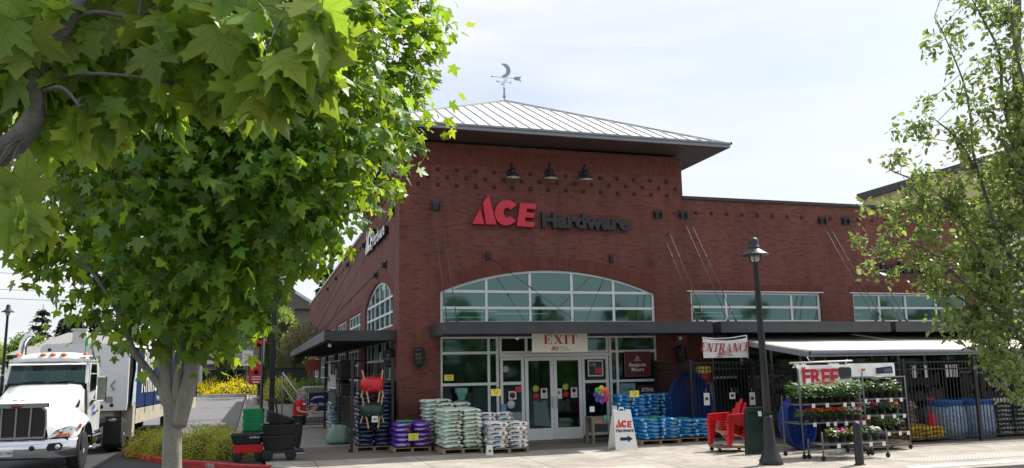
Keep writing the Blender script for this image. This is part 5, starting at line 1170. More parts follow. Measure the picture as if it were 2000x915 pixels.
for s in (-1,1):
    b=MB(); b.ball((.126,s*.030,1.588),.010,8); b.build('eye',mat('eye_dark%d'%s,(.05,.04,.035),.3),hd)
b=MB(); vs=[];fs=[]
for i in range(9):
    t=i/8
    for k in range(n):
        a=2*PI*k/n; ca,sa=math.cos(a),math.sin(a); z=-.01+.085*t; r=1.03
        vs.append((ca*.100*r*(1-.25*t*t)+.043,sa*.079*r*(1-.2*t*t),z+1.57) if ca<.35 else (.03+ca*.07,sa*.079*r*(1-.2*t*t)*.985,z+1.57))
b=MB(); b.lathe([(.085,0),(.100,.02),(.099,.05),(.085,.085)],20,(.030,0,1.565),0,Matrix.Diagonal((.94,.80,1,1))); b.build('short_grey_hair',mat('grey_hair',(.20,.17,.14),.9),pe)
b=MB(); b.lathe([(.060,-.055),(.072,-.03),(.078,0),(.088,.035),(.080,.05)],20,(.06,0,1.50),0,Matrix.Rotation(.15,4,'Y')@Matrix.Diagonal((1.05,.86,1,1))); b.lathe([(.09,-.02),(.075,.03)],16,(.02,0,1.44)); b.build('blue_neck_gaiter',mat('blue_print_cloth',(.05,.10,.32),.85,c2=(.30,.34,.42),vs=45),pe)
# clothes grown over the same skeleton
sv=[bv[0]+Vector((0,0,-.02)),bv[1],bv[2],bv[3],bv[4]+Vector((0,0,-.03)),bv[14],bv[14].lerp(bv[15],.62),bv[18],bv[18].lerp(bv[19],.62)]
skin_chain(sv,[(0,1),(1,2),(2,3),(3,4),(3,5),(5,6),(3,7),(7,8)],[(.160,.165),(.155,.165),(.165,.18),(.145,.165),.068,.075,.066,.075,.066],'red_t_shirt',m_shirt,pe,2)
tv_=[bv[0]+Vector((0,0,.02)),bv[6],bv[7],bv[8]+Vector((0,0,.02)),bv[10],bv[11],bv[12]+Vector((0,0,.02))]
skin_chain(tv_,[(0,1),(1,2),(2,3),(0,4),(4,5),(5,6)],[(.150,.155),.105,.075,.062,.105,.075,.062],'dark_trousers',m_trs,pe,2)
for q in ((-.11,8),(.11,12)):
    c=bv[q[1]]; b=MB(); b.lathe([(.052,.018),(.056,.05),(.045,.09),(.035,.12)],14,(c.x+.045,c.y,0),0,Matrix.Diagonal((2.3,.95,1,1))); sh=b.build('shoe',m_shoe,pe)
    b=MB(); b.lathe([(.053,0),(.058,.004),(.058,.02),(.05,.024)],14,(c.x+.045,c.y,0),0,Matrix.Diagonal((2.35,1,1,1))); b.build('white_sole',m_white,sh)
b=MB(); b.box(.10,.125,-.03,.03,1.27,1.31); b.xf(Matrix.Translation((.04,-.09,-.02))@Matrix.Rotation(-.7,4,'Z')); b.build('name_badge',m_white,pe)
ph=thing('handheld_phone','black phone held in the hands of the man in red','phone',(-2.42,-.33,1.13)); b=MB(); b.box(-.012,.012,-.035,.035,-.05,.08); b.build('case',m_black,ph,bevel=.006); b=MB(); b.box(-.0135,-.0125,-.03,.03,-.045,.075); b.build('screen',m_blackp,ph)
# ================================================================ garden carts, wagon, totes at the left
def tub(name,label,c,L,W,H,m,rx=0,ry=0,rz=0,taper=.80,cat='garden cart',grp=None,wheels=True,rim=.03):
    t=thing(name,label,cat,c,group=grp); t.rotation_euler=(rx,ry,rz)
    b=MB(); prof=[(taper,0,.0),(taper+.03,0,.02),(1,0,H-.03),(1.05,0,H-.03),(1.05,0,H),(.97,0,H),(taper-.02,0,.03),(.001,0,.03)]
    n=28; vs=[];fs=[]
    for s,_,z in prof:
        for i in range(n):
            a=2*PI*i/n; ca,sa=math.cos(a),math.sin(a); vs.append((math.copysign(abs(ca)**.4,ca)*L/2*s,math.copysign(abs(sa)**.4,sa)*W/2*s,z))
    for k in range(len(prof)-1):
        for i in range(n): fs.append((k*n+i,k*n+(i+1)%n,(k+1)*n+(i+1)%n,(k+1)*n+i))
    fs.append(tuple(range(n))[::-1]); b.add(vs,fs,0); b.build('tub',m,t,bevel=0); return t
G='black dump carts stacked by the planter'
t=tub('dump_cart','black plastic dump cart at the bottom of the stack, on wheels',(-3.2,-1.75,.26),.84,.62,.34,m_blackp,grp=G)
for x in (-.27,.27):
    for y in (-.28,.28): b=MB(); b.lathe([(.05,-.04),(.12,-.04),(.13,-.02),(.13,.02),(.12,.04),(.05,.04)],18,(x,y,-.12),0,Matrix.Rotation(PI/2,4,'X')); b.build('wheel',m_rubber,t)
b=MB(); b.box(-.36,.36,-.24,.24,-.08,-.005); b.build('undercarriage',m_black,t)
t=tub('dump_cart','black plastic dump cart in the middle of the stack',(-3.2,-1.75,.56),.86,.64,.30,m_blackp,grp=G)
t=tub('dump_cart','black plastic dump cart tipped up on top of the stack',(-3.12,-1.75,.93),.70,.56,.26,m_blackp,ry=R_(20),grp=G); t.location=(-3.27,-1.75,.84)
b=MB(); b.tube([(-.40,-.12,.2),(-.66,-.12,.42)],.016,6); b.tube([(-.40,.12,.2),(-.66,.12,.42)],.016,6); b.tube([(-.66,-.16,.42),(-.66,.16,.42)],.02,6); b.build('pull_handle',m_black,t)
t=thing('cart_handle','pair of black folding cart handles sticking up behind the dump carts','handle set',(-3.35,-1.35,.9)); b=MB(); b.bar((0,0,-.7),(-.12,0,.52),.05,.04); b.build('handle_bar',m_black,t); b=MB(); b.bar((.22,0,-.7),(.04,0,.50),.05,.04); b.build('handle_bar',m_black,t); b=MB(); b.bar((-.2,0,.53),(.1,0,.53),.05,.05); b.build('grip',m_black,t)
m_nb=mat('navy_black_plastic',(.02,.028,.04),.35)
t=thing('red_wagon','red steel wagon with black wheels between the shrubs and the dump carts','wagon',(-3.92,-1.6,0)); 
b=MB(); b.box(-.34,.34,-.22,.22,.20,.40); b.build('red_bed',m_redp,t,bevel=.015)
for x in (-.25,.25):
    for y in (-.24,.24): b=MB(); b.lathe([(.04,-.03),(.10,-.03),(.11,0),(.10,.03),(.04,.03)],16,(x,y,.112),0,Matrix.Rotation(PI/2,4,'X')); b.build('wheel',m_rubber,t)
t=tub('black_tray','wide navy black cart tray resting on the red wagon',(-3.95,-1.6,.41),.78,.55,.24,m_nb,taper=.82,cat='tray')
txt('GORILLA',.06,m_white,'white_lettering',t,ext=.001,bold=.001,M=face_front(.17,-.272,.16,tilt=.0))
m_gt=mat('green_tote_plastic',(.02,.30,.12),.35)
for k in range(3):
    t=tub('green_tote',f'bright green ribbed plastic tote behind the wagon, {["lowest","middle","topmost"][k]} of its stack',(-3.85,2.6,.42+k*.20),.62,.5,.24,m_gt,cat='tote',grp='stacked green totes',taper=.88)
    b=MB()
    for q in range(9): b.box(-.24+q*.06,-.225+q*.06,-.255,-.235,.03,.2)
    b.build('ribs',m_gt,t)
t=tub('green_tote','black plastic crate under the green totes',(-3.85,2.6,.0),.66,.52,.41,m_blackp,cat='tote',taper=.95)
# white bucket at the foot of the sign post
t=thing('white_bucket','white plastic bucket at the foot of the signed lamp post','bucket',(-3.95,33.2,0)); b=MB(); b.lathe([(.19,0),(.22,.46),(.24,.46),(.24,.52),(.0001,.52)],18); b.build('pail',m_white,t); b=MB(); b.tube([(-.23,0,.45),(-.2,0,.62),(0,0,.70),(.2,0,.62),(.23,0,.45)],.012,5); b.build('wire_handle',m_grey,t)
# ================================================================ lamp posts
m_lamp=mat('lamp_post_paint',(.028,.032,.036),.45,.2,var=.15)
def lamp_post(x,y,label,z0=0,h=4.9,grp='black lamp posts'):
    t=thing('street_lamp',label,'street lamp',(x,y,z0),group=grp)
    b=MB(); b.lathe([(.25,0),(.25,.06),(.235,.09),(.16,.28),(.13,.36),(.115,.75),(.10,.95),(.095,1.02)],24); b.build('base',m_lamp,t)
    b=MB(); b.lathe([(.085,1.021),(.078,2.2),(.06,h-.62),(.065,h-.6),(.065,h-.56)],16); b.build('post',m_lamp,t)
    H=h-.56
    b=MB()
    for k in range(4): a=PI/4+k*PI/2; b.tube([(.05*math.cos(a),.05*math.sin(a),H),(.12*math.cos(a),.12*math.sin(a),H+.03),(.13*math.cos(a),.13*math.sin(a),H+.18)],.01,5)
    b.build('lantern_cage',m_lamp,t)
    b=MB(); b.lathe([(.06,H+.005),(.09,H+.06),(.095,H+.16),(.06,H+.2)],14); b.build('frosted_globe',mat('lamp_glass',(.62,.64,.62),.25),t)
    b=MB(); b.lathe([(.305,H+.155),(.31,H+.165),(.30,H+.175),(.13,H+.29),(.115,H+.31),(.125,H+.33),(.115,H+.35),(.10,H+.36),(.105,H+.46),(.085,H+.52),(.045,H+.555),(.0001,H+.56)],26); sh=b.build('lamp_shade',m_lamp,t)
    b=MB(); b.lathe([(.30,H+.158),(.14,H+.215)],26); b.build('shade_lining',m_white,sh)
    return t
l1=lamp_post(6.80,-7.45,'tall black lamp post with flared base standing on the sunny pavement'); l1.rotation_euler=(0,R_(-.9),0)
# the photo shows the lantern hanging slightly off axis
lamp_post(-16.3,25.0,'black lamp post behind the white truck, leftmost of all',-.12,5.9)
lp2=lamp_post(-3.78,34,'slim black lamp post carrying round and square red signs beside the driveway',0,6.6)
t=thing('dark_column','thick dark square post nearest to the man in red','post',(-3.13,20,0)); b=MB(); b.box(-.13,.13,-.13,.13,0,6.2); b.build('shaft',m_black,t,bevel=.01); b=MB(); b.box(-.2,.2,-.2,.2,0,.12); b.build('foot',m_black,t)
t=thing('dark_column','narrow dark post between the signed lamp post and the thick post','post',(-3.62,20.5,0)); b=MB(); b.lathe([(.10,0),(.10,.3),(.075,.35),(.07,6.3)],14); b.build('shaft',m_black,t); b=MB(); b.lathe([(.16,0),(.16,.08)],14); b.build('foot',m_black,t)
def post_sign(name,label,x,y,z,w,h,m,round_=False):
    t=thing(name,label,'sign',(x,y,z)); b=MB()
    if round_: b.lathe([(.0001,-.02),(w/2,-.02),(w/2,.0),(.0001,0)],22,(0,0,0),0,Matrix.Rotation(PI/2,4,'X'))
    else: b.box(-w/2,w/2,-.02,0,-h/2,h/2)
    b.build('plate',m,t); return t
t=post_sign('round_sign','round red and white sign on the slim lamp post',-3.78,33.8,4.05,.85,.85,mat('sign_red_r',(.5,.03,.05),.4),True); b=MB(); b.lathe([(.0001,0),(.30,0)],22,(0,-.027,0),0,Matrix.Rotation(PI/2,4,'X')); b.build('white_disc',m_white,t); b=MB(); b.prism([(-.2,.08),(-.1,.16),(0,.1),(.1,.16),(.2,.08),(.12,-.08),(0,-.2),(-.12,-.08)],lambda u,v,d:(u,-.03-d,v),0,.005); b.build('red_emblem',mfr,t)
t=post_sign('white_sign','white notice board with grey lettering left of the lamp post signs',-4.55,33.8,3.0,.66,1.0,m_white); txt('STORE',.16,m_bgrey,'lettering',t,ext=.001,M=face_front(0,-.024,.22)); txt('ENTRY',.16,m_bgrey,'lettering',t,ext=.001,M=face_front(0,-.024,.0)); b=MB(); b.bar((0,.03,-3),(0,.03,.5),.05,.04); b.build('stake',m_grey,t)
t=post_sign('red_sign','small red sign directly above the larger red sign on the lamp post',-3.75,33.75,2.62,.52,.4,mat('sign_red_s',(.5,.02,.03),.4)); b=MB(); b.prism([(-.12,0),(-.04,.1),(.04,.1),(.12,0),(.04,.03),(-.04,.03)],lambda u,v,d:(u,-.024-d,v-.04),0,.005); b.build('white_emblem',m_white,t)
t=post_sign('red_sign','larger red pickup sign with white lines below the small red one',-3.98,33.7,1.85,.86,1.1,mat('sign_red_t',(.5,.02,.03),.4)); b=MB(); b.box(-.28,.28,-.026,-.0215,-.1,-.05); b.box(-.3,.3,-.026,-.0215,-.25,-.2); b.box(-.2,.2,-.026,-.0215,-.45,-.37); b.lathe([(.10,0),(.14,0)],14,(0,-.026,.22),0,Matrix.Rotation(PI/2,4,'X')); b.build('white_print',m_white,t)
# ================================================================ bollard
t=thing('bollard','short dark grey bollard on the sunny pavement in front of the plant rack','bollard',(8.36,-8.30,0)); b=MB(); b.lathe([(.095,0),(.09,.02),(.085,.82),(.075,.86),(.0001,.875)],20); b.build('post',m_lamp,t); b=MB(); b.lathe([(.12,0),(.12,.012),(.096,.014)],20); b.build('foot_ring',m_lamp,t)
# ================================================================ chairs on a dolly, green sled, pools
def chair_mesh(parent_name,label,c,grp):
    t=thing(parent_name,label,'chair',c,group=grp,rz=R_(-72))
    # adirondack style stacking chair, front towards -y local
    b=MB()
    for k in range(5): x=-.21+k*.105; b.bar((x,-.26,.36),(x,.20,.20),.085,.018)
    b.build('seat',m_redp,t)
    b=MB()
    for k in range(5):
        x=-.21+k*.105; h=.88-.09*abs(k-2)**1.4; b.bar((x,.18,.20),(x*1.12,.50,h),.085,.018)
    b.bar((-.24,.30,.46),(.24,.30,.46),.05,.02); b.build('backrest',m_redp,t)
    for s in (-1,1):
        b=MB(); b.prism([(-.36,.50),(.34,.52),(.36,.55),(-.38,.54)],lambda u,v,d:(s*.31+d,u,v),-.055,.055); b.build('armrest',m_redp,t)
        b=MB(); b.prism([(-.34,.50),(-.22,.50),(-.25,.0),(-.36,.0)],lambda u,v,d:(s*.30+d,u,v),-.035,.035); b.build('leg',m_redp,t)
        b=MB(); b.prism([(.10,.24),(.22,.24),(.50,.0),(.42,.0)],lambda u,v,d:(s*.30+d,u,v),-.03,.03); b.build('leg',m_redp,t)
    return t
c0=None
for k in range(5):
    l=f'red plastic garden chair, {["lowest","second from the bottom","middle","second from the top","topmost"][k]} in the stack on the dolly'
    p=(7.42+k*.018,-4.75,.16+k*.052)
    if c0 is None: c0=chair_mesh('garden_chair',l,p,'red plastic chairs stacked on the dolly')
    else: dup(c0,p,label=l)
t=thing('wheeled_dolly','low black wheeled dolly under the stack of red chairs','dolly',(7.45,-4.75,0),rz=R_(-8)); b=MB(); b.box(-.42,.42,-.3,.3,.10,.145); b.build('platform',m_wood,t)
for x in (-.36,.36):
    for y in (-.25,.25): b=MB(); b.lathe([(.012,-.02),(.048,-.02),(.05,0),(.048,.02),(.012,.02)],14,(x,y,.05),0,Matrix.Rotation(PI/2,4,'X')); b.box(x-.02,x+.02,y-.025,y+.025,.06,.10); b.build('caster',m_rubber,t)
t=thing('green_sled','dark green plastic sled tray standing on end between chairs and lamp post','sled',(7.72,-5.55,0),rz=R_(-6)); t.rotation_euler=(R_(-8),0,R_(-6))
m_dg=mat('dark_green_plastic',(.005,.028,.018),.35); b=MB(); b.prism([(-.33,0),(.33,0),(.26,1.02),(-.22,1.02)],lambda u,v,d:(u,-d,v),0,.03); b.build('tray_floor',m_dg,t)
b=MB(); 
for p,q in (((-.33,0),(-.22,1.02)),((.33,0),(.26,1.02)),((-.22,1.02),(.26,1.02)),((-.33,.02),(.33,.02))): b.bar((p[0],-.08,p[1]),(q[0],-.08,q[1]),.03,.13)
b.build('tray_rim',m_dg,t,bevel=.01); b=MB(); b.box(.06,.15,-.155,-.148,.86,.98); b.build('price_tag',m_white,t)
def pool(label,c,R,m,rz,n=3,ribs=40,tilt=.05):
    for k in range(n):
        t=thing('paddling_pool',label if n==1 else f'{label}, {["outermost","middle","innermost"][k]} of the nested set','paddling pool',(c[0]+k*.10*math.sin(-rz)*-1,c[1]+k*.10,c[2]+R),group=None); t.rotation_euler=(PI/2-tilt,0,rz); t.scale=(.78,1.0,1) if R>.9 else (1,1,1)
        b=MB(); N_=ribs*2; vs=[];fs=[]; rr=R*(1-.02*k)
        for (s,z,rb) in ((.0001,0,0),(.80,0,0),(.90,.0,.0),(.93,-.05,.010),(1.0,-.26,.012),(1.03,-.28,0),(1.03,-.30,0)):
            for i in range(N_):
                a=2*PI*i/N_; q=rr*s+(rb if i%2 else -rb); vs.append((q*math.cos(a),q*math.sin(a),-z))
        for j in range(6):
            for i in range(N_): fs.append((j*N_+i,j*N_+(i+1)%N_,(j+1)*N_+(i+1)%N_,(j+1)*N_+i))
        b.add(vs,fs,0,False); sh=b.build('shell',m,t)
        b=MB()
        for i in range(16):
            x=(-.72+1.44*i/15)*rr; h=math.sqrt(max(0,(.82*rr)**2-x*x)); b.box(x-.016,x+.016,-h,h,.001,.022)
        b.build('floor_ribs',m,t)
m_bp=mat('blue_pool_plastic',(.010,.035,.16),.3); m_bp2=mat('blue_pool_plastic2',(.012,.045,.24),.25); m_gp=mat('grey_wrap',(.03,.035,.045),.2)
pool('dark blue paddling pool on edge behind blue bags',(8.05,-1.55,0),.95,m_bp,R_(12),2)
pool('dark wrapped paddling pool behind the gate',(9.3,-.9,0),.80,m_gp,R_(20),2)
pool('bright blue paddling pool right of the lamp post',(9.15,-4.95,0),.64,m_bp2,R_(22),2)
# ================================================================ awning
aw=thing('shade_awning','cream fabric awning sloping over the garden yard in front of the brick wing','awning',(0,0,0))
X0,X1=9.95,24.0; YF=-4.8
b=MB(); nx_=28; ny_=8; vs=[];fs=[]
for i in range(nx_+1):
    for j in range(ny_+1):
        u=i/nx_; v=j/ny_; x=X0+(X1-X0)*u; y=-.12+(YF+.12)*v; z=3.04-.62*v-.012*math.sin(PI*((u*5)%1))-.02*math.sin(PI*v); vs.append((x,y,z))
for i in range(nx_):
    for j in range(ny_): fs.append((i*(ny_+1)+j,(i+1)*(ny_+1)+j,(i+1)*(ny_+1)+j+1,i*(ny_+1)+j+1))
b.add(vs,fs,0,True); o=b.build('canvas',m_cream,aw); mo=o.modifiers.new('s','SOLIDIFY'); mo.thickness=.006
b=MB(); b.box(X0-.03,X1,YF-.06,YF,2.27,2.40); b.tube([(X0-.03,YF-.05,2.37),(X1,YF-.05,2.37)],.065,12); b.build('front_gutter',m_fascia,aw)
b=MB(); b.bar((X0-.02,-.12,2.94),(X0-.02,YF,2.33),.06,.14); b.build('end_beam',m_fascia,aw)
for x in (12.7,15.5,18.3,21.0,23.9):
    b=MB(); b.bar((x,-.15,2.93),(x,YF+.05,2.32),.05,.09); b.build('rafter',m_black,aw)
for x in (10.0,12.7,15.5,18.3,21.0): b=MB(); b.box(x-.05,x+.05,YF-.03,YF+.07,0,2.27); b.build('support_post',m_black,aw)
# ================================================================ steel fence
def fence(pts,h,label,name='steel_fence',gate=False):
    t=thing(name,label,'fence',(0,0,0),group='black steel picket fencing')
    for i in range(len(pts)-1):
        p=Vector((*pts[i],0)); q=Vector((*pts[i+1],0)); L=(q-p).length; d=(q-p)/L
        b=MB(); n=int(L/.115)
        for k in range(1,n): c=p+d*(L*k/n); b.box(c.x-.009,c.x+.009,c.y-.009,c.y+.009,.08,h)
        b.build('pickets',m_black,t)
        b=MB()
        for z in (.14,h-.22,h-.04): b.bar(p+Vector((0,0,z)),q+Vector((0,0,z)),.032,.032)
        b.build('rail',m_black,t)
        m=max(1,round(L/2.4))
        for k in range(m+1):
            if k==0 and i>0: continue
            c=p+d*(L*k/m); b=MB(); b.box(c.x-.035,c.x+.035,c.y-.035,c.y+.035,0,h+.06); b.build('post',m_black,t)
    return t
fence([(7.9,-.02),(8.0,-2.0),(9.97,-2.0)],2.2,'black picket gate section behind the ENTRANCE banner')
fence([(10.0,-2.06),(10.0,-5.3)],2.12,'short black picket section running out from the gate to the awning corner')
fence([(10.05,-5.32),(24,-5.32)],2.12,'long black picket fence under the front edge of the awning')
# hanging white strips and signs on the gate
for (x,z,h,l) in ((8.42,1.15,.34,'white tall card hanging at the left end of the gate'),(10.0-.1,1.12,.36,'white tall card hanging on the gate post'),(9.98,.62,.34,'white card with blue mark, lowest on the gate post'),(9.25,1.22,.18,'small white card in the middle of the gate')):
    t=thing('hanging_card',l,'card',(x,-2.09,z),group='white cards on the fence gate'); b=MB(); b.box(-.09,.09,-.008,0,-h/2,h/2); b.build('card',m_white,t); b=MB(); b.box(-.05,.05,-.011,-.0085,-.03,.05); b.build('print',m_steel,t); b=MB(); b.tube([(0,0,h/2),(0,.03,h/2+.12)],.004,4); b.build('tie',m_white,t)
# goods inside the yard
random.seed(21)
def yard_shelf(x,y,w,lbl,cols):
    t=thing('yard_shelving',lbl,'shelving',(x,y,0),group='dark shelving under the awning')
    for sx in (-w/2,w/2): b=MB(); b.box(sx-.025,sx+.025,-.25,.25,0,2.1); b.build('upright',m_black,t)
    for z in (.35,.85,1.35,1.85): b=MB(); b.box(-w/2,w/2,-.25,.25,z,z+.03); b.build('shelf',m_black,t)
    for zi,z in enumerate((.38,.88,1.38)):
        b=MB(); xx=-w/2+.06
        while xx<w/2-.15:
            ww=random.uniform(.07,.2); hh=random.uniform(.15,.42); b.box(xx,xx+ww*.9,-.2,random.uniform(.0,.15),z,z+hh); xx+=ww
        b.build('goods',cols[zi%len(cols)],t)
gm2=[mat('goods_%d'%i,c,.6,var=.5,vs=12,c2=c2) for i,(c,c2) in enumerate([((.03,.03,.03),(.12,.1,.09)),((.08,.02,.02),(.02,.03,.03)),((.03,.05,.03),(.12,.12,.10)),((.16,.15,.14),(.03,.03,.03))])]
yard_shelf(11.2,-1.2,2.0,'dark shelving of small goods behind the left end of the long fence',gm2); yard_shelf(13.6,-1.0,2.2,'dark shelving of goods behind the yellow and red items',[gm2[1],gm2[0],gm2[3]]); yard_shelf(16.3,-1.2,2.4,'dark shelving of goods behind the blue bins',[gm2[2],gm2[3],gm2[0]]); yard_shelf(19.3,-1.3,2.6,'dark shelving of goods at the far right of the yard',[gm2[0],gm2[1],gm2[2]])
t=thing('yellow_tool_box','yellow topped red drum seen through the gate beside the ENTRANCE banner','drum',(9.05,-.9,1.62)); b=MB(); b.lathe([(.20,0),(.22,.02),(.22,.24)],18); b.build('red_body',m_redp,t); b=MB(); b.lathe([(.22,.241),(.225,.27),(.225,.40),(.20,.44),(.0001,.44)],18); b.build('yellow_top',m_yel,t)
t=thing('grey_stand','pale grey locker standing under the red and yellow drum','locker',(9.05,-.9,0)); b=MB(); b.box(-.22,.22,-.2,.2,.02,1.60); b.build('body',mat('locker_grey',(.22,.21,.19),.6),t,bevel=.01); b=MB(); b.box(-.2,-.01,-.215,-.2,.06,1.56); b.box(.01,.2,-.215,-.2,.06,1.56); b.build('door',mat('locker_door',(.25,.24,.22),.6),t)
m_wrap=mat('plastic_wrap',(.22,.30,.42),.18,var=.5,vs=14,bump=1.,bs=10)
for (x,l) in ((14.35,'blue plastic barrel with crumpled clear wrap, the left one of the pair'),(15.35,'blue plastic barrel with crumpled clear wrap, the right one of the pair')):
    t=thing('wrapped_barrel',l,'barrel',(x,-4.55,0),group='wrapped blue barrels behind the fence'); b=MB(); b.lathe([(.40,0),(.44,.3),(.46,.98),(.49,1.0),(.49,1.05),(.44,1.05),(.40,.6),(.0001,.6)],26); b.build('drum',mat('barrel_blue',(.012,.12,.42),.3),t)
    b=MB(); b.lathe([(.46,.02),(.50,.3),(.51,.6),(.49,.88)],26); b.jit(.05,4,x).build('wrap',m_wrap,t)
bm_y=bag_mat('yellow_bag',(.55,.38,.03),[(0,.06,.15,.02,(.3,.05,.02),3.)]); my=[bag_mesh('yellow_bag',bm_y,seed=60)]
stack('fertiliser_bag',my,12.55,-5.1,.05,2,2,4,.62,.45,.115,'yellow fertiliser bag behind the fence','yellow bags behind the fence',['left column','right column'],['front row','back row'],missing={(1,0,3),(1,1,3),(0,0,3)})
bm_ww=bag_mat('pale_bag',(.45,.40,.37),[(0,.06,.16,.02,(.25,.12,.1),3.)]); mww=[bag_mesh('pale_bag',bm_ww,seed=61)]
stack('pale_sack',mww,12.7,-4.15,.05,2,1,8,.55,.5,.12,'pale pinkish sack behind the yellow bags','pale sacks behind the yellow bags',['left column','right column'],['front row'])
t=thing('red_spray_pump','red pump sprayer hanging behind the fence beside the pale sacks','sprayer',(13.55,-4.9,.25)); b=MB(); b.lathe([(.10,0),(.12,.05),(.12,.35),(.08,.45),(.05,.5)],16); b.build('tank',m_redp,t); b=MB(); b.tube([(0,0,.48),(0,0,.85)],.025,8); b.bar((-.12,0,.86),(.12,0,.86),.04,.04); b.build('pump_handle',m_redp,t)
bm_k=bag_mat('black_bag',(.045,.06,.045),[(0,.06,.18,.025,(.35,.38,.33),3.)],rough=.3); mk=[bag_mesh('black_bag',bm_k,seed=62)]
stack('compost_bag',mk,15.75,-4.9,.05,4,2,7,.62,.5,.12,'dark compost bag in the yard','dark compost bags at the right end',['first column','second column','third column','fourth column'],['front row','back row'],full_left=False)
bm_l=bag_mat('top_bag',(.62,.60,.52),[]); mlb=[bag_mesh('top_bag',bm_l,seed=63)]
stack('light_sack',mlb,15.8,-4.9,.91,4,1,1,.62,.5,.12,'cream sack lying on top of the dark compost bags','cream sacks on the compost bags',['first column','second column','third column','fourth column'],['front row'])
k=0
for x,n in ((12.35,3),(13.75,1),(14.15,1),(14.9,3),(15.9,1),(16.9,3)):
    t=thing('white_price_cards',['three white price cards above the right plant rack','narrow white price card left of the blue barrels','single white price card above the left blue barrel','three white price cards above the gap between the blue barrels','small white price card above the right blue barrel','three white price cards above the dark compost bags'][k],'price cards',(x,-4.2,1.82)); k+=1
    for q in range(n): b=MB(); b.box(q*.15-.06,q*.15+.06,-.008,0,-.17,.17); b.build('card',m_white,t)
    b=MB(); b.box(-.1,(n-1)*.15+.1,.002,.012,.15,.18); b.build('rail',m_grey,t)
# ================================================================ plant racks
def leafy(name,seed,n,R,H,size,mats,flower=None,fn=0,droop=.3,z0=.12):
    random.seed(seed); b=MB()
    for k in range(n):
        a=random.uniform(0,2*PI); r=R*math.sqrt(random.random()); z=z0+H*random.random()**.8*(1-.35*(r/R)**2); s=size*random.uniform(.7,1.3)
        c=Vector((r*math.cos(a),r*math.sin(a),z)); d=Vector((math.cos(a),math.sin(a),random.uniform(-.6,.5))).normalized(); w=d.cross(Vector((0,0,1))).normalized()*s*.42; n2=d.cross(w).normalized()
        b.add([c,c+d*s*.45+w+n2*s*.1,c+d*s+Vector((0,0,-droop*s*.5)),c+d*s*.45-w+n2*s*.1],[(0,1,2),(0,2,3)],0)
        if k%5==0: b.tube([(0,0,.05),tuple(c)],.004,4,cap=False)
    f=MB()
    for k in range(fn):
        a=random.uniform(0,2*PI); r=R*.85*math.sqrt(random.random()); z=z0+H*random.uniform(.6,1.08); c=(r*math.cos(a),r*math.sin(a),z)
        f.ball(c,size*random.uniform(.35,.6),5,0,(1,1,.7))
    return b.mesh(name,mats[0]),(f.mesh('flowers',mats[1]) if fn else None)
m_lf=[mat('potted_leaf_%d'%i,c,.5,var=.15,island=.35,trans=t) for i,(c,t) in enumerate([((.045,.10,.028),(.06,.13,.02)),((.085,.14,.035),(.10,.16,.03)),((.03,.07,.03),(.03,.08,.025)),((.16,.22,.07),(.14,.2,.05))])]
m_fl={'orange':mat('orange_petals',(.70,.16,.02),.6),'red':mat('red_petals',(.65,.02,.02),.6),'pink':mat('pink_petals',(.70,.06,.28),.6),'white':mat('white_petals',(.75,.75,.68),.6),'yellow':mat('yellow_petals',(.7,.6,.1),.6)}
VAR={}
def plant(kind,seed):
    key=(kind,seed%3)
    if key in VAR: return VAR[key]
    if kind=='tall': r=leafy('foliage',seed,110,.14,.30,.085,[m_lf[seed%2]])
    elif kind=='bush': r=leafy('foliage',seed,90,.12,.20,.06,[m_lf[2]])
    elif kind=='lime': r=leafy('foliage',seed,90,.12,.20,.06,[m_lf[3]])
    else: r=leafy('foliage',seed,70,.12,.15,.055,[m_lf[seed%3],m_fl[kind]],fn=20)
    VAR[key]=r; return r
pb=MB(); pb.lathe([(.065,0),(.085,.13),(.092,.13),(.092,.145),(.08,.145),(.075,.12),(.0001,.12)],14); potm=pb.mesh('pot',m_blackp)
DESC={'tall':'tall leafy potted plant','bush':'dark bushy potted plant','lime':'lime green potted plant','orange':'orange flowering potted plant','red':'red flowering potted plant','pink':'pink flowering potted plant','white':'white flowering potted plant','yellow':'yellow flowering potted plant'}
OR2=['first','second','third','fourth','fifth','sixth','seventh','eighth']
def shelf_plants(seq,x0,x1,y,z,where,sc_=1.):
    for i,kd_ in enumerate(seq):
        x=x0+(x1-x0)*(i+.5)/len(seq); t=thing('potted_plant',f'{DESC[kd_]}, {OR2[i]} from left, {where}','potted plant',(x,y+random.uniform(-.04,.04),z),rz=random.uniform(0,6),group='potted plants for sale on the racks'); t.scale=(sc_*1.2,)*3
        o=bpy.data.objects.new('pot',potm); col.objects.link(o); o.parent=t
        l,f=plant(kd_,i); o=bpy.data.objects.new('foliage',l); col.objects.link(o); o.parent=t
        if f: o=bpy.data.objects.new('flowers',f); col.objects.link(o); o.parent=t
def tags(parent,xs,y,z):
    for x in xs: b=MB(); b.box(x-.042,x+.042,y-.006,y,z-.045,z+.045); b.build('price_tag',m_white,parent)
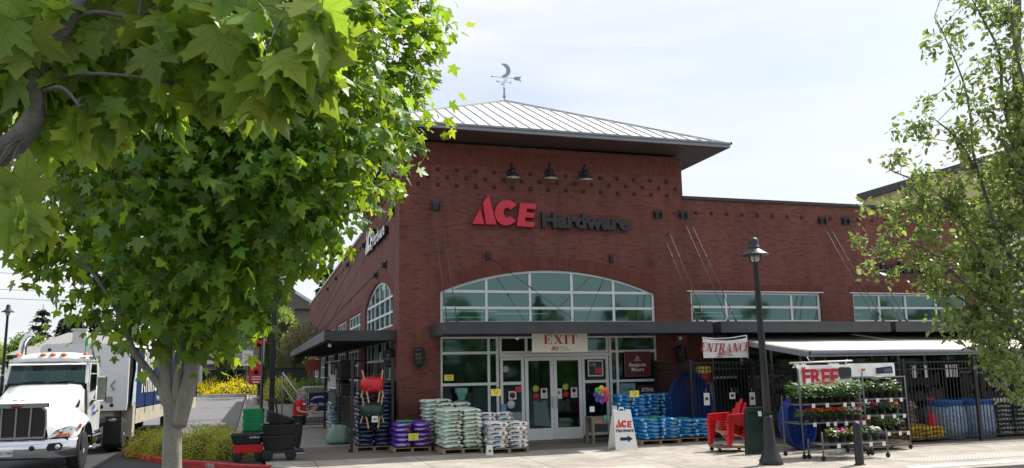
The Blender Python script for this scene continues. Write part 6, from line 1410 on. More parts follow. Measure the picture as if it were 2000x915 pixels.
def rack(name,label,x0,x1,y0,y1,h,shelves,cast=True):
    t=thing(name,label,'plant rack',((x0+x1)/2,(y0+y1)/2,0),group='metal plant racks'); W=(x1-x0)/2;D=(y1-y0)/2
    for x in (-W,W):
        for y in (-D,D): b=MB(); b.tube([(x,y,.10),(x,y,h if y<0 else h*.72)],.017,8); b.build('upright',m_rack,t)
    for z in shelves:
        b=MB(); b.tube([(-W,-D,z),(W,-D,z)],.018,6); b.tube([(-W,D,z),(W,D,z)],.018,6); b.tube([(-W,-D,z),(-W,D,z)],.016,6); b.tube([(W,-D,z),(W,D,z)],.016,6)
        for k in range(14): y=-D+2*D*k/13; b.bar((-W,y,z+.015),(W,y,z+.015),.01,.006)
        b.build('shelf',m_rack,t)
    for x in (-W,W):
        for y in (-D,D): b=MB(); b.lathe([(.012,-.018),(.05,-.018),(.055,0),(.05,.018),(.012,.018)],14,(x,y,.056),0,Matrix.Rotation(PI/2,4,'X')); b.box(x-.015,x+.015,y-.022,y+.022,.06,.11); b.build('caster',m_rubber,t)
    return t
r1=rack('plant_rack','left grey metal plant rack in front of the FREE banner',8.0,9.72,-6.95,-6.25,1.90,[.76,1.18])
b=MB(); b.tube([(-.87,-.35,.74),(-.87,-.35,1.98),(-.70,.0,2.06)],.022,8); b.build('bent_upright',m_rack,r1)
r1b=rack('plant_bench','low projecting plant bench at the foot of the left rack',8.10,9.80,-7.48,-6.98,.62,[.34])
tags(r1,[-.55,-.18,.30,.52],-.38,1.16); tags(r1,[-.55,-.2,.0,.3,.58,.78],-.38,.74); tags(r1b,[-.45,.0,.4,.75],-.27,.31)
shelf_plants(['tall']*7,8.05,9.72,-6.76,1.21,'top shelf, left rack'); shelf_plants(['tall','bush','tall','bush','tall','tall'],8.1,9.7,-6.42,1.21,'rear of top shelf, left rack')
shelf_plants(['lime','red','orange','orange','red','orange','white','pink'],8.05,9.75,-6.76,.79,'middle shelf, left rack',.9)
shelf_plants(['lime','pink','lime','red','bush','white'],8.4,9.8,-7.24,.37,'low bench, left rack',.9)
r2=rack('plant_rack','right grey metal plant rack beside the fence, on a wheeled deck',10.18,11.55,-6.25,-5.62,1.76,[.18,.41,.82,1.21,1.74])
tags(r2,[-.55,-.2,.2,.5],-.35,1.19); tags(r2,[-.5,-.1,.25,.55],-.35,.80); tags(r2,[-.6,-.3,.05,.38,.62],-.35,.39)
b=MB(); b.box(-.70,.70,-.34,.34,.11,.15); b.build('deck',m_wood,r2)
shelf_plants(['tall','bush','tall','bush','lime','tall'],10.22,11.52,-6.0,1.24,'top shelf, right rack'); shelf_plants(['red','white','pink','bush','lime','orange'],10.22,11.52,-6.0,.85,'middle shelf, right rack',.85); shelf_plants(['red','red','bush','lime','tall','bush'],10.22,11.52,-6.0,.44,'bottom shelf, right rack',.9)
# ================================================================ trees and shrubs
MAPLE=[(-5.04,-15.0,6.09,0.83),(-5.57,-13.37,6.85,0.83),(-5.53,-12.09,7.51,0.83),(-4.33,-15.48,5.94,0.83),(-4.56,-13.68,6.83,0.83),(-4.63,-12.09,7.63,0.83),(-3.68,-15.63,5.96,0.83),(-3.54,-13.98,6.82,0.83),(-3.68,-12.43,7.59,0.83),(-3.0,-15.45,6.14,0.66),(-2.56,-14.28,6.8,0.66),(-2.79,-13.08,7.38,0.66),(-5.19,-14.72,5.46,0.77),(-5.77,-13.17,6.04,0.77),(-5.68,-12.0,6.54,0.77),(-4.54,-15.26,5.31,0.77),(-4.87,-13.44,6.03,0.77),(-4.91,-11.9,6.67,0.77),(-3.88,-15.51,5.28,0.77),(-3.86,-13.75,6.01,0.77),(-3.96,-12.13,6.67,0.77),(-3.24,-15.45,5.37,0.72),(-2.9,-14.04,5.99,0.72),(-3.08,-12.64,6.55,0.72),(-2.27,-14.32,5.94,0.5),(-5.27,-14.45,4.82,0.72),(-5.86,-13.01,5.23,0.72),(-5.73,-11.96,5.58,0.72),(-4.6,-15.06,4.67,0.72),(-4.96,-13.28,5.22,0.72),(-4.98,-11.78,5.7,0.72),(-3.93,-15.35,4.63,0.72),(-3.94,-13.59,5.2,0.72),(-4.04,-11.98,5.71,0.72),(-3.34,-15.34,4.68,0.72),(-3.04,-13.86,5.18,0.72),(-3.21,-12.42,5.63,0.72),(-2.82,-15.08,4.81,0.53),(-2.34,-14.07,5.17,0.53),(-2.6,-13.02,5.49,0.53),(-5.32,-14.16,4.2,0.64),(-5.89,-12.87,4.48,0.64),(-5.72,-11.99,4.7,0.64),(-4.59,-14.87,4.07,0.72),(-4.93,-13.16,4.46,0.72),(-4.94,-11.73,4.8,0.72),(-3.95,-15.16,4.04,0.72),(-3.98,-13.45,4.45,0.72),(-4.06,-11.9,4.81,0.72),(-3.39,-15.16,4.07,0.66),(-3.13,-13.7,4.43,0.66),(-3.29,-12.3,4.76,0.66),(-3.02,-15.02,4.12,0.43),(-2.61,-13.86,4.42,0.43),(-2.83,-12.7,4.69,0.43),(-5.85,-12.86,3.77,0.5),(-4.71,-14.37,3.56,0.66),(-5.05,-13.0,3.77,0.66),(-5.0,-11.94,3.95,0.66),(-4.1,-14.74,3.51,0.66),(-4.18,-13.27,3.75,0.66),(-4.23,-11.99,3.96,0.66),(-3.6,-14.8,3.52,0.58),(-3.45,-13.49,3.74,0.58),(-3.57,-12.29,3.94,0.58),(-3.38,-14.75,3.54,0.33),(-3.14,-13.58,3.74,0.33),(-3.3,-12.48,3.91,0.33),(-5.52,-12.85,3.16,0.44),(-4.59,-13.97,3.06,0.53),(-4.84,-12.97,3.16,0.53),(-4.77,-12.25,3.23,0.53),(-4.12,-14.27,3.03,0.51),(-4.19,-13.16,3.15,0.51),(-4.22,-12.26,3.24,0.51),(-3.8,-14.33,3.03,0.29),(-3.74,-13.3,3.14,0.29),(-3.82,-12.41,3.23,0.29),(-5.03,-12.92,2.69,0.28),(-4.36,-13.68,2.65,0.36),(-4.48,-12.99,2.69,0.36),(-4.44,-12.55,2.71,0.36),(-4.1,-13.83,2.64,0.25),(-4.15,-13.1,2.68,0.25),(-4.16,-12.56,2.71,0.25),(-2.16,-14.49,6.13,0.32),(-2.11,-14.42,5.65,0.29),(-2.19,-14.32,5.16,0.26),(-2.3,-14.21,4.71,0.2),(-6.15,-12.82,3.47,0.26),(-6.21,-12.86,3.81,0.29),(-5.27,-12.95,2.66,0.22),(-4.11,-13.28,2.53,0.17)]
NEAR=[(-4.42,-20.3,3.25,0.244),(-4.18,-20.26,3.22,0.22),(-4.39,-20.17,3.05,0.152),(-4.19,-20.33,2.97,0.098),(-3.96,-20.44,3.24,0.212),(-4.04,-20.18,3.08,0.088),(-3.77,-20.59,3.18,0.172),(-3.64,-20.72,3.05,0.083),(-3.57,-20.86,3.15,0.065),(-3.82,-20.15,3.15,0.073),(-4.29,-20.66,2.6,0.052),(-4.45,-20.51,2.64,0.115),(-4.73,-20.08,3.13,0.338),(-4.38,-20.18,3.73,0.333),(-3.95,-20.31,3.72,0.333),(-3.6,-20.51,3.62,0.203),(-3.66,-20.65,2.99,0.046),(-3.58,-20.65,3.13,0.094),(-3.7,-20.67,3.16,0.107),(-3.54,-20.64,3.04,0.044),(-3.52,-20.72,3.18,0.054),(-3.72,-20.47,3.01,0.052),(-3.86,-20.44,3.04,0.073)]
NEARB=[[(-4.71,-19.97,2.44),(-4.59,-20.17,2.75),(-4.48,-20.27,2.83),(-4.4,-20.35,2.86),(-4.36,-20.37,2.93),(-4.36,-20.39,3.03),(-4.32,-20.42,3.13),(-4.25,-20.46,3.28),(-4.2,-20.51,3.46)],[(-4.36,-20.39,3.01),(-4.41,-20.34,3.13),(-4.51,-20.27,3.23),(-4.67,-20.14,3.38)],[(-4.68,-20.0,2.58),(-4.55,-20.06,2.97),(-4.48,-20.1,3.09),(-4.44,-20.19,3.24),(-4.42,-20.24,3.51)],[(-4.36,-20.39,3.03),(-4.26,-20.42,3.06),(-4.1,-20.47,3.05),(-3.98,-20.45,3.04)],[(-4.31,-20.43,3.19),(-4.21,-20.47,3.24),(-4.07,-20.51,3.22),(-3.85,-20.58,3.24),(-3.64,-20.69,3.2)],[(-4.36,-20.38,3.0),(-4.28,-20.46,3.0),(-4.23,-20.47,2.95),(-4.23,-20.47,2.94)]]
PEARB=[[(3.39,-17.08,0.75),(3.34,-17.22,1.68),(3.2,-17.33,2.61),(2.87,-17.53,3.75),(2.78,-17.66,4.66),(2.77,-17.83,5.71)],[(3.13,-17.34,2.79),(2.63,-17.46,3.14),(2.28,-17.58,3.84),(2.22,-17.63,4.29),(2.03,-17.74,4.66),(1.74,-17.83,5.04)],[(2.88,-17.52,3.7),(2.61,-17.65,4.31),(2.45,-17.79,4.78),(2.31,-17.8,5.09),(2.11,-17.87,5.27)],[(3.2,-17.32,2.51),(2.55,-17.48,2.77),(2.06,-17.54,3.39),(1.75,-17.58,3.59),(1.41,-17.51,3.75)],[(2.28,-17.57,3.8),(2.04,-17.65,4.04),(1.77,-17.69,4.17)],[(3.28,-17.28,2.14),(2.56,-17.44,2.51),(2.17,-17.47,2.77),(1.83,-17.51,3.02),(1.53,-17.44,3.16),(1.38,-17.4,3.18)],[(3.29,-17.25,1.96),(2.65,-17.44,2.37),(2.22,-17.45,2.59),(1.79,-17.47,2.81),(1.44,-17.47,2.87)],[(3.32,-17.23,1.77),(2.75,-17.42,2.06),(2.39,-17.46,2.33),(2.05,-17.48,2.42),(1.92,-17.47,2.59)],[(2.48,-17.47,2.19),(2.16,-17.5,2.33),(1.97,-17.45,2.42),(1.81,-17.42,2.52)],[(2.06,-17.54,3.39),(1.81,-17.58,3.46),(1.61,-17.5,3.37),(1.48,-17.47,3.38)],[(3.12,-17.39,3.07),(3.02,-17.31,3.46),(2.87,-17.2,3.67),(2.69,-17.1,3.39)],[(3.31,-17.24,1.86),(2.66,-17.59,1.97),(2.27,-17.69,2.0),(2.22,-17.7,2.15)],[(3.2,-17.33,2.61),(3.12,-17.15,2.91),(2.92,-17.02,3.12),(2.69,-16.96,3.22)],[(2.87,-17.53,3.75),(2.49,-17.76,3.9),(2.38,-17.76,4.08)],[(2.87,-17.57,3.98),(2.54,-17.95,4.31),(2.42,-17.99,4.79),(2.37,-18.04,5.18)]]
PEARL=[(2.83,-17.53,3.84,0.255),(2.71,-17.41,3.34,0.278),(2.48,-17.37,2.85,0.206),(2.84,-17.36,2.79,0.278),(2.57,-17.42,2.37,0.271),(2.2,-17.44,2.53,0.124),(2.74,-17.71,4.4,0.183),(3.28,-17.51,3.53,0.517),(3.3,-17.68,4.46,0.446),(3.41,-17.38,2.51,0.423),(2.41,-17.38,3.06,0.206),(2.02,-17.55,3.54,0.133)]
MAPLEB=[[(-4.57,-12.71,0.01),(-4.61,-12.9,1.17),(-4.63,-12.99,1.74),(-4.71,-13.0,1.97),(-4.72,-13.12,2.65),(-4.81,-13.35,3.55),(-4.91,-13.39,4.59),(-5.0,-13.55,5.73)],[(-4.57,-12.98,1.57),(-4.46,-13.08,1.96),(-4.39,-13.17,2.36),(-4.16,-13.26,3.11),(-3.91,-13.39,4.04),(-3.61,-13.68,5.2),(-3.29,-13.91,6.0)],[(-4.58,-12.98,1.74),(-4.56,-13.06,2.31),(-4.49,-13.06,3.12),(-4.49,-13.16,4.36),(-4.42,-13.43,5.83)],[(-4.69,-13.0,1.91),(-4.83,-13.05,2.11),(-5.04,-13.08,2.37),(-5.12,-13.21,2.65),(-5.36,-13.31,3.09),(-5.62,-13.4,3.41),(-5.94,-13.35,3.74)],[(-5.12,-13.21,2.65),(-5.13,-13.24,2.87),(-5.54,-12.99,3.35),(-5.82,-12.81,4.08)],[(-4.81,-13.35,3.55),(-5.16,-13.64,4.05),(-5.46,-13.88,4.7)],[(-4.16,-13.26,3.11),(-3.56,-13.84,3.57),(-3.04,-14.16,3.93)],[(-3.91,-13.39,4.04),(-3.23,-13.46,4.48),(-2.55,-13.72,4.77)],[(-4.49,-13.06,3.12),(-4.16,-12.44,3.89),(-3.7,-12.1,4.79)]]
def norm_(a): return a/np.maximum(1e-9,np.linalg.norm(a,axis=1,keepdims=True))
def leaf_template(half,ctr=(0,.33),fold=.35,droop=.25):
    pts=[(0,0)]+half+[(-x,y) for x,y in reversed(half[:-1])]
    P=np.array([(ctr[0],ctr[1])]+pts,float); z=fold*np.abs(P[:,0])*.5-droop*P[:,1]**2-.25*P[:,0]**2
    V=np.column_stack([P,z]); n=len(pts); T=[(0,1+i,1+(i+1)%n) for i in range(n)]; return V,np.array(T)
MAPLE_FAR=leaf_template([(.20,-.06),(.44,.0),(.27,.17),(.68,.44),(.60,.60),(.30,.50),(.22,.74),(0,1.08)])
MAPLE_NEAR=leaf_template([(.20,-.06),(.30,-.02),(.47,-.05),(.41,.09),(.34,.17),(.50,.23),(.58,.34),(.76,.40),(.67,.48),(.70,.60),(.52,.55),(.40,.52),(.28,.47),(.25,.60),(.34,.71),(.22,.74),(.13,.86),(0,1.04)])
OVAL=leaf_template([(.20,.15),(.27,.4),(.18,.75),(0,1.0)],fold=.5,droop=.3)
def leaf_mesh(name,tpl,pos,tip,nrm,size,m,mats2=None):
    V,T=tpl; N=len(pos); y=norm_(tip); x=norm_(np.cross(y,nrm)); z=np.cross(x,y); rv=np.random.RandomState(N%1000); x=x*(.78+.4*rv.random(N))[:,None]; z=z*(.3+1.6*rv.random(N))[:,None]; x=x+z*(rv.normal(size=N)*.12)[:,None]
    W=pos[:,None,:]+size[:,None,None]*(V[None,:,0,None]*x[:,None,:]+V[None,:,1,None]*y[:,None,:]+V[None,:,2,None]*z[:,None,:])
    nv=len(V); W=W.reshape(-1,3); F=(T[None]+(np.arange(N)*nv)[:,None,None]).reshape(-1,3)
    me=bpy.data.meshes.new(name); me.vertices.add(len(W)); me.vertices.foreach_set('co',W.astype(np.float32).ravel()); nf=len(F)
    me.loops.add(nf*3); me.loops.foreach_set('vertex_index',F.astype(np.int32).ravel()); me.polygons.add(nf); me.polygons.foreach_set('loop_start',np.arange(0,nf*3,3,dtype=np.int32)); me.polygons.foreach_set('loop_total',np.full(nf,3,np.int32))
    me.polygons.foreach_set('use_smooth',np.ones(nf,bool)); me.materials.append(m); me.update(calc_edges=True); at=me.attributes.new('leaf_xy','FLOAT_VECTOR','POINT'); at.data.foreach_set('vector',np.tile(V,(N,1)).astype(np.float32).ravel()); me.validate(); return me
def leaf_field(rng,lobes,per_area,size,shell=.45,cl=7,spread=.13,down=.55):
    """twig ends spread through each lobe's volume, a small bunch of leaves round each"""
    P=[];Tt=[];Nn=[];S=[]
    C0=np.mean([l[:3] for l in lobes],axis=0)
    for (x,y,z,r) in lobes:
        nt_=int(per_area*r*r*10/cl)
        u=rng.normal(size=(nt_,3)); u/=np.linalg.norm(u,axis=1,keepdims=True); rad=r*(shell+(1.08-shell)*rng.random(nt_)**.6)[:,None]
        c=np.array([x,y,z])+u*rad*np.array([1,1,.88])
        k=np.repeat(c,cl,axis=0); n=len(k); j=rng.normal(size=(n,3))*spread; out=norm_(k+j-np.array([x,y,z])*.6-C0*.4)
        t=out*.7+rng.normal(size=(n,3))*.55; t[:,2]-=down; nn=out*.5+rng.normal(size=(n,3))*.5; nn[:,2]+=.95
        P.append(k+j);Tt.append(t);Nn.append(nn);S.append(size*(.62+.65*rng.random(n)))
    return np.concatenate(P),np.concatenate(Tt),np.concatenate(Nn),np.concatenate(S)
def tree(name,label,cat='tree',grp=None): return thing(name,label,cat,(0,0,0),group=grp)
m_bark=mat('maple_bark',(.36,.335,.29),.9,var=.28,vs=7,bump=.7,bs=30,streak=(1,1,.35))
m_bark2=mat('grey_bark',(.19,.175,.16),.9,var=.3,vs=10,bump=.6,bs=40)
def leafmat(name,c,t,isl=.35,veins=False):
    m=mat(name,c,.42,var=0,island=isl,trans=t,spec=.22); n=m.node_tree.nodes; l=m.node_tree.links.new; p=n['Principled BSDF']; tr=[q for q in n if q.type=='BSDF_TRANSLUCENT'][0]; g=[q for q in n if q.type=='NEW_GEOMETRY'][0]
    mu=n.new('ShaderNodeMath'); mu.operation='MULTIPLY'; l(g.outputs['Random Per Island'],mu.inputs[0]); mu.inputs[1].default_value=7.31; fr=n.new('ShaderNodeMath'); fr.operation='FRACT'; l(mu.outputs[0],fr.inputs[0]); r=n.new('ShaderNodeMapRange'); r.inputs[3].default_value=.472; r.inputs[4].default_value=.515; l(fr.outputs[0],r.inputs[0])
    vm=None
    if veins:
        at=n.new('ShaderNodeAttribute'); at.attribute_name='leaf_xy'; s=n.new('ShaderNodeSeparateXYZ'); l(at.outputs['Vector'],s.inputs[0]); ab=n.new('ShaderNodeMath'); ab.operation='ABSOLUTE'; l(s.outputs[0],ab.inputs[0]); prev=None
        def M2(op,a,b_):
            q=n.new('ShaderNodeMath'); q.operation=op
            for i,v in enumerate((a,b_)):
                if isinstance(v,(int,float)): q.inputs[i].default_value=v
                elif v is not None: l(v,q.inputs[i])
            return q.outputs[0]
        for (a0,y0) in ((0,0),(62,0),(97,0),(42,.30),(42,.52),(75,.22)):
            a=math.radians(a0); d=M2('ABSOLUTE',M2('SUBTRACT',M2('MULTIPLY',ab.outputs[0],math.cos(a)),M2('MULTIPLY',M2('SUBTRACT',s.outputs[1],y0),math.sin(a))),None); 
            if y0>0: d=M2('ADD',d,M2('MULTIPLY',M2('LESS_THAN',s.outputs[1],y0),1.))
            if y0>0: d=M2('ADD',d,.004)
            prev=d if prev is None else M2('MINIMUM',prev,d)
        vm=n.new('ShaderNodeMapRange'); vm.inputs[1].default_value=.006; vm.inputs[2].default_value=.02; vm.inputs[3].default_value=.5; vm.inputs[4].default_value=0; l(prev,vm.inputs[0])
    for sock in (p.inputs['Base Color'],tr.inputs[0]):
        src=sock.links[0].from_socket; h=n.new('ShaderNodeHueSaturation'); l(r.outputs[0],h.inputs['Hue']); l(src,h.inputs['Color']); o=h.outputs[0]
        if vm: mx=n.new('ShaderNodeMixRGB'); l(vm.outputs[0],mx.inputs[0]); l(o,mx.inputs[1]); mx.inputs[2].default_value=(.22,.30,.08,1) if sock.node is p else (.10,.15,.02,1); o=mx.outputs[0]
        l(o,sock)
    return m
m_ml=leafmat('maple_leaves',(.066,.125,.026),(.18,.275,.013),.45)
m_ml2=leafmat('near_maple_leaves',(.115,.170,.034),(.24,.33,.026),.3,True)
m_pl=leafmat('pear_leaves',(.135,.175,.06),(.15,.20,.045),.45)
rng=np.random.RandomState(5)
# --- the young maple at the kerb
mt_=tree('maple_tree','young maple tree with pale speckled trunk and dense green crown in front of the truck')
P,T,Nn,S=leaf_field(rng,MAPLE,72,.122,spread=.14,cl=6)
me=leaf_mesh('crown',MAPLE_FAR,P,T,Nn,S,m_ml); o=bpy.data.objects.new('crown',me); col.objects.link(o); o.parent=mt_
b=MB()
def limb(b,pts,r0,r1,n=12,wob=.03,seed=0,sub=4):
    Q=arc_pts([tuple(p) for p in pts],sub); N_=len(Q); rs=[r0+(r1-r0)*(i/(N_-1))**.8 for i in range(N_)]
    Q=[Vector(q)+noise.noise_vector(Vector(q)*2.2+Vector((seed,0,0)))*wob for q in Q]
    b.tube(Q,rs,n)
# trunk: flare, main stem, right stem
tk0=MAPLEB[0]; limb(b,[(tk0[0][0],tk0[0][1],-.14)]+[tuple(p) for p in tk0[1:]],.125,.03,16,.008)
limb(b,MAPLEB[1],.105,.02,14,.01,3); limb(b,MAPLEB[2],.075,.018,10,.01,5)
limb(b,MAPLEB[3],.052,.014,10,.02,7)
for k,q in enumerate(MAPLEB[4:]): limb(b,q,.035,.010,8,.03,11+k)
b.build('trunk',m_bark,mt_)
b=MB(); random.seed(3)
src=[Vector(p) for q in MAPLEB for p in q[2:]]
for (x,y,z,r) in MAPLE:
    c=Vector((x,y,z)); s=min(src,key=lambda p:(p-c).length+(.6 if p.z>c.z else 0)); 
    for k in range(3):
        e=c+Vector([random.uniform(-.7,.7)*r for _ in range(3)]); m2=s.lerp(e,.5)+Vector((0,0,.08)); limb(b,[s,m2,e],.016,.004,5,.03,k,3)
b.build('branches',m_bark2,mt_)
def specks():
    n=m_bark.node_tree.nodes; l=m_bark.node_tree.links.new; p=n['Principled BSDF']; old=p.inputs['Base Color'].links[0].from_socket
    tcn=n.new('ShaderNodeTexCoord'); mp=n.new('ShaderNodeMapping'); mp.inputs['Scale'].default_value=(18,18,45); l(tcn.outputs['Object'],mp.inputs[0]); v=n.new('ShaderNodeTexNoise'); v.inputs['Detail'].default_value=2; l(mp.outputs[0],v.inputs['Vector'])
    r=n.new('ShaderNodeMapRange'); r.inputs[1].default_value=.60; r.inputs[2].default_value=.66; l(v.outputs[0],r.inputs[0]); m=n.new('ShaderNodeMixRGB'); l(r.outputs[0],m.inputs[0]); l(old,m.inputs[1]); m.inputs[2].default_value=(.06,.055,.045,1); l(m.outputs[0],p.inputs['Base Color'])
specks()
# --- near maple whose boughs hang into the top left of the view
nm=tree('overhanging_maple','near maple with large leaves and grey boughs overhanging from the upper left')
P,T,Nn,S=[],[],[],[]
for (x,y,z,r) in NEAR:
    n=int(5+980*r*r*(1.35 if z<3.6 else 1.5)); u=rng.normal(size=(n,3)); u/=np.linalg.norm(u,axis=1,keepdims=True); rad=r*(rng.random(n)**.45)[:,None]
    c=np.array([x,y,z])+u*rad; t=rng.normal(size=(n,3))*.45; t[:,2]-=.9; t[:,0]+=.35; nn=rng.normal(size=(n,3))*.45; nn[:,2]+=.55; nn[:,1]-=.35
    P.append(c);T.append(t);Nn.append(nn);S.append(.085+.06*rng.random(n))
# high crown above the frame, which shades the boughs below
hn=300; hp=np.column_stack([rng.uniform(-6.6,-2.6,hn),rng.uniform(-21.8,-18.8,hn),rng.uniform(4.3,5.6,hn)]); P.append(hp); T.append(rng.normal(size=(hn,3))*.5+np.array([0,0,-.4])); Nn.append(rng.normal(size=(hn,3))*.4+np.array([0,0,1.])); S.append(.13+.05*rng.random(hn))
P,T,Nn,S=[np.concatenate(q) for q in (P,T,Nn,S)]
me=leaf_mesh('crown',MAPLE_NEAR,P,T,Nn,S,m_ml2); o=bpy.data.objects.new('crown',me); col.objects.link(o); o.parent=nm
b=MB(); limb(b,[(-5.6,-19.3,-.15),(-5.5,-19.4,1.0),(-5.3,-19.6,1.9),NEARB[0][0]],.14,.07,16,.02); limb(b,[(-5.5,-19.4,1.0),(-5.5,-19.6,2.6),(-5.2,-19.9,4.8)],.11,.04,12,.03,4); b.build('trunk',m_bark2,nm)
b=MB(); limb(b,NEARB[0],.052,.018,12,.012); limb(b,NEARB[1],.022,.010,8,.01,2); limb(b,NEARB[2],.028,.012,10,.015,3)
for k in (3,4,5): limb(b,NEARB[k],.008,.004,6,.01,k)
random.seed(6)
allb=[Vector(p) for q in NEARB for p in q]
for i in range(0,150):
    c=Vector(P[i*4]); s=min(allb,key=lambda p:(p-c).length); 
    if (s-c).length<.32: limb(b,[s,s.lerp(c,.5)+Vector((0,0,.03)),c],.004,.0015,4,.01,i,2)
b.build('boughs',m_bark2,nm)
# --- sparse pear tree on the right
pt=tree('pear_tree','sparse pear tree with thin upright branches and small leaves at the right edge')
P,T,Nn,S=[],[],[],[]; b=MB()
for q,br_ in enumerate(PEARB):
    pts=arc_pts([tuple(p) for p in br_],6); n=len(pts); limb(b,br_,.075 if q==0 else .022,.03 if q==0 else .004,10 if q==0 else 6,.02,q,5)
    if q in (0,8): continue
    for i in range(int(n*.22),n):
        c=np.array(pts[i]); f=i/n
        if rng.random()<.12: continue
        k=int(26+20*rng.random()); off=rng.normal(size=3)*.115; tw=c+off
        b.tube([tuple(c),tuple(tw)],.003,4,cap=False)
        pp=tw+rng.normal(size=(k,3))*.055; P.append(pp); t=rng.normal(size=(k,3))*.7; t[:,2]-=.1; T.append(t); nn=rng.normal(size=(k,3))*.6; nn[:,2]+=.6; Nn.append(nn); S.append(.040+.030*rng.random(k))
allp=[Vector(p) for q in PEARB for p in q]
for li,(x,y,z,r) in enumerate(PEARL):
    nt2=int(330*r*r*1.15)+6
    for k in range(nt2):
        u=rng.normal(size=3); u/=np.linalg.norm(u); c=np.array([x,y,z])+u*r*rng.random()**.5
        if k%2==0:
            s=min(allp,key=lambda p:(p-Vector(c)).length); m2=s.lerp(Vector(c),.6)+Vector((0,0,.02)); b.tube([s,m2,Vector(c)],[.006,.004,.002],4,cap=False)
        kk=int(11+9*rng.random()); pp=c+rng.normal(size=(kk,3))*.048; P.append(pp); t=rng.normal(size=(kk,3))*.7; t[:,2]-=.1; T.append(t); nn=rng.normal(size=(kk,3))*.6; nn[:,2]+=.6; Nn.append(nn); S.append(.040+.030*rng.random(kk))
P,T,Nn,S=[np.concatenate(q) for q in (P,T,Nn,S)]
me=leaf_mesh('crown',OVAL,P,T,Nn,S,m_pl); o=bpy.data.objects.new('crown',me); col.objects.link(o); o.parent=pt
b.build('branches',m_bark2,pt)
# --- low shrubs: mounds made of many small leaves
def mound(name,label,blobs,size,n,m,grp=None,cat='shrub',up=.7,stem=True,tpl=OVAL):
    t=tree(name,label,cat,grp); P,T,Nn,S=[],[],[],[]
    for (x,y,z,rx,ry,rz_) in blobs:
        k=int(n*rx*max(ry,rz_)); u=rng.normal(size=(k,3)); u[:,2]=np.abs(u[:,2])*1.0-.15; u/=np.linalg.norm(u,axis=1,keepdims=True); lump=1+.16*np.sin(u[:,0]*7+x*3)*np.sin(u[:,1]*6+1)+.10*rng.normal(size=k)
        c=np.array([x,y,z])+u*np.array([rx,ry,rz_])*(lump*(.72+.3*rng.random(k)))[:,None]; tt=u*.7+rng.normal(size=(k,3))*.5; tt[:,2]+=up*.6; nn=u+rng.normal(size=(k,3))*.5
        P.append(c);T.append(tt);Nn.append(nn);S.append(size*(.6+.7*rng.random(k)))
    P,T,Nn,S=[np.concatenate(q) for q in (P,T,Nn,S)]
    me=leaf_mesh('foliage',tpl,P,T,Nn,S,m); o=bpy.data.objects.new('foliage',me); col.objects.link(o); o.parent=t
    b=MB()
    for (x,y,z,rx,ry,rz_) in blobs:
        b.ball((x,y,z+rz_*.02),1,8,0,(rx*.74,ry*.74,rz_*.74))
    b.build('inner_twigs',m_core,t); return t
m_core=mat('dark_twig_mass',(.05,.06,.018),.95,var=.5,vs=30,bump=1,bs=40)
m_sh=leafmat('spiraea_leaves',(.24,.26,.035),(.22,.24,.02),.35); m_ye=leafmat('yellow_leaves',(.58,.52,.02),(.42,.38,.01),.2); m_hd=leafmat('hedge_leaves',(.05,.095,.02),(.10,.17,.02),.35); m_cy=leafmat('cypress_leaves',(.020,.040,.012),(.02,.04,.01),.4); m_vn=leafmat('vine_leaves',(.10,.085,.035),(.10,.09,.03),.5); m_lt=leafmat('light_tree_leaves',(.17,.23,.05),(.16,.22,.04),.35); m_dk=leafmat('conifer_needles',(.020,.036,.018),(.01,.02,.01),.4)
mound('low_shrub','yellow green low shrub in the planter left of the maple trunk',[(-6.35,2.0,0,.85,.9,.62),(-6.0,1.0,0,.6,.8,.55)],.038,9500,m_sh,'low shrubs in the red kerbed planter')
mound('low_shrub','yellow green low shrub in the planter right of the maple trunk',[(-5.1,.5,0,.85,1.0,.70),(-4.4,-.25,0,.62,.8,.60),(-4.8,1.6,0,.7,.9,.66)],.038,9500,m_sh,'low shrubs in the red kerbed planter')
t=tree('white_flowers','small patch of white flowers behind the planter shrubs','flowers'); b=MB(); random.seed(2)
for k in range(40): b.ball((-5.1+random.uniform(-.45,.45),2.6+random.uniform(-.3,.3),.62+random.uniform(-.03,.06)),.035,5)
b.build('petals',m_white,t); b=MB()
for k in range(20): x=-5.1+random.uniform(-.4,.4);y=2.6+random.uniform(-.3,.3); b.bar((x,y,0),(x,y,.62),.012,.012)
b.build('stems',m_hd,t)
for k,(x0,l) in enumerate(((-10.6,'bright yellow shrub at the far end of the driveway, left part'),(-8.3,'bright yellow shrub round the foot of the dark cypress'),(-6.3,'bright yellow shrub at the right end of the far bed'))):
    mound('yellow_shrub',l,[(x0+.3,61.5,.0,1.5,1.4,1.35+.1*k),(x0+1.3,60.6,0,1.2,1.1,1.0),(x0-.7,60.9,0,1.1,1.1,1.05)],.13,620,m_ye,'yellow shrubs at the end of the driveway')
sheet('far_bed_soil',[(-13,59),(-5.0,59),(-4.9,66),(-13,66)],-.06,bpy.data.materials['bark_soil']); kerb('far_red_kerb',[(-13,58.9),(-9.6,58.9),(-8.8,58.6),(-8.2,58.9),(-5,58.9)],m_kerb,.25,z1=.08)
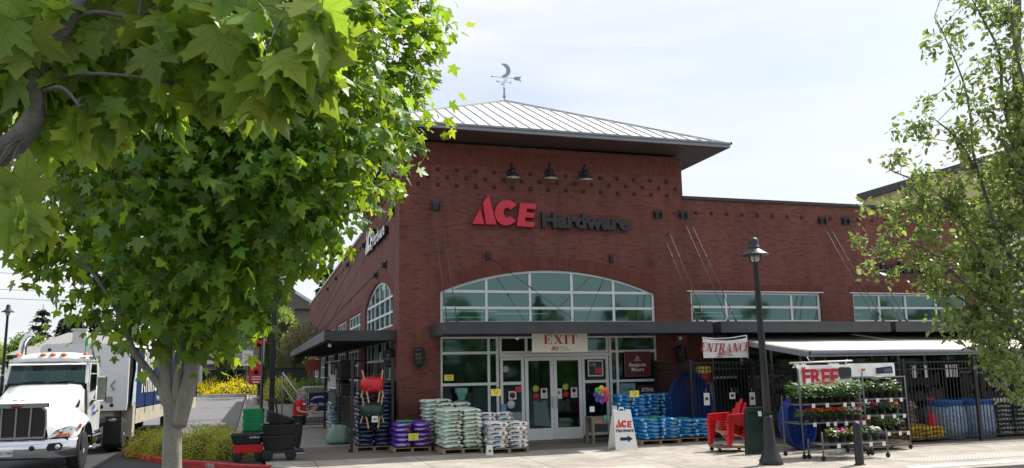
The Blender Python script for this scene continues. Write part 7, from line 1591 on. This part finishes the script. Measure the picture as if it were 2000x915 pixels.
def cypress(x,y,z0,h,r,label):
    t=tree('column_cypress',label,'cypress','dark column cypresses'); k=1500; a=rng.random(k)*2*PI; f=rng.random(k); rr=r*(np.sin(np.pi*(.12+.84*f)))**.45*(.85+.22*rng.random(k)); P=np.column_stack([x+rr*np.cos(a),y+rr*np.sin(a),z0+h*f]); u=np.column_stack([np.cos(a),np.sin(a),np.zeros(k)]); tt=u*.35+rng.normal(size=(k,3))*.2; tt[:,2]+=1
    me=leaf_mesh('foliage',OVAL,P,tt,u+rng.normal(size=(k,3))*.4,.26*(.6+.7*rng.random(k)),m_cy); o=bpy.data.objects.new('foliage',me); col.objects.link(o); o.parent=t
    b=MB(); b.lathe([(r*.4,z0+.0),(r*.85,z0+h*.15),(r*.9,z0+h*.5),(r*.75,z0+h*.8),(.05,z0+h*.98)],12,(x,y,0)); b.build('trunk_core',m_cy_core,t)
m_cy_core=mat('cypress_core',(.016,.03,.010),.95,var=.5,vs=9)
cypress(-7.2,61.5,0,6.6,.62,'dark column cypress rising out of the yellow shrubs'); cypress(-3.0,52,0,8.6,.62,'dark column cypress right of the thick post')
# hedges by the side path
mound('clipped_hedge','rounded green hedge beside the side path, nearer one',[(-1.1,24,.6,1.0,3.5,1.1),(-.8,19,.4,.9,3.2,1.0)],.08,900,m_hd,'hedges along the side path',cat='hedge')
mound('clipped_hedge','rounded pale green hedge beside the side path, farther one',[(-2.1,36,.3,1.2,4,1.4),(-2.6,43,.2,1.2,3,1.3)],.11,520,m_sh,'hedges along the side path',cat='hedge')
mound('climbing_vine','brown green vine tumbling over the far end of the side canopy',[(-1.2,30,3.9,1.0,3.5,1.1),(-1.6,33,3.4,1.0,3,1.3),(-.8,27.0,3.7,.7,2.4,.9)],.15,520,m_vn,cat='vine',up=-.6)
mound('leafy_tree','green leafy tree behind the side path between cypress and vine',[(-1.6,58,4.2,1.7,1.7,3.0),(-2.2,58,6.3,1.4,1.4,1.9),(-.4,60,3.0,1.9,1.8,2.8)],.3,300,m_hd,cat='tree')
mound('leafy_tree','bright green small tree top against the apartment gable',[(-2.0,50,6.2,.9,.9,1.2)],.22,500,m_lt,cat='tree')
t=thing('retaining_wall','low concrete retaining wall with a sloping grey handrail beside the side path','wall',(0,0,0)); b=MB(); b.box(-2.05,-1.9,9.6,17,0,1.12); b.box(-1.898,-.3,9.6,9.75,0,1.1); b.build('wall',m_stone,t); b=MB(); b.tube([(-2.2,9.2,1.1),(-2.75,15,2.05)],.035,8); b.tube([(-2.2,9.2,0),(-2.2,9.2,1.1)],.03,8); b.tube([(-2.75,15,0),(-2.75,15,2.05)],.03,8); b.tube([(-2.2,9.2,.6),(-2.75,15,1.5)],.02,8); b.build('handrail',m_grey,t)
t=thing('green_dumpster','dark green covered skip beyond the hedges beside the path','skip',(-1.6,47,1.6)); b=MB(); b.box(-1.6,1.6,-.8,.8,-1.6,.7); b.build('body',mat('skip_green',(.012,.03,.024),.6),t,bevel=.05); b=MB(); b.box(-1.65,1.65,-.85,.85,.705,.78); b.build('lid',m_black,t)
# ================================================================ background buildings
m_sid=mat('grey_siding',(.36,.35,.33),.8,var=.06,vs=2,streak=(.3,.3,12)); m_sid2=mat('dark_siding',(.17,.165,.16),.8,var=.1,streak=(.3,.3,12)); m_shg=mat('shingle_roof',(.13,.12,.115),.9,var=.3,vs=8); m_trim=mat('white_trim',(.62,.62,.60),.6); m_shk=mat('shake_wall',(.19,.16,.13),.9,var=.3,vs=12)
ap=thing('apartment_building','grey three storey apartment block with white trimmed windows behind the driveway','apartment block',(0,0,0))
def hip(b,x0,x1,y0,y1,z0,z1,o=.5):
    xm0=x0+(y1-y0)/2*.8; xm1=x1-(y1-y0)/2*.8; ym=(y0+y1)/2
    if xm1<xm0: xm0=xm1=(x0+x1)/2
    v=[(x0-o,y0-o,z0),(x1+o,y0-o,z0),(x1+o,y1+o,z0),(x0-o,y1+o,z0),(xm0,ym,z1),(xm1,ym,z1)]
    b.add(v,[(0,1,5,4),(1,2,5),(2,3,4,5),(3,0,4),(3,2,1,0)])
b=MB(); b.box(-12.5,-4.4,66,78,0,9.6); b.build('wall',m_sid,ap); b=MB(); b.box(-4.39,1.5,64.5,78,0,8.6); b.build('wall',m_shk,ap)
b=MB(); hip(b,-12.5,-4.4,66,78,9.6,11.6,.7); r_=b.build('roof',m_shg,ap); 
b=MB(); x0,x1=-5.0,2.2; b.add([(x0,63.9,8.4),(x1,63.9,8.4),((x0+x1)/2,63.9,10.6),(x0,79,8.4),(x1,79,8.4),((x0+x1)/2,79,10.6)],[(0,1,2),(3,5,4),(0,2,5,3),(1,4,5,2)]); r2_=b.build('gable_roof',m_shg,ap)
b=MB(); b.bar((x0,63.85,8.42),(-1.4,63.85,10.66),.12,.28); b.bar((x1,63.85,8.42),(-1.4,63.85,10.66),.12,.28); b.build('barge_board',m_trim,r2_)
b=MB(); b.box(-2.9,-1.5,69,70.5,10,12.6); b.box(-3.0,-1.4,68.9,70.6,12.6,12.9); b.build('chimney',m_sid,r_)
def bwin(x,z,w,h,y):
    b=MB(); b.box(x-w/2-.1,x+w/2+.1,y-.06,y+.02,z-h/2-.1,z+h/2+.1); f=b.build('window',m_trim,ap); b=MB(); b.box(x-w/2,x-.04,y-.075,y-.062,z-h/2,z+h/2); b.box(x+.04,x+w/2,y-.075,y-.062,z-h/2,z+h/2); b.build('pane',m_glass,f)
for x in (-11,-8.6,-6.1):
    for z in (1.6,4.7,7.9): bwin(x,z,1.9,1.5,66)
for z in (1.8,4.9,7.5): bwin(-1.6,z,1.5,1.3,64.5)
b=MB(); b.box(-9.4,-4.0,63.6,65.9,2.9,3.15); b.box(-9.4,-9.2,63.7,63.9,0,2.9); b.box(-7.2,-7.0,63.7,63.9,0,2.9); b.box(-4.3,-4.1,63.7,63.9,0,2.9); b.build('porch',m_trim,ap); b=MB(); b.box(-8.6,-7.7,65.9,65.99,0,2.2); b.build('door',mat('brown_door',(.10,.05,.03),.6),ap)
b=MB(); b.box(-12.5,-4.5,65.9,66.0,3.05,3.25); b.box(-12.5,-4.5,65.9,66.0,6.2,6.4); b.build('belly_band',m_trim,ap)
ho=thing('far_house','low grey roofed house with pale chimney far behind the truck','house',(0,0,0)); b=MB(); b.box(-33,-18,92,104,0,4.6); b.build('wall',m_sid,ho); b=MB(); hip(b,-33,-18,92,104,4.6,7.6,.8); r_=b.build('roof',mat('pale_roof',(.30,.29,.28),.9,var=.15,vs=3),ho); b=MB(); b.box(-26.8,-25.3,93.5,94.8,5.2,7.7); b.box(-26.9,-25.2,93.4,94.9,7.7,7.9); b.build('chimney',m_trim,r_)
yb=thing('yellow_building','pale yellow building with dark flat roof edge behind the brick wing','building',(0,0,0)); m_ystc=mat('yellow_stucco',(.50,.42,.22),.85,var=.06)
b=MB(); b.box(30,46,-3,16.2,0,11.5); b.build('wall',m_ystc,yb); b=MB(); b.box(29.8,46.2,-3.2,16.4,11.5,11.9); b.build('roof_edge',m_coping,yb); b=MB(); [b.box(29.96,29.995,y-.04,y+.04,0,11.4) for y in (14,11.5,9,6.5,4,1.5)]; b.build('panel_joint',mat('ochre_line',(.30,.25,.14),.8),yb)
sh=thing('white_shed','pale grey metal sided building seen through the pear tree beyond the wing','building',(0,0,0)); b=MB(); b.box(21.6,29,1,12,0,6.6); b.build('wall',mat('pale_metal_siding',(.55,.56,.56),.6,var=.05),sh); b=MB(); b.box(21.4,29.2,.8,12.2,6.6,6.9); b.build('roof_edge',m_trim,sh)
# background trees
def conifer(x,y,h,r,label,dens=1.):
    t=tree('conifer_tree',label,'conifer','dark conifers on the skyline'); P,T,Nn,S=[],[],[],[]; lay=int(18*dens)
    for i in range(lay):
        f=i/lay; z=h*(.12+.86*f); R0=r*(1-f)**.85*(.75+.4*rng.random())
        for k in range(11):
            a=rng.random()*2*PI; L_=R0*(.6+.5*rng.random()); n=8
            s=np.linspace(.15,1,n)[:,None]; d=np.array([math.cos(a),math.sin(a),-.15]); P.append(np.array([x,y,z])+d*L_*s+rng.normal(size=(n,3))*.12); T.append(np.tile(d,(n,1))+rng.normal(size=(n,3))*.4); nn=rng.normal(size=(n,3))*.4; nn[:,2]+=1; Nn.append(nn); S.append(h*.075*(1.1-.4*f)*(.7+.6*rng.random(n)))
    P,T,Nn,S=[np.concatenate(q) for q in (P,T,Nn,S)]; me=leaf_mesh('crown',OVAL,P,T,Nn,S,m_dk); o=bpy.data.objects.new('crown',me); col.objects.link(o); o.parent=t
    b=MB(); b.tube([(x,y,-.1),(x,y,h*.98)],[h*.022,h*.004],8); b.build('trunk',m_bark2,t)
conifer(-34.6,112,12.6,3.4,'tall thin conifer behind the pale green tree',.6); conifer(-31.6,112,10.8,3.,'pointed dark conifer left of the truck roof lights'); conifer(-29.2,108,11.0,3.2,'dark conifer right of the pointed one'); conifer(-26.6,106,12.,3.3,'dark conifer behind the house chimney'); conifer(-22.0,110,11,3.4,'dark conifer seen through the maple left side'); conifer(4.0,82,15.5,3.0,'tall conifer rising behind the vine and the side parapet')
def bushy(x,y,z,r,h,label,m,n=260,s=.5): return mound('leafy_tree',label,[(x,y,z+h*.5,r,r,h*.5),(x-r*.5,y,z+h*.35,r*.7,r*.7,h*.4),(x+r*.55,y-.5,z+h*.38,r*.7,r*.7,h*.42)],s,n,m,cat='tree')
bushy(-35.6,86,2.2,2.7,5.0,'pale green round tree behind the exhaust stack',m_lt,300,.36); bushy(-32.3,96,2,2.4,5.2,'mid green tree between the pale tree and the house',m_hd,260,.4); bushy(-42,90,0,3,4.5,'dark green trees at the far left behind the lamp post',m_dk,200,.5)
tr_=struct(MB().add([],[]).build('tmp',m_dk)); bpy.data.objects.remove(tr_)
P,T,Nn,S=[],[],[],[]
for k in range(46):
    x=-75+k*2.6+rng.normal(); y=125+rng.normal()*5; h=4+2.2*rng.random()
    n=150; u=rng.normal(size=(n,3)); u/=np.linalg.norm(u,axis=1,keepdims=True); P.append(np.array([x,y,h*.45])+u*np.array([2.6,2,h*.55])); T.append(u); Nn.append(u+rng.normal(size=(n,3))*.5); S.append(.9*(.6+.6*rng.random(n)))
P,T,Nn,S=[np.concatenate(q) for q in (P,T,Nn,S)]; me=leaf_mesh('treeline',OVAL,P,T,Nn,S,m_hd); o=bpy.data.objects.new('distant_woodland',me); col.objects.link(o); tag(o,'distant woodland along the horizon','woodland',kind='stuff')
# woodland across the car park behind the viewpoint: it is what the shop glass mirrors
P,T,Nn,S=[],[],[],[]
for k in range(64):
    x=-60+k*2.4+rng.normal(); y=-64+rng.normal()*4; h=(5.5 if k%4 else 8)+2*rng.random(); n=210; f=rng.random(n); a=rng.random(n)*2*PI; R0=2.6*(1-f)**.7*(.7+.5*rng.random(n)); P.append(np.column_stack([x+R0*np.cos(a),y+R0*np.sin(a),h*f])); u=np.column_stack([np.cos(a),np.sin(a),-.2+0*a]); T.append(u); Nn.append(rng.normal(size=(n,3))+np.array([0,0,1.])); S.append(1.3*(.6+.6*rng.random(n)))
P,T,Nn,S=[np.concatenate(q) for q in (P,T,Nn,S)]; me=leaf_mesh('treeline',OVAL,P,T,Nn,S,m_dk); me.materials[0]=m_hd; o=bpy.data.objects.new('car_park_woodland',me); col.objects.link(o); tag(o,'dark woodland across the car park mirrored in the shop glass','woodland',kind='stuff')
# overhead wires far left
t=thing('overhead_wires','thin overhead wires crossing the sky above the truck','wires',(0,0,0)); b=MB()
for z in (12.2,13.4,15.6): b.tube([(-70,100,z+1.5),(-45,100,z+.3),(-20,100,z-.6)],.03,4)
b.build('wire',m_black,t)
